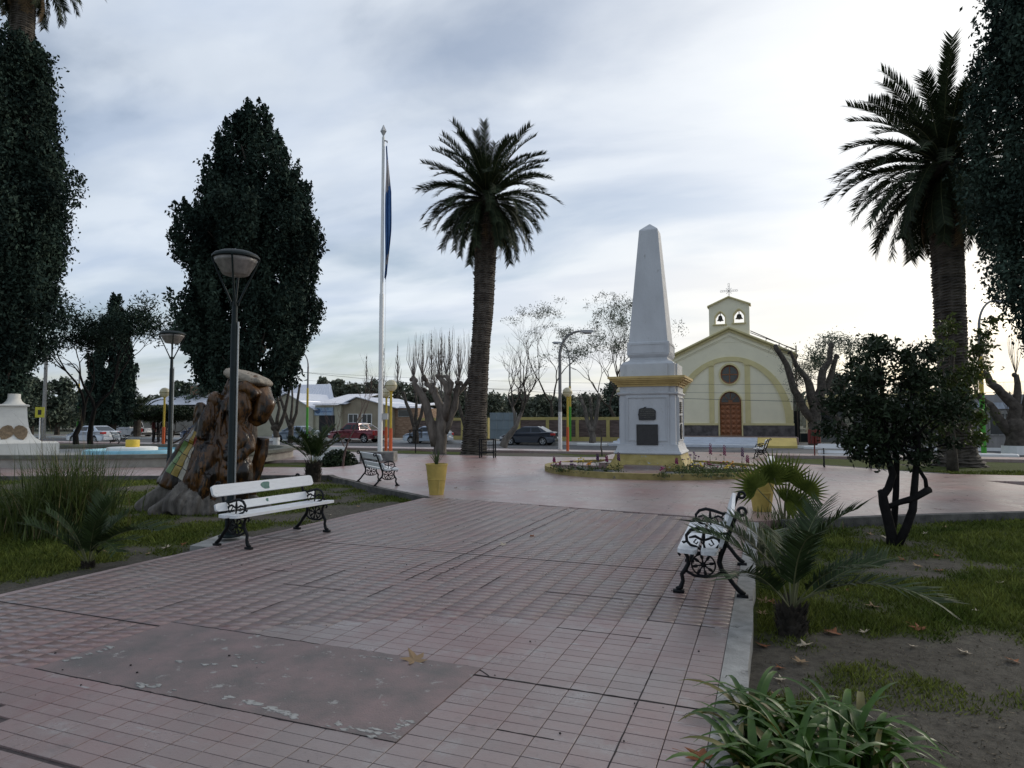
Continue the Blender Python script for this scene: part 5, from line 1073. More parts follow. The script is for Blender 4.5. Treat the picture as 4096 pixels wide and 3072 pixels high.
def window(parent, x, v, z, w, h, bars=2, m=None):
    wf = MB().band([(x - w / 2, z - h / 2), (x + w / 2, z - h / 2), (x + w / 2, z + h / 2), (x - w / 2, z + h / 2)], [(x - w / 2 - 0.07, z - h / 2 - 0.07), (x + w / 2 + 0.07, z - h / 2 - 0.07), (x + w / 2 + 0.07, z + h / 2 + 0.07), (x - w / 2 - 0.07, z + h / 2 + 0.07)], lambda a, c, d: (a, v - d, c), 0.07, closed=True).build('window', m or M_white, parent, world=True)
    MB().box(x - w / 2, x + w / 2, v - 0.012, v - 0.004, z - h / 2, z + h / 2).build('pane', M_dark, wf, world=True)
    b = MB()
    for k in range(1, bars): xx = x - w / 2 + w * k / bars; b.box(xx - 0.03, xx + 0.03, v - 0.05, v - 0.014, z - h / 2, z + h / 2)
    if bars > 1: b.build('mullion', m or M_white, parent, world=True)
    return wf
VH = 57.5
hx = lambda px, v=VH: WV(px, 425, v).x
hz = lambda px, py, v=VH: WV(px, py, v).z
# gabled cream house
h1 = empty('cream_house', (hx(300), VH, -0.2), 0, 'cream house with white tin roofs and a blue sign over its door', 'house')
xa, xg, xb = hx(262), hx(287), hx(339); zg = hz(287, 393.5); zl = hz(314, 408.5); xr = hx(313)
MB().prism([(xa - 3, -0.2), (xr, -0.2), (xr, zl), (xg, zg), (xa - 3, zg - (xg - xa + 3) * (zg - zl) / (xr - xg))], lambda a, c, d: (a, VH + d, c), 7).build('gable_wall', M_wallc, h1, world=True)
MB().box(xr + 0.002, xb, VH + 0.3, VH + 7.3, -0.2, hz(325, 405)).build('front_wall', M_wallc, h1, world=True)
sl = (zg - zl) / (xr - xg)
roof_slab(h1, (xg, VH - 0.35, zg + 0.03), (xr + 0.5, VH - 0.35, zl - 0.5 * sl + 0.03), (xr + 0.5, VH + 7.4, zl - 0.5 * sl + 0.03), (xg, VH + 7.4, zg + 0.03), ribs=2)
roof_slab(h1, (xa - 3.4, VH - 0.35, zg - (xg - xa + 3.4) * sl + 0.03), (xg - 0.003, VH - 0.35, zg + 0.03), (xg - 0.003, VH + 7.4, zg + 0.03), (xa - 3.4, VH + 7.4, zg - (xg - xa + 3.4) * sl + 0.03), ribs=2)
zr = hz(325, 404.5); roof_slab(h1, (xr + 0.1, VH - 0.25, zr), (xb + 1.0, VH - 0.25, zr), (xb + 1.0, VH + 6, zr + 1.25), (xr + 0.1, VH + 6, zr + 1.25), ribs=18)
# taller rear wing with a hipped right end
zrg, zre = hz(310, 384.5, 66), hz(330, 398.5, 66); xq0, xq1, xq2 = hx(281, 66), hx(325, 66), hx(341, 66)
roof_slab(h1, (xq0 - 4, 63, zre - 0.4), (xq2 + 1.2, 63, zre - 0.4), (xq1, 67, zrg), (xq0 + 0.6, 67, zrg), ribs=26)
MB().box(xq0 - 3.5, xq2, 64.8, 68, -0.2, zre - 0.5).build('rear_wall', M_wallc, h1, world=True)
zd = hz(328, 415.5, VH + 0.3); MB().box(hx(317.5), hx(333.0), VH + 0.24, VH + 0.299, -0.2, zd).build('doorway', mat('dark_doorway', (0.014, 0.014, 0.016), 0.6), h1, world=True)
sg = MB().box(hx(313), hx(332.0), VH + 0.18, VH + 0.238, hz(320, 415.3), hz(320, 407.5)).build('sign', mat('blue_sign', (0.24, 0.38, 0.55), 0.5, 0.15, 1.5, c2=(0.42, 0.52, 0.64)), h1, world=True)
MB().prism([(hx(316.5) + 0.35 * math.cos(t), hz(316, 411) + 0.28 * math.sin(t)) for t in np.linspace(0, 6.28, 16)[:-1]], lambda a, c, d: (a, VH + 0.178 - d, c), 0.01).build('emblem', mat('emblem_blue', (0.07, 0.12, 0.22), 0.5), h1, world=True)
MB().box(hx(319.5), hx(330.5), VH + 0.165, VH + 0.177, hz(320, 412.3), hz(320, 411.3)).build('sign_line', mat('sign_ink', (0.12, 0.2, 0.36), 0.5), h1, world=True)
# tan house with a low gable, brick wing on its right
h2 = empty('tan_house', (hx(365), VH + 0.5, -0.2), 0, 'tan low-gabled house with white windows and a bare brick wing', 'house')
v2 = VH + 0.6; gx = WV(357.5, 425, v2).x; gl, gr = WV(339.5, 425, v2).x, WV(393, 425, v2).x; gz, ez = WV(357, 397.5, v2).z, WV(339, 406, v2).z; er = WV(393, 407.5, v2).z
MB().prism([(gl + 0.25, -0.2), (gr, -0.2), (gr, er), (gx, gz), (gl + 0.25, ez)], lambda a, c, d: (a, v2 + d, c), 8).build('gable_wall', M_wallb, h2, world=True)
roof_slab(h2, (gx, v2 - 0.3, gz + 0.03), (gr + 0.6, v2 - 0.3, er - 0.1), (gr + 0.6, v2 + 8.2, er - 0.1), (gx, v2 + 8.2, gz + 0.03), ribs=2); roof_slab(h2, (gl - 0.2, v2 - 0.3, ez - 0.05), (gx - 0.003, v2 - 0.3, gz + 0.03), (gx - 0.003, v2 + 8.2, gz + 0.03), (gl - 0.2, v2 + 8.2, ez - 0.05), ribs=2)
MB().box(gr + 0.002, WV(416, 425, v2).x, v2 + 0.4, v2 + 7, -0.2, WV(400, 408, v2).z).build('brick_wing', M_brick, h2, world=True)
roof_slab(h2, (gr + 0.62, v2 + 0.1, WV(400, 407.3, v2).z), (WV(417, 425, v2).x, v2 + 0.1, WV(400, 407.3, v2).z), (WV(417, 425, v2).x, v2 + 7, WV(400, 402, v2).z), (gr + 0.62, v2 + 7, WV(400, 402, v2).z), ribs=6)
for px, w in ((353.3, 1.1), (367.0, 1.1)): window(h2, WV(px, 425, v2).x, v2 - 0.003, WV(px, 420, v2).z, w, 1.15, 2)
window(h2, WV(402.3, 425, v2).x, v2 + 0.397, WV(402, 413.2, v2).z, 1.3, 0.6, 1, M_conc)
# low house at the left with a brick chimney
h3 = empty('low_house', (hx(160), 66, -0.2), 0, 'low grey house with white roof and brick chimney behind the fountain', 'house')
v3 = 66.0; L0, L1 = WV(88, 425, v3).x, WV(212, 425, v3).x
MB().box(L0, L1, v3, v3 + 8, -0.2, WV(150, 406.5, v3).z).build('wall', mat('grey_render', (0.27, 0.25, 0.22), 0.85, 0.2, 0.8, 0.3, 6), h3, world=True)
z3 = WV(150, 405.5, v3).z; roof_slab(h3, (WV(140, 425, v3).x, v3 - 0.5, z3), (L1 + 0.5, v3 - 0.5, z3), (L1 + 0.5, v3 + 5.5, z3 + 2.6), (WV(158, 425, v3).x, v3 + 5.5, z3 + 2.6), ribs=20)
roof_slab(h3, (L0 - 0.4, v3 - 0.5, z3 - 0.1), (WV(140, 425, v3).x - 0.01, v3 - 0.5, z3 - 0.1), (WV(140, 425, v3).x - 0.01, v3 + 7, z3 + 0.5), (L0 - 0.4, v3 + 7, z3 + 0.5), m=M_conc, ribs=2)
cx_ = WV(195, 425, v3 + 3).x; zc_ = WV(195, 398.5, v3 + 3).z
MB().box(cx_ - 0.55, cx_ + 0.55, v3 + 2.6, v3 + 3.4, z3, WV(195, 386.5, v3 + 3).z).build('chimney', M_brick, h3, world=True); MB().box(cx_ - 0.62, cx_ + 0.62, v3 + 2.53, v3 + 3.47, WV(195, 386.4, v3 + 3).z, WV(195, 385.2, v3 + 3).z).build('chimney_cap', M_conc, h3, world=True)
MB().tube([(cx_, v3 + 3, WV(195, 385.2, v3 + 3).z), (cx_, v3 + 3, WV(195, 378, v3 + 3).z)], 0.12, 10).build('flue', mat('grey_metal', (0.42, 0.43, 0.44), 0.45, metal=0.3), h3, world=True)
for px in (128, 141): window(h3, WV(px, 425, v3).x, v3 - 0.003, WV(px, 417, v3).z, 1.6, 1.2, 3, M_conc)
# buildings right of the church
v4 = 58.0; X0, X1 = CU(1175), WV(905, 425, v4).x
h4 = empty('parish_house', ((X0 + X1) / 2, v4, -0.2), 0, 'low cream house with barred gate and small window right of the church', 'house')
MB().box(WV(812, 425, v4).x, X1, v4, v4 + 8, -0.2, WV(830, 397.5, v4).z).build('wall', M_wallc, h4, world=True); MB().box(WV(812, 425, v4).x - 0.15, X1 + 0.15, v4 - 0.12, v4 + 0.3, WV(830, 397.4, v4).z, WV(830, 394.8, v4).z).build('parapet', M_cy, h4, world=True)
MB().box(WV(812, 425, v4).x + 0.01, X1, v4 - 0.05, v4 - 0.002, -0.2, WV(830, 426, v4).z).build('dado', mat('grey_dado', (0.16, 0.165, 0.16), 0.8), h4, world=True)
window(h4, WV(830.5, 425, v4).x, v4 - 0.003, WV(830, 417.5, v4).z, 1.9, 2.4, 3, M_iron); window(h4, WV(868, 425, v4).x, v4 - 0.003, WV(868, 417.5, v4).z, 1.9, 2.0, 3, M_iron)
v5 = 56.6; gx0, gx1 = CU(1160), WV(812, 425, v5).x
g5 = empty('barred_gate', ((gx0 + gx1) / 2, v5, -0.17), 0, 'tall barred gate with dark panel between the church and the cream house', 'gate')
gm = gx0 + (gx1 - gx0) * 0.33; ztop = WV(800, 411, v5).z
MB().box(gx0 + 0.02, gm, v5, v5 + 0.05, -0.15, ztop).build('solid_panel', M_iron, g5, world=True); MB().box(gm + 0.01, gx1, v5, v5 + 0.05, -0.15, 0.55).build('kick_panel', M_dgreen, g5, world=True)
for k in range(9): x = gm + 0.05 + (gx1 - gm - 0.1) * k / 8; MB().tube([(x, v5 + 0.025, 0.55), (x, v5 + 0.025, ztop)], 0.022, 5).build('bar', mat('bar_cream', (0.5, 0.48, 0.38), 0.6), g5, world=True)
MB().box(gm, gx1, v5 - 0.01, v5 + 0.06, ztop, ztop + 0.06).build('rail', M_iron, g5, world=True)
v6 = 50.0; h6 = empty('grey_building', (WV(985, 425, v6).x, v6, -0.2), 0, 'low grey building with pale roof edge at the far right of the street', 'building')
q0, q1 = WV(905, 425, v6).x, WV(1120, 425, v6).x
MB().box(q0, q1, v6, v6 + 9, -0.35, WV(1000, 409, v6).z).build('wall', mat('grey_block', (0.23, 0.22, 0.21), 0.85, 0.2, 1, 0.3, 6, stretch=(3, 1, 0.5)), h6, world=True)
MB().box(q0 - 0.1, q1, v6 - 0.1, v6 + 9.1, WV(1000, 408.9, v6).z, WV(1000, 402.5, v6).z).build('fascia', mat('pale_fascia', (0.40, 0.44, 0.50), 0.6), h6, world=True); MB().box(q0 + 1, q1, v6 + 3, v6 + 9, WV(1000, 402.4, v6).z, WV(1000, 393, v6).z).build('upper_storey', mat('grey_block', (0.2, 0.2, 0.2)), h6, world=True)
for px in (925, 1005): window(h6, WV(px, 425, v6).x, v6 - 0.003, WV(px, 424, v6).z, 1.6, 1.3, 2, M_conc)
tag(MB().bev(-0.55, 0.55, -0.4, 0.4, 0, 0.22, 0.03).build('concrete_base', M_conc, None, loc=D(982, 36.0, -0.42)), 'small pale concrete base under the bright green street light', 'base')

# ---------------------------------------------------------------- cars
M_tyre = mat('tyre_rubber', (0.016, 0.016, 0.017), 0.85, 0.2, 20); M_rim = mat('alloy_rim', (0.42, 0.43, 0.44), 0.35, 0.1, 5, metal=0.6)
M_cglass = mat('car_glass', (0.02, 0.026, 0.032), 0.16, 0.2, 3, spec=0.4); M_tail = mat('tail_lamp', (0.35, 0.02, 0.02), 0.25, 0.15, 8, coat=0.5); M_head = mat('head_lamp', (0.55, 0.57, 0.6), 0.15, 0.1, 8, coat=0.6); M_plas = mat('black_plastic', (0.02, 0.02, 0.021), 0.6)
def make_car(name, paint, L, Wd, H, top, belt, cab, wr, wb, pickup=None, steps_=False):
    # top: rear-to-front upper outline (x, z); cab: (x rear belt, x rear roof, x front roof, x front belt)
    r = empty(name); hw = Wd / 2; xr, xf = -wb / 2, wb / 2; g0 = 0.24 if not pickup else 0.34
    def archp(xc): return [(xc - (wr + 0.07) * math.cos(a), g0 - 0.02 + (wr + 0.09) * math.sin(a) * 1.12) for a in np.linspace(0, math.pi, 11)]
    low = [(-L / 2, g0 + 0.16), (-L / 2 + 0.12, g0)] + archp(xr) + archp(xf) + [(L / 2 - 0.12, g0), (L / 2, g0 + 0.14)]
    P = low + [(x, z) for x, z in reversed(top)]
    zc = (g0 + belt) / 2 + 0.05
    def lay(k, sx, sz): return [((x * sx), zc + (z - zc) * sz) for x, z in P]
    b = MB(); n = len(P); lv = [(-hw, 0.975, 0.80), (-hw + 0.05, 0.993, 0.94), (-hw + 0.15, 1, 1), (hw - 0.15, 1, 1), (hw - 0.05, 0.993, 0.94), (hw, 0.975, 0.80)]
    for y, sx, sz in lv:
        tap = 1.0
        for i, (x, z) in enumerate(P):
            xx = x * sx; zz2 = z if i < len(low) else zc + (z - zc) * sz; yy = y * (1 - 0.10 * max(0, (abs(x) - L * 0.36) / (L * 0.14)) ** 2); b.v.append((xx, yy, zz2))
    for k in range(5):
        for i in range(n): b.f.append((k * n + i, k * n + (i + 1) % n, (k + 1) * n + (i + 1) % n, (k + 1) * n + i)); b.m.append(0)
    tr = tessellate_polygon([[Vector((x, z, 0)) for x, z in P]])
    for t in tr: b.f.append(tuple(t)); b.m.append(0); b.f.append(tuple(5 * n + i for i in reversed(t))); b.m.append(0)
    b.build('body', paint, r, smooth='auto')
    # cabin
    x0_, x1_, x2_, x3_ = cab; wb_, wt = hw - 0.05, hw - 0.24; zb = belt - 0.03
    A = [Vector((x0_, wb_, zb)), Vector((x3_, wb_, zb)), Vector((x2_, wt, H - 0.05)), Vector((x1_, wt, H - 0.05))]
    b = MB(); vs = []
    for s in (1, -1): vs += [Vector((p.x, p.y * s, p.z)) for p in A] + [Vector((x2_ - 0.12, (wt - 0.07) * s, H)), Vector((x1_ + 0.12, (wt - 0.07) * s, H))]
    b.add(vs, [(0, 1, 2, 3), (6, 9, 8, 7), (3, 2, 4, 5), (9, 11, 10, 8), (5, 4, 10, 11), (1, 7, 8, 2), (2, 8, 10, 4), (0, 3, 9, 6), (3, 5, 11, 9)]); b.build('cabin', paint, r)
    def quad(s, ta, tb, za_, zb_):
        def pt(t, h):
            lo = A[0].lerp(A[1], t); hi = A[3].lerp(A[2], t); return lo.lerp(hi, h)
        q = [pt(ta[0], za_), pt(tb[0], za_), pt(tb[1], zb_), pt(ta[1], zb_)]; nr = Vector((0, 1, 0.35)).normalized() * 0.012
        q = [Vector(((p + nr).x, (p + nr).y * s, (p + nr).z)) for p in q]; nr2 = Vector((nr.x, nr.y * s, nr.z))
        MB().add(q + [p - nr2 * 0.9 for p in q], [(0, 1, 2, 3), (0, 1, 5, 4), (1, 2, 6, 5), (2, 3, 7, 6), (3, 0, 4, 7)]).build('side_window', M_cglass, r)
    for s in (1, -1):
        if pickup: quad(s, (0.08, 0.04), (0.43, 0.46), 0.16, 0.88); quad(s, (0.48, 0.51), (0.92, 0.95), 0.16, 0.88)
        else: quad(s, (0.16, 0.08), (0.44, 0.46), 0.14, 0.88); quad(s, (0.49, 0.51), (0.93, 0.96), 0.14, 0.88)
    for (i, j, k_, l_, sg) in ((1, 1, 2, 2, 1), (0, 0, 3, 3, -1)):
        lo, hi = A[i], A[k_]; nr = Vector((0.6 * sg, 0, 0.5)).normalized() * 0.012; p = lo.lerp(hi, 0.12); q = lo.lerp(hi, 0.92)
        qd = [Vector((p.x, (p.y - 0.07), p.z)) + nr, Vector((p.x, -(p.y - 0.07), p.z)) + nr, Vector((q.x, -(q.y - 0.05), q.z)) + nr, Vector((q.x, (q.y - 0.05), q.z)) + nr]
        MB().add(qd + [v_ - nr * 0.9 for v_ in qd], [(0, 1, 2, 3), (0, 1, 5, 4), (1, 2, 6, 5), (2, 3, 7, 6), (3, 0, 4, 7)]).build('windscreen' if sg > 0 else 'rear_window', M_cglass if (sg > 0 or not pickup) else mat('tinted_glass', (0.02, 0.022, 0.025), 0.5, spec=0.2), r)
    for x in (xr, xf):
        for s in (-1, 1):
            w_ = empty('wheel'); w_.parent = r; w_.location = (x, s * (hw - 0.11), wr); w_.rotation_euler = (R(90) * (1 if s < 0 else -1), 0, 0)
            MB().lathe([(wr * 0.66, -0.10), (wr * 0.92, -0.10), (wr, -0.06), (wr, 0.06), (wr * 0.92, 0.10), (wr * 0.66, 0.10), (wr * 0.62, 0.05)], n=22, caps=False).build('tyre', M_tyre, w_, smooth='auto')
            b = MB(); b.lathe([(wr * 0.60, 0.03), (wr * 0.66, 0.095), (wr * 0.60, 0.085), (wr * 0.57, 0.03)], n=22, caps=False); b.lathe([(0.001, 0.075), (wr * 0.16, 0.075), (wr * 0.18, 0.04)], n=10, caps=False)
            for k in range(5): a = k * 2 * math.pi / 5; c, s2 = math.cos(a), math.sin(a); b.obox((wr * 0.37 * c, wr * 0.37 * s2, 0.065), (wr * 0.24 * c, wr * 0.24 * s2, 0), (-0.035 * s2, 0.035 * c, 0), (0, 0, 0.015))
            b.build('rim', M_rim, w_); MB().lathe([(0.001, 0.028), (wr * 0.64, 0.03)], n=18, caps=False).build('hub_back', M_plas, w_)
    zt = np.interp(-L / 2 + 0.1, [p[0] for p in top], [p[1] for p in top]); zf = np.interp(L / 2 - 0.15, [p[0] for p in top], [p[1] for p in top])
    for s in (-1, 1):
        MB().bev(-L / 2 + 0.0, -L / 2 + (0.30 if not pickup else 0.14), min(s * (hw - 0.02), s * (hw - 0.42)) + (0.012 * s if s > 0 else 0), max(s * (hw - 0.02), s * (hw - 0.42)) + (0.012 * s if s < 0 else 0), zt - (0.24 if not pickup else 0.42), zt - 0.06, 0.02).build('tail_light', M_tail, r)
        MB().bev(L / 2 - 0.33, L / 2 - 0.02, min(s * (hw - 0.06), s * (hw - 0.45)), max(s * (hw - 0.06), s * (hw - 0.45)), zf - 0.22, zf - 0.06, 0.02).build('headlight', M_head, r)
        MB().bev(x3_ - 0.42, x3_ - 0.22, min(s * (hw - 0.02), s * (hw + 0.16)), max(s * (hw - 0.02), s * (hw + 0.16)), belt + 0.01, belt + 0.14, 0.03).build('mirror', M_plas if pickup else paint, r)
        b = MB()
        for x in (x0_ + (x3_ - x0_) * 0.50, x0_ + (x3_ - x0_) * 0.12): b.box(x - 0.006, x + 0.006, min(s * hw, s * (hw + 0.004)), max(s * hw, s * (hw + 0.004)), g0 + 0.14, belt - 0.13)
        b.build('door_gap', M_plas, r)
        for x in (x0_ + (x3_ - x0_) * 0.56, x0_ + (x3_ - x0_) * 0.20): MB().box(x - 0.09, x + 0.09, min(s * hw, s * (hw + 0.025)), max(s * hw, s * (hw + 0.025)), belt - 0.17, belt - 0.14).build('door_handle', M_plas, r)
    MB().bev(-L / 2 - 0.03, -L / 2 + 0.10, -hw + 0.12, hw - 0.12, g0 + 0.05, g0 + 0.26, 0.03).build('rear_bumper', M_plas if pickup else paint, r); MB().box(-L / 2 - 0.045, -L / 2 - 0.031, -0.26, 0.26, g0 + 0.30, g0 + 0.42).build('number_plate', M_white, r)
    MB().bev(L / 2 - 0.10, L / 2 + 0.03, -hw + 0.12, hw - 0.12, g0 + 0.04, g0 + 0.22, 0.03).build('front_bumper', M_plas if pickup else paint, r)
    if steps_:
        for s in (-1, 1): MB().box(xr + 0.5, xf - 0.5, min(s * (hw - 0.05), s * (hw + 0.07)), max(s * (hw - 0.05), s * (hw + 0.07)), g0 - 0.02, g0 + 0.05).build('side_step', M_rim, r)
    if pickup:
        bx0 = -L / 2 + 0.06; MB().box(bx0, x0_ - 0.05, -hw + 0.16, hw - 0.16, belt - 0.08, belt + 0.006).build('bed_liner', M_plas, r)
    return r
def paintm(name, c, metal=0.35): return mat(name, c, 0.32, 0.04, 2, metal=metal, coat=0.7, spec=0.5)
sedan_top = [(-2.25, 0.62), (-2.22, 0.98), (-2.10, 1.04), (-1.70, 1.06), (-1.0, 1.0), (0.9, 0.96), (1.35, 0.90), (1.85, 0.80), (2.12, 0.70), (2.22, 0.55)]
hatch_top = [(-2.0, 0.6), (-1.98, 0.92), (-1.85, 0.98), (-1.0, 0.97), (0.8, 0.94), (1.2, 0.90), (1.7, 0.80), (1.95, 0.66), (2.0, 0.5)]
pick_top = [(-2.6, 0.7), (-2.6, 1.06), (-2.5, 1.10), (-1.0, 1.10), (0.9, 1.08), (1.2, 1.07), (2.1, 0.98), (2.45, 0.84), (2.55, 0.6)]
def park(o, px, v, rz, label, grp='cars in the street'):
    o.location = (WV(px, 440, v).x, v, -0.35); o.rotation_euler = (0, 0, rz); tag(o, label, 'car' if 'pickup' not in label else 'pickup', grp)
c = make_car('parked_car', paintm('charcoal_blue', (0.035, 0.045, 0.065)), 4.5, 1.80, 1.46, sedan_top, 1.0, (-1.75, -0.95, 0.35, 1.25), 0.33, 2.68); park(c, 530, 48.6, math.pi, 'charcoal sedan parked in front of the brick wall')
c = make_car('parked_car', paintm('silver_blue', (0.36, 0.42, 0.50)), 4.0, 1.66, 1.45, hatch_top, 0.96, (-1.85, -1.45, 0.25, 1.10), 0.30, 2.4); park(c, 428, 48.6, math.pi, 'silver hatchback parked behind the pollarded trees')
c = make_car('parked_pickup', paintm('wine_red', (0.17, 0.012, 0.024)), 4.75, 1.82, 1.68, [(x * 0.925, z) for x, z in pick_top], 1.08, (-0.95, -0.72, 0.50, 1.12), 0.37, 2.8, True, True)
MB().tube([(-1.9, 0.72, 1.1), (-1.05, 0.72, 1.55), (-1.0, 0.6, 1.6), (-1.0, -0.6, 1.6), (-1.05, -0.72, 1.55), (-1.9, -0.72, 1.1)], 0.045, 8).build('roll_bar', M_rim, c, smooth=True)
for s in (-0.6, 0.6): MB().tube([(-0.6, s, 1.72), (0.4, s, 1.72)], 0.025, 6).build('roof_rail', M_rim, c)
park(c, 356, 48.5, math.pi, 'wine red pickup with roll bar parked before the tan house')
c = make_car('parked_car', paintm('steel_blue', (0.20, 0.25, 0.31)), 4.2, 1.68, 1.42, [(x * 0.95, z * 0.97) for x, z in sedan_top], 0.96, (-1.55, -1.05, 0.30, 1.05), 0.30, 2.45); park(c, 296, 48.6, math.pi, 'old steel blue sedan parked before the cream house, behind a young palm')
c = make_car('parked_car', paintm('dark_blue', (0.03, 0.05, 0.11)), 4.3, 1.80, 1.70, [(x * 1.06, z * 1.12) for x, z in hatch_top], 1.08, (-2.0, -1.75, 0.35, 1.05), 0.35, 2.6); park(c, 203, 49.0, math.pi, 'dark blue car half hidden behind the carved stump')
c = make_car('parked_pickup', paintm('white_car_paint', (0.66, 0.67, 0.70), 0.05), 5.2, 1.86, 1.78, pick_top, 1.10, (-0.85, -0.72, 0.55, 1.25), 0.38, 3.1, True); park(c, 131, 52.0, math.pi, 'white double-cab pickup in the street behind the fountain')
c = make_car('moving_car', paintm('silver_paint', (0.50, 0.54, 0.60)), 4.5, 1.78, 1.47, sedan_top, 1.0, (-1.75, -0.95, 0.35, 1.25), 0.32, 2.65); park(c, 93, 39.6, math.pi, 'silver sedan passing behind the fountain, left of the white pickup')

# ---------------------------------------------------------------- people by the flat-topped shrub
def person(px, dz, rz, top, legs, label, h=1.72):
    q = D(px, dz); r = empty('person', (q.x, q.y, 0), rz, label, 'person', 'people behind the shrub'); k = h / 1.72
    vs = [(0, 0, 0.95), (0, 0, 1.15), (0, -0.01, 1.38), (0, 0, 1.50), (0, -0.01, 1.60), (0, -0.01, 1.70), (0.10, 0, 0.90), (0.11, -0.02, 0.50), (0.12, 0.02, 0.08), (0.13, -0.12, 0.04), (-0.10, 0, 0.90), (-0.11, -0.02, 0.50), (-0.12, 0.02, 0.08), (-0.13, -0.12, 0.04), (0.19, 0, 1.40), (0.24, -0.01, 1.12), (0.23, -0.12, 0.90), (-0.19, 0, 1.40), (-0.24, -0.01, 1.12), (-0.23, -0.12, 0.90)]
    es = [(0, 1), (1, 2), (2, 3), (3, 4), (4, 5), (0, 6), (6, 7), (7, 8), (8, 9), (0, 10), (10, 11), (11, 12), (12, 13), (2, 14), (14, 15), (15, 16), (2, 17), (17, 18), (18, 19)]
    rad = [(0.17, 0.12), (0.15, 0.11), (0.19, 0.12), (0.06, 0.06), (0.085, 0.10), (0.07, 0.085), (0.095, 0.095), (0.07, 0.07), (0.05, 0.055), (0.045, 0.04), (0.095, 0.095), (0.07, 0.07), (0.05, 0.055), (0.045, 0.04), (0.065, 0.065), (0.05, 0.05), (0.035, 0.04), (0.065, 0.065), (0.05, 0.05), (0.035, 0.04)]
    me = bpy.data.meshes.new('body'); me.from_pydata([(x * k, y * k, z * k) for x, y, z in vs], es, []); o = link(bpy.data.objects.new('body', me), r)
    sk = o.modifiers.new('skin', 'SKIN'); 
    for i, (a, b_) in enumerate(rad): me.skin_vertices[0].data[i].radius = (a * k, b_ * k)
    me.skin_vertices[0].data[0].use_root = True
    o.modifiers.new('sub', 'SUBSURF').levels = 1; dg = bpy.context.evaluated_depsgraph_get(); m2 = bpy.data.meshes.new_from_object(o.evaluated_get(dg)); o.modifiers.clear(); o.data = m2
    m2.materials.clear(); 
    for m_ in (top, legs, mat('skin', (0.28, 0.16, 0.11), 0.6, 0.1), mat('dark_hair', (0.015, 0.011, 0.009), 0.6), M_plas): m2.materials.append(m_)
    for p in m2.polygons:
        z = p.center.z / k; x = abs(p.center.x) / k
        p.material_index = 4 if z < 0.1 else 1 if (z < 0.97 and x < 0.2) else 3 if (z > 1.63 or (z > 1.55 and p.center.y > 0.03)) else 2 if (z > 1.48 or (x > 0.2 and z < 0.98)) else 0
    m2.shade_smooth(); return r
dk = mat('dark_jacket', (0.02, 0.022, 0.03), 0.8); rd = mat('maroon_jacket', (0.10, 0.02, 0.02), 0.8); tr_ = mat('black_trousers', (0.014, 0.014, 0.017), 0.8); jn = mat('dark_jeans', (0.022, 0.027, 0.045), 0.8)
person(154.5, 46.0, R(120), rd, tr_, 'person in maroon jacket and dark trousers, leftmost under the flat shrub')
person(159.5, 46.3, R(-60), dk, tr_, 'person in dark jacket standing in the middle under the flat shrub')
person(165.0, 46.2, R(-100), dk, jn, 'person in dark clothes, rightmost under the flat shrub beside the lamp post')

# ---------------------------------------------------------------- poles, signs and wires
q = D(44.5, 62, -0.17); pc = empty('utility_pole', q, 0, 'tall pale concrete utility pole on the far left', 'pole'); MB().tube([(0, 0, 0), (0, 0, ZD(352, 62) + 0.17)], [0.19, 0.14], 10).build('pole', M_conc, pc, smooth='auto'); MB().box(-0.9, 0.9, -0.06, 0.06, ZD(358, 62), ZD(356.5, 62)).build('crossarm', M_concd, pc)
q = D(40.6, 60, -0.17); sg_ = empty('road_sign', q, YAW, 'yellow road sign on a pale post beside the concrete pole', 'sign'); MB().tube([(0, 0, 0), (0, 0, 2.7)], 0.05, 8).build('post', M_white, sg_); MB().box(-0.42, 0.42, -0.07, -0.04, 2.0, 2.95).build('plate', mat('sign_yellow', (0.55, 0.50, 0.04), 0.5), sg_); MB().box(-0.16, 0.16, -0.08, -0.071, 2.25, 2.7).build('symbol', M_plas, sg_)
def wire(p, q, sag, label, r=0.012):
    p, q = Vector(p), Vector(q); pts = [p.lerp(q, t) - Vector((0, 0, sag * 4 * t * (1 - t))) for t in np.linspace(0, 1, 17)]
    return tag(MB().tube(pts, r, 4).build('power_line', M_plas), label, 'wire', 'overhead lines')
vw = 50.5
for ya, yb, yc, lbl, rr in ((389, 379, 384.5, 'uppermost thin wire across the church front', 0.012), (397.5, 390, 393.0, 'middle wire across the church front below the uppermost one', 0.012), (381, 401, 400.0, 'thick dark wire across the church door and round window', 0.02)):
    a = WV(300, 372 if ya < 390 else 380, vw); b_ = WV(1150, yb, vw); m_ = WV(735, yc, vw); mid_z = a.z + (b_.z - a.z) * ((m_.x - a.x) / (b_.x - a.x)); t_ = (m_.x - a.x) / (b_.x - a.x)
    wire(a, b_, (mid_z - m_.z) / (4 * t_ * (1 - t_)), lbl, rr)
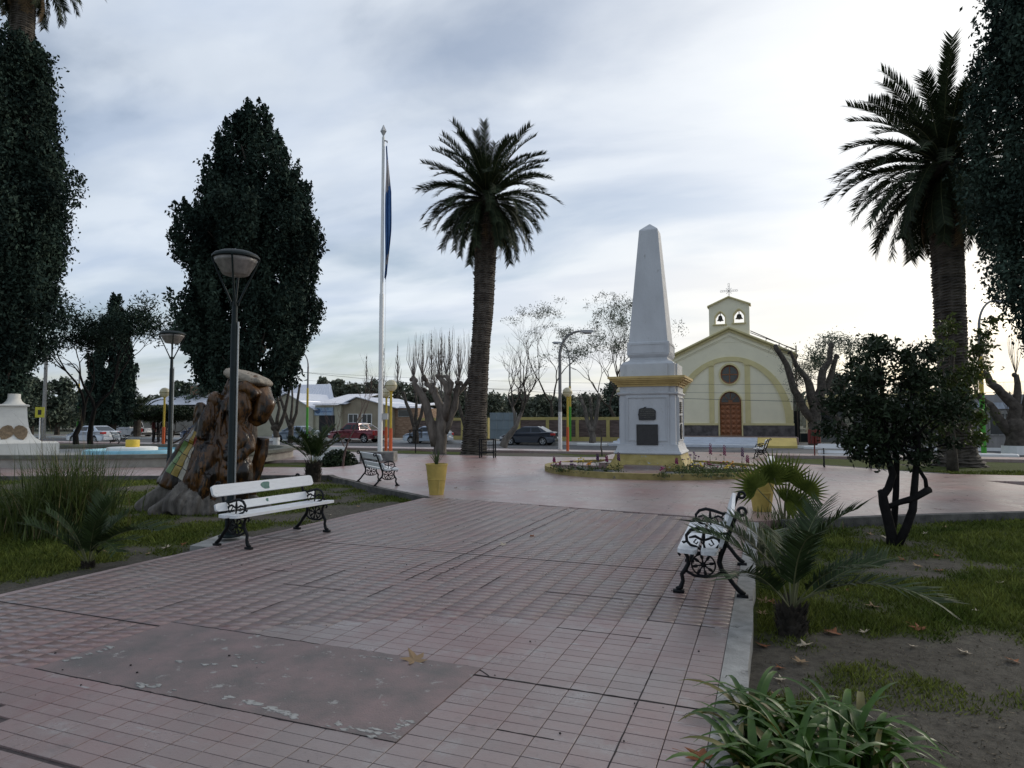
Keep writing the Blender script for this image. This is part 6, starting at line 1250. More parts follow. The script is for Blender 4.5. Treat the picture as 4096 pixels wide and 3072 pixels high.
# ---------------------------------------------------------------- vegetation
M_cyp = mat('cypress_leaf', (0.016, 0.029, 0.026), 0.8, 0.35, 0.45, world_pos=True, c2=(0.048, 0.074, 0.056), island=0.5, spec=0.05)
M_bark2 = mat('dark_bark', (0.055, 0.045, 0.037), 0.95, 0.35, 5, 0.8, 14, c2=(0.10, 0.085, 0.07))
M_palebark = mat('pale_bark', (0.10, 0.085, 0.073), 0.95, 0.35, 4, 1.0, 14, c2=(0.20, 0.175, 0.15), stretch=(1, 1, 0.35))
def cypress(name, at, prof, label, seed, nplume=420, leaf=0.10, lean=0.0, trunk_r=0.35, bump=0.28):
    rs = np.random.RandomState(seed); r = empty(name, at, 0, label, 'cypress'); prof = sorted(prof); zs = [p[0] for p in prof]; rr = [p[1] for p in prof]; H = zs[-1]
    MB().tube([(0, 0, -0.1), (0.05, 0, zs[0] * 0.5), (0, 0.05, zs[0] + 1), (0, 0, H * 0.8)], [trunk_r * 1.25, trunk_r, trunk_r * 0.85, 0.08], 10).build('trunk', M_bark2, r, smooth=True)
    b = MB()
    for k in range(26):
        z = zs[0] + (H - zs[0]) * (k / 26) ** 1.2 * 0.85; a = k * 2.4; q = np.interp(min(H, z + 1.6), zs, rr) * 0.8
        b.tube([(0, 0, max(0.6, z - 0.6)), (0.4 * q * math.cos(a), 0.4 * q * math.sin(a), z + 0.3), (q * math.cos(a), q * math.sin(a), z + 1.6)], [trunk_r * 0.35, 0.09, 0.02], 5)
    b.build('limbs', M_bark2, r, smooth=True)
    g = fnoise(seed + 50); Cs = []; Ss = []
    for k in range(nplume):
        while True:
            z = rs.uniform(zs[0], H); q = np.interp(z, zs, rr)
            if rs.rand() < (q + 0.25) / (max(rr) + 0.25): break
        a = rs.uniform(0, 6.283); f = (1.18 if rs.rand() < 0.07 else 1.0) + bump * (g(a * 1.6 + 10, z * 0.55) * 2 - 1) + 0.06 * rs.normal(); rad = max(0.05, 0.97 * q * f * math.sqrt(rs.uniform(0.30, 1.0)))
        hgt = rs.uniform(0.9, 2.0) * (0.6 + 0.5 * min(1, q / 2)); wid = rs.uniform(0.22, 0.5); n = int(190 * hgt * wid / 0.5)
        t = rs.rand(n); w = wid * np.sin(np.pi * np.clip(t * 0.9 + 0.1, 0, 1)) ** 0.6
        off = rs.normal(size=(n, 2)) * 0.5 * w[:, None]; out_ = rad + (t - 0.5) * 0.18 * hgt
        c = np.stack([out_ * math.cos(a) + off[:, 0] + lean * z, out_ * math.sin(a) + off[:, 1], z + (t - 0.5) * hgt + rs.normal(size=n) * 0.05], 1); Cs.append(c); Ss.append(np.full(n, leaf) * rs.uniform(0.6, 1.35, n))
    C = np.concatenate(Cs); Sz = np.concatenate(Ss); k = C[:, 2] > zs[0] * 0.8; V, F = leaf_cards(C[k], Sz[k], rs, 0.5, up=0.9)
    np_mesh('crown', V, F, M_cyp, r); return r
cypress('cypress_tree', D(250, 34, -0.1), [(2.6, 0.7), (3.9, 2.1), (5.4, 3.0), (7.8, 3.3), (10.2, 3.55), (11.9, 3.75), (13.6, 2.9), (15.6, 1.75), (17.2, 0.95), (18.3, 0.25)], 'broad dark cypress behind the carved stump', 3, 760, 0.105, bump=0.26)
cypress('cypress_tree', D(-4, 24.5, -0.1), [(2.4, 0.4), (3.4, 0.9), (5.0, 1.45), (7.0, 1.85), (9.5, 1.95), (12.0, 1.6), (14.3, 1.45), (15.6, 1.25), (16.0, 1.0)], 'dark cypress cut by the left picture edge above the white pedestal', 4, 620, 0.08, bump=0.12)
cypress('cypress_tree', D(1088, 17.2, LAWN), [(2.9, 0.6), (4.0, 1.5), (5.6, 2.0), (8.0, 2.25), (11.0, 2.3), (13.0, 2.1), (15.0, 1.3), (16.5, 0.3)], 'dark cypress overhanging the right picture edge in front of the palm', 6, 700, 0.062, bump=0.16)

# palms
M_frond = mat('palm_frond', (0.020, 0.031, 0.017), 0.6, 0.3, 0.9, c2=(0.042, 0.058, 0.028), island=0.35, trans=0.08, spec=0.12)
M_frondy = mat('young_palm_frond', (0.022, 0.040, 0.016), 0.55, 0.3, 1.4, c2=(0.045, 0.070, 0.024), island=0.35, trans=0.1, spec=0.15)
M_frondd = mat('dead_frond', (0.17, 0.115, 0.06), 0.8, 0.3, 2, island=0.3, trans=0.1)
M_rach = mat('frond_rib', (0.115, 0.12, 0.055), 0.6, 0.2, 4)
def frond_mesh(L, bend, leaflet, nl, w, seed, m, vee=0.5, bare=0.08, tipl=0.35, rib=0.03):
    # grows along +X and bends down towards -Z; leaflets in a shallow V
    rs = np.random.RandomState(seed); n = 14; pts = []; p = np.zeros(3); a = 0.0
    for i in range(n + 1):
        pts.append(p.copy()); t = i / n; a = -bend * t ** 1.5; p = p + np.array([math.cos(a), 0, math.sin(a)]) * L / n
    pts = np.array(pts); b = MB(); b.tube([tuple(q) for q in pts], [rib * (1 - 0.85 * i / n) for i in range(n + 1)], 4, 1)
    for k in range(nl):
        t = bare + (1 - bare) * (k + 0.5) / nl; x = t * n; i = min(int(x), n - 1); q = pts[i] + (pts[i + 1] - pts[i]) * (x - i); d = pts[i + 1] - pts[i]; d = d / np.linalg.norm(d); up = np.array([-d[2], 0, d[0]])
        ll = leaflet * (tipl + (1 - tipl) * math.sin(math.pi * min(1, 0.18 + 0.82 * (1 - t)) ** 0.8) ** 0.7) * rs.uniform(0.85, 1.12)
        for s in (-1, 1):
            sd = np.array([0, s, 0.0]); fwd = 0.55 + 0.5 * t + rs.normal() * 0.08; v = sd + d * fwd + up * (vee + rs.normal() * 0.12); v /= np.linalg.norm(v)
            tip = q + v * ll + np.array([0, 0, -0.10 * ll]); mid = q + v * ll * 0.5; pw = d * w
            k0 = len(b.v); b.v += [tuple(q - pw * 0.5), tuple(q + pw * 0.5), tuple(mid + pw * 0.6), tuple(mid - pw * 0.6), tuple(tip)]; b.f += [(k0, k0 + 1, k0 + 2, k0 + 3), (k0 + 3, k0 + 2, k0 + 4)]; b.m += [0, 0]
    o = b.build('frond', [m, M_rach if m is not M_frondd else M_frondd], None, fix=False); me = o.data; bpy.data.objects.remove(o); return me
FM_up = [frond_mesh(4.0, R(42), 0.48, 70, 0.05, 1, M_frond), frond_mesh(3.7, R(58), 0.46, 66, 0.05, 2, M_frond)]
FM_mid = [frond_mesh(3.9, R(62), 0.50, 70, 0.05, 3, M_frond, 0.35), frond_mesh(3.6, R(74), 0.48, 66, 0.05, 4, M_frond, 0.3)]
FM_low = [frond_mesh(3.6, R(48), 0.50, 66, 0.05, 5, M_frond, 0.1), frond_mesh(3.3, R(58), 0.48, 62, 0.05, 6, M_frond, 0.1)]
FM_dead = [frond_mesh(3.0, R(50), 0.34, 36, 0.035, 7, M_frondd, -0.2)]
def frond(parent, me, z, az, el, roll=0.0, s=1.0, r0=0.15):
    o = link(bpy.data.objects.new('frond', me), parent); o.location = (r0 * math.cos(az), r0 * math.sin(az), z); o.rotation_euler = Euler((roll, -el, az), 'XYZ'); o.scale = (s, s, s); return o
M_ptrunk = mat('palm_trunk', (0.055, 0.046, 0.038), 0.95, 0.4, 3, 0.9, 12, c2=(0.105, 0.09, 0.075))
def palm_trunk(root, pts, radii, seed, scar=0.11):
    rs = random.Random(seed); b = MB(); n = 18; P = []; Rr = []
    zmax = pts[-1][2]; z = pts[0][2]; zl = [p[2] for p in pts]; k = 0
    while z < zmax:
        f = 1 + (0.05 if k % 2 else -0.03) + rs.uniform(-0.03, 0.03); P.append((np.interp(z, zl, [p[0] for p in pts]), np.interp(z, zl, [p[1] for p in pts]), z)); Rr.append(np.interp(z, zl, radii) * f); z += scar / 2; k += 1
    b.tube(P, Rr, n)
    for i in range(0, len(P) - 1):                     # diamond leaf scars, one row turned against the next
        for j in range(n):
            if (i + j) % 2: idx = i * n + j; x, y, zz3 = b.v[idx]; c0, c1 = P[i][0], P[i][1]; f = rs.uniform(1.02, 1.10); b.v[idx] = (c0 + (x - c0) * f, c1 + (y - c1) * f, zz3 + rs.uniform(-0.03, 0.01))
    b.build('trunk', M_ptrunk, root)
    b = MB()
    for k in range(150):
        z = rs.uniform(0.6, zmax - 0.1) if k < 70 else rs.uniform(zmax * 0.72, zmax); a = rs.uniform(0, 6.28); r_ = np.interp(z, zl, radii); cx_, cy_ = np.interp(z, zl, [p[0] for p in pts]), np.interp(z, zl, [p[1] for p in pts]); ln = rs.uniform(0.05, 0.14)
        p = Vector((cx_ + r_ * 0.98 * math.cos(a), cy_ + r_ * 0.98 * math.sin(a), z)); o_ = Vector((math.cos(a), math.sin(a), 0.7)) * ln; sd = Vector((-math.sin(a), math.cos(a), 0)) * 0.07
        b.add([p - sd, p + sd, p + o_ + sd * 0.5, p + o_ - sd * 0.5, p - Vector((0, 0, 0.08))], [(0, 1, 2, 3), (0, 4, 1), (0, 3, 4), (1, 4, 2), (3, 2, 4)])
    tag(b.build('leaf_base_stubs', M_ptrunk, root), kind='stuff')
def big_palm(at, Hc, pts, radii, label, seed, s=1.0, n=74, dead=10, drop=R(-62)):
    r = empty('palm_tree', at, 0, label, 'palm', 'tall date palms'); rs = random.Random(seed); palm_trunk(r, pts, radii, seed); tx, ty = pts[-1][0], pts[-1][1]
    for k in range(n):
        t = (k + 0.5) / n; el = R(82) + (drop - R(82)) * t ** 0.86; az = k * 2.39996 + rs.uniform(-0.15, 0.15); me = rs.choice(FM_up if el > R(40) else FM_mid if el > R(-8) else FM_low)
        o = frond(r, me, Hc - 0.75 * t, az, el + rs.uniform(-0.08, 0.08), rs.uniform(-0.25, 0.25), s * rs.uniform(0.88, 1.06) * (1.0 if el > 0 else 0.92), 0.18 + 0.2 * t); o.location.x += tx; o.location.y += ty
    for k in range(dead):
        az = rs.uniform(0, 6.28); o = frond(r, FM_dead[0], Hc - 1.0, az, R(-62) - rs.uniform(0, 0.25), 0, s * rs.uniform(0.75, 1.0), 0.36); o.location.x += tx; o.location.y += ty
    b = MB(); b.lathe([(0.30, Hc - 1.7), (0.52, Hc - 1.2), (0.62, Hc - 0.8), (0.50, Hc - 0.3), (0.15, Hc + 0.15)], (tx, ty, 0), 12); b.build('crown_heart', M_ptrunk, r, smooth=True)
    return r
pa = D(474.0, 31.3, -0.1); big_palm(pa, 12.75, [(0, 0, 0), (0.10, 0.05, 2), (0.28, 0.1, 5), (0.42, 0.15, 7), (0.58, 0.18, 11.75)], [0.62, 0.48, 0.42, 0.46, 0.52], 'tall date palm in the middle of the picture, left of the obelisk', 21, 0.86, 130, 8, R(-48))
pb = D(956, 24.6, -0.12); big_palm(pb, 11.8, [(0, 0, 0), (0, 0, 0.5), (-0.05, 0, 2), (-0.08, 0, 5), (-0.12, 0, 10.9)], [0.90, 0.60, 0.46, 0.50, 0.54], 'tall date palm on the right, beside the dark cypress', 22, 1.0, 140, 10, R(-56))
pc_ = D(6, 30.0, -0.1); big_palm(pc_, 24.0, [(0, 0, 0), (0, 0, 10), (0.0, 0, 22.8)], [0.5, 0.42, 0.5], 'date palm behind the left cypress with only its lowest fronds showing', 23, 0.86, 60, 26, R(-66))

def small_palm(at, n, s, label, seed, trunk, el0=R(85), el1=R(25), name='young_palm', mid=None, group='young date palms'):
    r = empty(name, at, 0, label, 'palm', group); rs = random.Random(seed); h, rad = trunk
    if h > 0:
        M_pt = mat('young_palm_base', (0.022, 0.018, 0.014), 0.95, 0.4, 8, 0.9, 30, c2=(0.055, 0.045, 0.034)); b = MB(); b.lathe([(rad * 1.15, -0.1), (rad * 1.08, h * 0.25), (rad * 0.85, h * 0.7), (rad * 0.45, h)], n=12); b.build('trunk', M_pt, r, smooth=True); b = MB()
        for k in range(110):
            z = rs.uniform(-0.04, h); a = rs.uniform(0, 6.28); p = Vector((rad * 0.9 * math.cos(a), rad * 0.9 * math.sin(a), z)); o_ = Vector((math.cos(a) * 0.5, math.sin(a) * 0.5, 1)) * rad * 0.9; sd = Vector((-math.sin(a), math.cos(a), 0)) * rad * 0.3
            b.add([p - sd, p + sd, p + o_], [(0, 1, 2)])
        tag(b.build('leaf_base_stubs', M_pt, r), kind='stuff')
    for k in range(n):
        t = (k + 0.5) / n; frond(r, rs.choice(FM_y), h, k * 2.4 + rs.uniform(-0.3, 0.3), el0 + (el1 - el0) * t, rs.uniform(-0.4, 0.4), s * rs.uniform(0.8, 1.1), rad * 0.25)
    return r
FM_y = [frond_mesh(1.0, R(40), 0.25, 44, 0.017, 31, M_frondy, 0.45, 0.22, 0.55, 0.010), frond_mesh(1.0, R(65), 0.23, 44, 0.017, 32, M_frondy, 0.3, 0.22, 0.55, 0.010)]
p = W(792, 632, LAWN); rp_ = small_palm((p.x, p.y, LAWN), 9, 0.95, 'young date palm beside the right kerb, one frond over the bench', 41, (0.20, 0.11), R(86), R(38))
def aim(parent, z, px, py, depth, s, bend_me, el):            # a frond that reaches towards a place
    tgt = D(px, depth, ZD(py, depth)); d = tgt - Vector(parent.location); return frond(parent, bend_me, z, math.atan2(d.y, d.x), el, 0.1, s, 0.05)
aim(rp_, 0.40, 716, 552, 5.9, 0.98, FM_y[1], R(48)); aim(rp_, 0.25, 880, 585, 4.9, 1.05, FM_y[1], R(34)); aim(rp_, 0.25, 822, 520, 7.0, 1.05, FM_y[0], R(40))
p = W(88, 568, LAWN); lp_ = small_palm((p.x, p.y, LAWN), 10, 0.78, 'young date palm by the left kerb with one long frond to the right', 42, (0.05, 0.06), R(84), R(45)); aim(lp_, 0.2, 165, 497, 7.2, 1.15, FM_y[0], R(30)); aim(lp_, 0.2, 150, 520, 6.6, 0.8, FM_y[1], R(30))
p = W(313, 481.5, LAWN); small_palm((p.x, p.y, LAWN), 15, 1.25, 'young date palm on the lawn corner left of the mid bench', 43, (0.50, 0.20), R(88), R(42))
p = D(138, 70, -0.17); r_ = empty('feather_palm', (p.x, p.y, -0.17), 0, 'bushy feather palm beside the low grey house', 'palm')
for k in range(30): frond(r_, random.Random(k).choice(FM_mid), 2.2, k * 2.4, R(75) - R(75) * (k / 30), 0, 0.85, 0.2)
MB().lathe([(0.35, -0.1), (0.40, 1.5), (0.3, 2.4)], n=10).build('trunk', M_ptrunk, r_)
# fan palm behind the right bench
M_fan = mat('fan_palm_leaf', (0.075, 0.115, 0.025), 0.5, 0.25, 3, c2=(0.20, 0.24, 0.05), trans=0.5, spec=0.15)
def fan_mesh(r, n, spread, seed):
    rs = random.Random(seed); b = MB()
    for k in range(n):
        a = -spread / 2 + spread * k / (n - 1); c, s = math.cos(a), math.sin(a); ln = r * (0.80 + 0.2 * math.cos(a)) * rs.uniform(0.93, 1.05); w = r * spread / n * 0.5; sd = Vector((-s, c, 0)); dr_ = Vector((c, s, 0)); fold = 0.03 * r
        p0 = Vector((0, 0, 0)); m1 = dr_ * ln * 0.36; tip = dr_ * ln + Vector((0, 0, -0.10 * ln * rs.uniform(0.3, 1.6)))
        b.add([p0, m1 - sd * w * 0.62 + Vector((0, 0, fold)), m1 - Vector((0, 0, fold)), m1 + sd * w * 0.62 + Vector((0, 0, fold)), tip], [(0, 1, 2), (0, 2, 3), (1, 4, 2), (2, 4, 3)])
    o = b.build('leaf', M_fan, None, fix=False); me = o.data; bpy.data.objects.remove(o); return me
fan_m = [fan_mesh(0.50, 20, R(200), 1), fan_mesh(0.46, 18, R(170), 2)]
p = W(784, 527, LAWN); fpm = empty('fan_palm', (p.x, p.y, LAWN), 0, 'small fan palm growing in front of the half-hidden yellow drum planter', 'palm')
for k, (dx, h, tilt, rl, s_) in enumerate(((-0.42, 0.62, R(50), R(72), 1.0), (-0.14, 0.78, R(82), R(80), 1.05), (0.10, 0.72, R(72), R(70), 1.0), (0.36, 0.55, R(52), R(62), 0.95), (0.02, 0.40, R(20), R(60), 0.95), (-0.22, 0.70, R(100), R(85), 0.9), (0.20, 0.36, R(28), R(50), 0.8))):
    hub = Vector((dx * math.cos(YAW), dx * math.sin(YAW) + 0.05 * (k % 3 - 1), h)); MB().tube([(0, 0, -0.02), (hub.x * 0.45, hub.y * 0.45, h * 0.6), tuple(hub)], [0.012, 0.010, 0.008], 5).build('stalk', M_rach, fpm)
    o = link(bpy.data.objects.new('leaf', fan_m[k % 2]), fpm); o.location = hub; side = 1 if dx >= 0 else -1
    xa_ = (Vector((math.cos(YAW), math.sin(YAW), 0)) * math.cos(tilt) * side + _z * math.sin(tilt)).normalized(); nrm_ = (_f * -0.8 + _z * 0.5 + Vector((0.3 * side, 0, 0))).normalized(); nrm_ = (nrm_ - xa_ * nrm_.dot(xa_)).normalized(); ya_ = nrm_.cross(xa_)
    o.rotation_euler = Matrix((xa_, ya_, nrm_)).transposed().to_euler(); o.scale = (s_, s_, s_)

# broadleaf and bare trees: a branching skeleton with leaves where the photograph has them
def grow(rs, p, d, ln, rad, depth, segs, tips, spread=0.5, ratio=0.75, rr=0.62, kids=(2, 3), wob=0.18, up=0.15, nseg=3):
    pts = [Vector(p)]; rads = [rad]; d = Vector(d).normalized()
    for i in range(nseg):
        d = (d + Vector((rs.gauss(0, wob), rs.gauss(0, wob), rs.gauss(0, wob) + up * 0.3))).normalized(); pts.append(pts[-1] + d * ln / nseg); rads.append(rad * (1 - (1 - rr) * (i + 1) / nseg))
    segs.append((pts, rads, depth))
    if depth == 0: tips.append((pts[-1], d)); return
    for k in range(rs.randint(*kids)):
        q = Vector((rs.gauss(0, 1), rs.gauss(0, 1), rs.gauss(0, 0.6) + up)); q = (q - d * q.dot(d)).normalized(); nd = (d + q * spread * rs.uniform(0.6, 1.3)).normalized()
        grow(rs, pts[-1], nd, ln * ratio * rs.uniform(0.8, 1.2), rads[-1] * rs.uniform(0.7, 0.95), depth - 1, segs, tips, spread, ratio, rr, kids, wob, up, nseg)
def tree(name, at, label, cat, seed, trunks, depth, ln, rad, leaf=None, bark=None, group=None, split=2, **kw):
    r = empty(name, at, 0, label, cat, group); rs = random.Random(seed); segs = []; tips = []
    for (off, d, l0) in trunks: grow(rs, off, d, l0, rad, depth, segs, tips, ratio=kw.get('ratio', 0.75), spread=kw.get('spread', 0.5), kids=kw.get('kids', (2, 3)), wob=kw.get('wob', 0.16), up=kw.get('up', 0.15), rr=kw.get('rr', 0.62))
    b, c = MB(), MB()
    for pts, rads, dp in segs: (b if dp >= depth - split + 1 else c).tube(pts, rads, 7 if dp >= depth - split + 1 else 4, caps=dp == 0)
    b.build('trunk', bark or M_bark2, r, smooth=True)
    if c.v: tag(c.build('twigs' if leaf is None else 'branches', kw.get('twig', bark or M_bark2), r, fix=False), kind='stuff')
    if leaf:
        n, spr, size, m, asp = leaf; rg = np.random.RandomState(seed); ctr = np.array([t[0][:] for t in tips]); pick = rg.randint(0, len(ctr), n); C = ctr[pick] + rg.normal(size=(n, 3)) * spr * np.array([1, 1, 0.7])
        V, F = leaf_cards(C, size * rg.uniform(0.6, 1.3, n), rg, asp, up=kw.get('lup', -0.3)); np_mesh('crown', V, F, m, r)
    return r
M_cam = mat('glossy_dark_leaf', (0.014, 0.024, 0.014), 0.5, 0.35, 1.2, c2=(0.032, 0.048, 0.022), island=0.45, trans=0.1, spec=0.15)
M_lig = mat('light_green_leaf', (0.050, 0.078, 0.020), 0.5, 0.35, 0.8, c2=(0.09, 0.12, 0.03), island=0.4, trans=0.3)
M_oliv = mat('grey_green_leaf', (0.075, 0.092, 0.066), 0.7, 0.3, 0.3, c2=(0.13, 0.15, 0.105), island=0.35, trans=0.15, world_pos=True)  # leaf colour lightened to stand in for haze over the far trees
M_pine = mat('far_green_leaf', (0.048, 0.070, 0.050), 0.8, 0.3, 0.2, c2=(0.085, 0.112, 0.075), island=0.35, world_pos=True)  # lightened likewise, distance haze put into the leaf colour
# the small twisted tree on the right lawn
p = W(892, 545, LAWN); tw = empty('twisted_tree', (p.x, p.y, LAWN), YAW, 'small dark leafy tree with twisted black stems on the right lawn', 'tree')
TD = 8.75; ts = TD / FPX
def Tq(px, py, y=0.0): return ((px - 892) * ts, y, (545 - py) * ts)
M_tw = mat('black_stem', (0.012, 0.011, 0.011), 0.85, 0.3, 8, 0.6, 18, spec=0.1)
b = MB()
b.tube([Tq(893, 553, 0), Tq(892, 536), Tq(889, 520), Tq(885, 503), Tq(884, 494), Tq(890, 487), Tq(895, 473), Tq(893, 455, 0.05), Tq(887, 430, 0.1), Tq(882, 405, 0.1)], [0.085, 0.07, 0.066, 0.064, 0.06, 0.05, 0.047, 0.043, 0.037, 0.025], 10)
b.tube([Tq(895, 545, -0.05), Tq(903, 528, -0.08), Tq(911, 508, -0.08), Tq(914, 493, -0.05), Tq(919, 470), Tq(922, 450, 0), Tq(918, 430, -0.1), Tq(915, 405, -0.1)], [0.062, 0.055, 0.052, 0.048, 0.042, 0.039, 0.033, 0.024], 10)
b.tube([Tq(901, 549, 0.25), Tq(904, 520, 0.2), Tq(905, 490, 0.16), Tq(904, 460, 0.1), Tq(900, 435, 0.1)], [0.05, 0.045, 0.042, 0.038, 0.03], 8)
b.tube([Tq(887, 507, 0), Tq(899, 501, -0.04), Tq(912, 497, -0.07), Tq(924, 491, -0.05), Tq(931, 488, -0.02)], [0.04, 0.04, 0.048, 0.05, 0.055], 8)
b.tube([Tq(929, 489, -0.02), Tq(928, 478, -0.02), Tq(921, 466, -0.02), Tq(911, 454, 0.0)], [0.03, 0.026, 0.024, 0.022], 7)
b.tube([Tq(884, 494), Tq(881, 489)], [0.05, 0.035], 7)
b.build('stems', M_tw, tw, smooth=True)
rg = np.random.RandomState(77); Cs = []; b = MB()
clumps = [(893, 335, 13), (872, 345, 15), (905, 352, 16), (938, 345, 14), (850, 372, 16), (880, 370, 22), (915, 375, 22), (945, 372, 17), (840, 398, 18), (868, 402, 24), (900, 408, 26), (935, 402, 22), (838, 425, 14), (862, 432, 20), (895, 438, 22), (928, 432, 20), (955, 410, 14), (880, 455, 14), (920, 455, 13), (862, 452, 11), (935, 452, 9), (949, 440, 9), (888, 332, 7), (846, 440, 9), (858, 357, 9)]
for (x, y, r_) in clumps:
    r_ *= 0.72; n = int(r_ * r_ * 3.4); yy = rg.uniform(-0.35, 0.35); c = np.array(Tq(x, y, yy)); q = rg.normal(size=(n, 3)) * r_ * ts * np.array([0.62, 0.9, 0.50]); Cs.append(c + q); b.tube([Tq(893 + (x - 893) * 0.15, 440, 0), Tq(893 + (x - 893) * 0.55, (y + 440) / 2 + 8, yy * 0.5), Tq(x, y, yy)], [0.03, 0.018, 0.006], 5)
C = np.concatenate(Cs); V, F = leaf_cards(C, rg.uniform(0.024, 0.052, len(C)), rg, 0.42, up=-0.4); np_mesh('crown', V, F, M_cam, tw); b.build('branches', M_tw, tw, fix=False)
# its paler neighbour beyond, by the right palm
yt = D(950, 22.4, LAWN); yr = empty('young_tree', yt, YAW, 'young leafy tree with straight trunk in front of the right palm', 'tree'); ys = 22.4 / FPX
def Yq(px, py, y=0.0): return ((px - 950) * ys, y, (470.5 - py) * ys)
MB().tube([Yq(950, 473), Yq(950, 450), Yq(949, 425), Yq(951, 400), Yq(952, 375), Yq(956, 345)], [0.19, 0.16, 0.14, 0.12, 0.08, 0.03], 9).build('trunk', M_bark2, yr, smooth=True)
rg = np.random.RandomState(78); Cs = []; b = MB()
for (x, y, r_) in ((938, 330, 8), (934, 350, 9), (928, 372, 10), (945, 385, 12), (925, 398, 11), (960, 400, 12), (940, 412, 13), (972, 395, 9), (965, 372, 10), (975, 350, 8), (981, 335, 6), (984, 322, 5), (974, 418, 9), (930, 425, 9), (955, 425, 10), (985, 378, 6), (968, 438, 7), (940, 440, 7)):
    n = int(r_ * r_ * 3.2); yy = rg.uniform(-0.7, 0.7); c = np.array(Yq(x, y, yy)); Cs.append(c + rg.normal(size=(n, 3)) * r_ * ys * np.array([0.55, 0.9, 0.55])); b.tube([Yq(951, 425), Yq((x + 951) / 2, (y + 425) / 2 + 4, yy * 0.5), Yq(x, y, yy)], [0.05, 0.03, 0.01], 5)
C = np.concatenate(Cs); V, F = leaf_cards(C, rg.uniform(0.06, 0.12, len(C)), rg, 0.45, up=-0.3); np_mesh('crown', V, F, M_lig, yr); tag(b.build('branches', M_bark2, yr, fix=False), kind='stuff')
# flat-topped dark shrub by the people
p = D(172, 44.5); tree('flat_shrub', (p.x, p.y, 0), 'wide flat-topped dark shrub with bare stems behind the fountain', 'shrub', 14, [((0, 0, 0), (0.9, 0.2, 0.6), 0.9), ((0, 0, 0), (-1, 0.1, 0.6), 1.0), ((0, 0.1, 0), (-0.3, 0.6, 1), 0.9), ((0.1, 0, 0), (0.2, -0.6, 1), 0.9)], 4, 1.0, 0.07, None, M_bark2, ratio=0.66, spread=0.7, up=-0.05)
sh = [o for o in col.objects if o.name.startswith('flat_shrub')][0]
rg = np.random.RandomState(5); n = 9000; a = rg.rand(n) * 6.283; q = np.sqrt(rg.rand(n)); C = np.stack([(q * 2.7 * np.cos(a)), q * 1.9 * np.sin(a), 1.95 + 0.55 * np.sqrt(np.clip(1 - q ** 2, 0, 1)) * rg.uniform(-0.75, 1.1, n) + 0.12 * np.sin(a * 5)], 1)
C[:, 0] -= 0.5; V, F = leaf_cards(C, rg.uniform(0.06, 0.13, n), rg, 0.45); np_mesh('crown', V, F, M_cam, sh)
# round shrub beside the memorial block
def shrub(at, rx, rz, n, size, m, label, seed, name='shrub', cat='shrub', group=None):
    r = empty(name, at, 0, label, cat, group); rg = np.random.RandomState(seed); d = rg.normal(size=(n, 3)); d /= np.linalg.norm(d, axis=1, keepdims=True); q = rg.uniform(0.3, 1.05, n)[:, None] ** 0.5; C = d * q * np.array([rx, rx, rz]); C[:, 2] = np.abs(C[:, 2])
    V, F = leaf_cards(C, size * rg.uniform(0.6, 1.3, n), rg, 0.5, up=0.4); np_mesh('foliage', V, F, m, r); b = MB()
    for k in range(7): a = k * 0.9; b.tube([(0, 0, -0.05), (rx * 0.5 * math.cos(a), rx * 0.5 * math.sin(a), rz * 0.6)], [0.02, 0.006], 4)
    b.build('stems', M_bark2, r, fix=False); return r
p = W(339, 466, LAWN); shrub((p.x, p.y, LAWN), 0.68, 0.62, 1600, 0.07, M_cam, 'round dark green shrub on the grass beside the memorial block', 8)
# bare young trees on the near strip
def bare(px, dz, h, label, seed, z=LAWN, lean=0.0, m=None, rad=0.06, depth=5, spread=0.42, ratio=0.74, name='bare_tree', trunks=None, twig=None, kids=(2, 3), up=0.35):
    q = D(px, dz, z); return tree(name, q, label, 'tree', seed, trunks or [((0, 0, 0), (lean, 0, 1), h * 0.30)], depth, h * 0.3, rad, None, m or M_bark2, spread=spread, ratio=ratio, up=up, twig=twig or m or M_bark2, kids=kids)
M_twig = mat('red_brown_twig', (0.085, 0.055, 0.048), 0.9, 0.3, 6); M_greytwig = mat('grey_twig', (0.15, 0.135, 0.125), 0.9, 0.25, 3)
bare(343.5, 22.8, 3.6, 'slender bare young tree beside the round shrub', 31, rad=0.045, m=M_twig, depth=5, spread=0.36)
bare(348.0, 31.0, 2.9, 'thin bare sapling behind the young tree by the flagpole', 33, rad=0.035, m=M_twig, depth=4)
bare(601.8, 31.5, 2.2, 'thin dark sapling left of the obelisk', 36, rad=0.045, depth=2, spread=0.3)
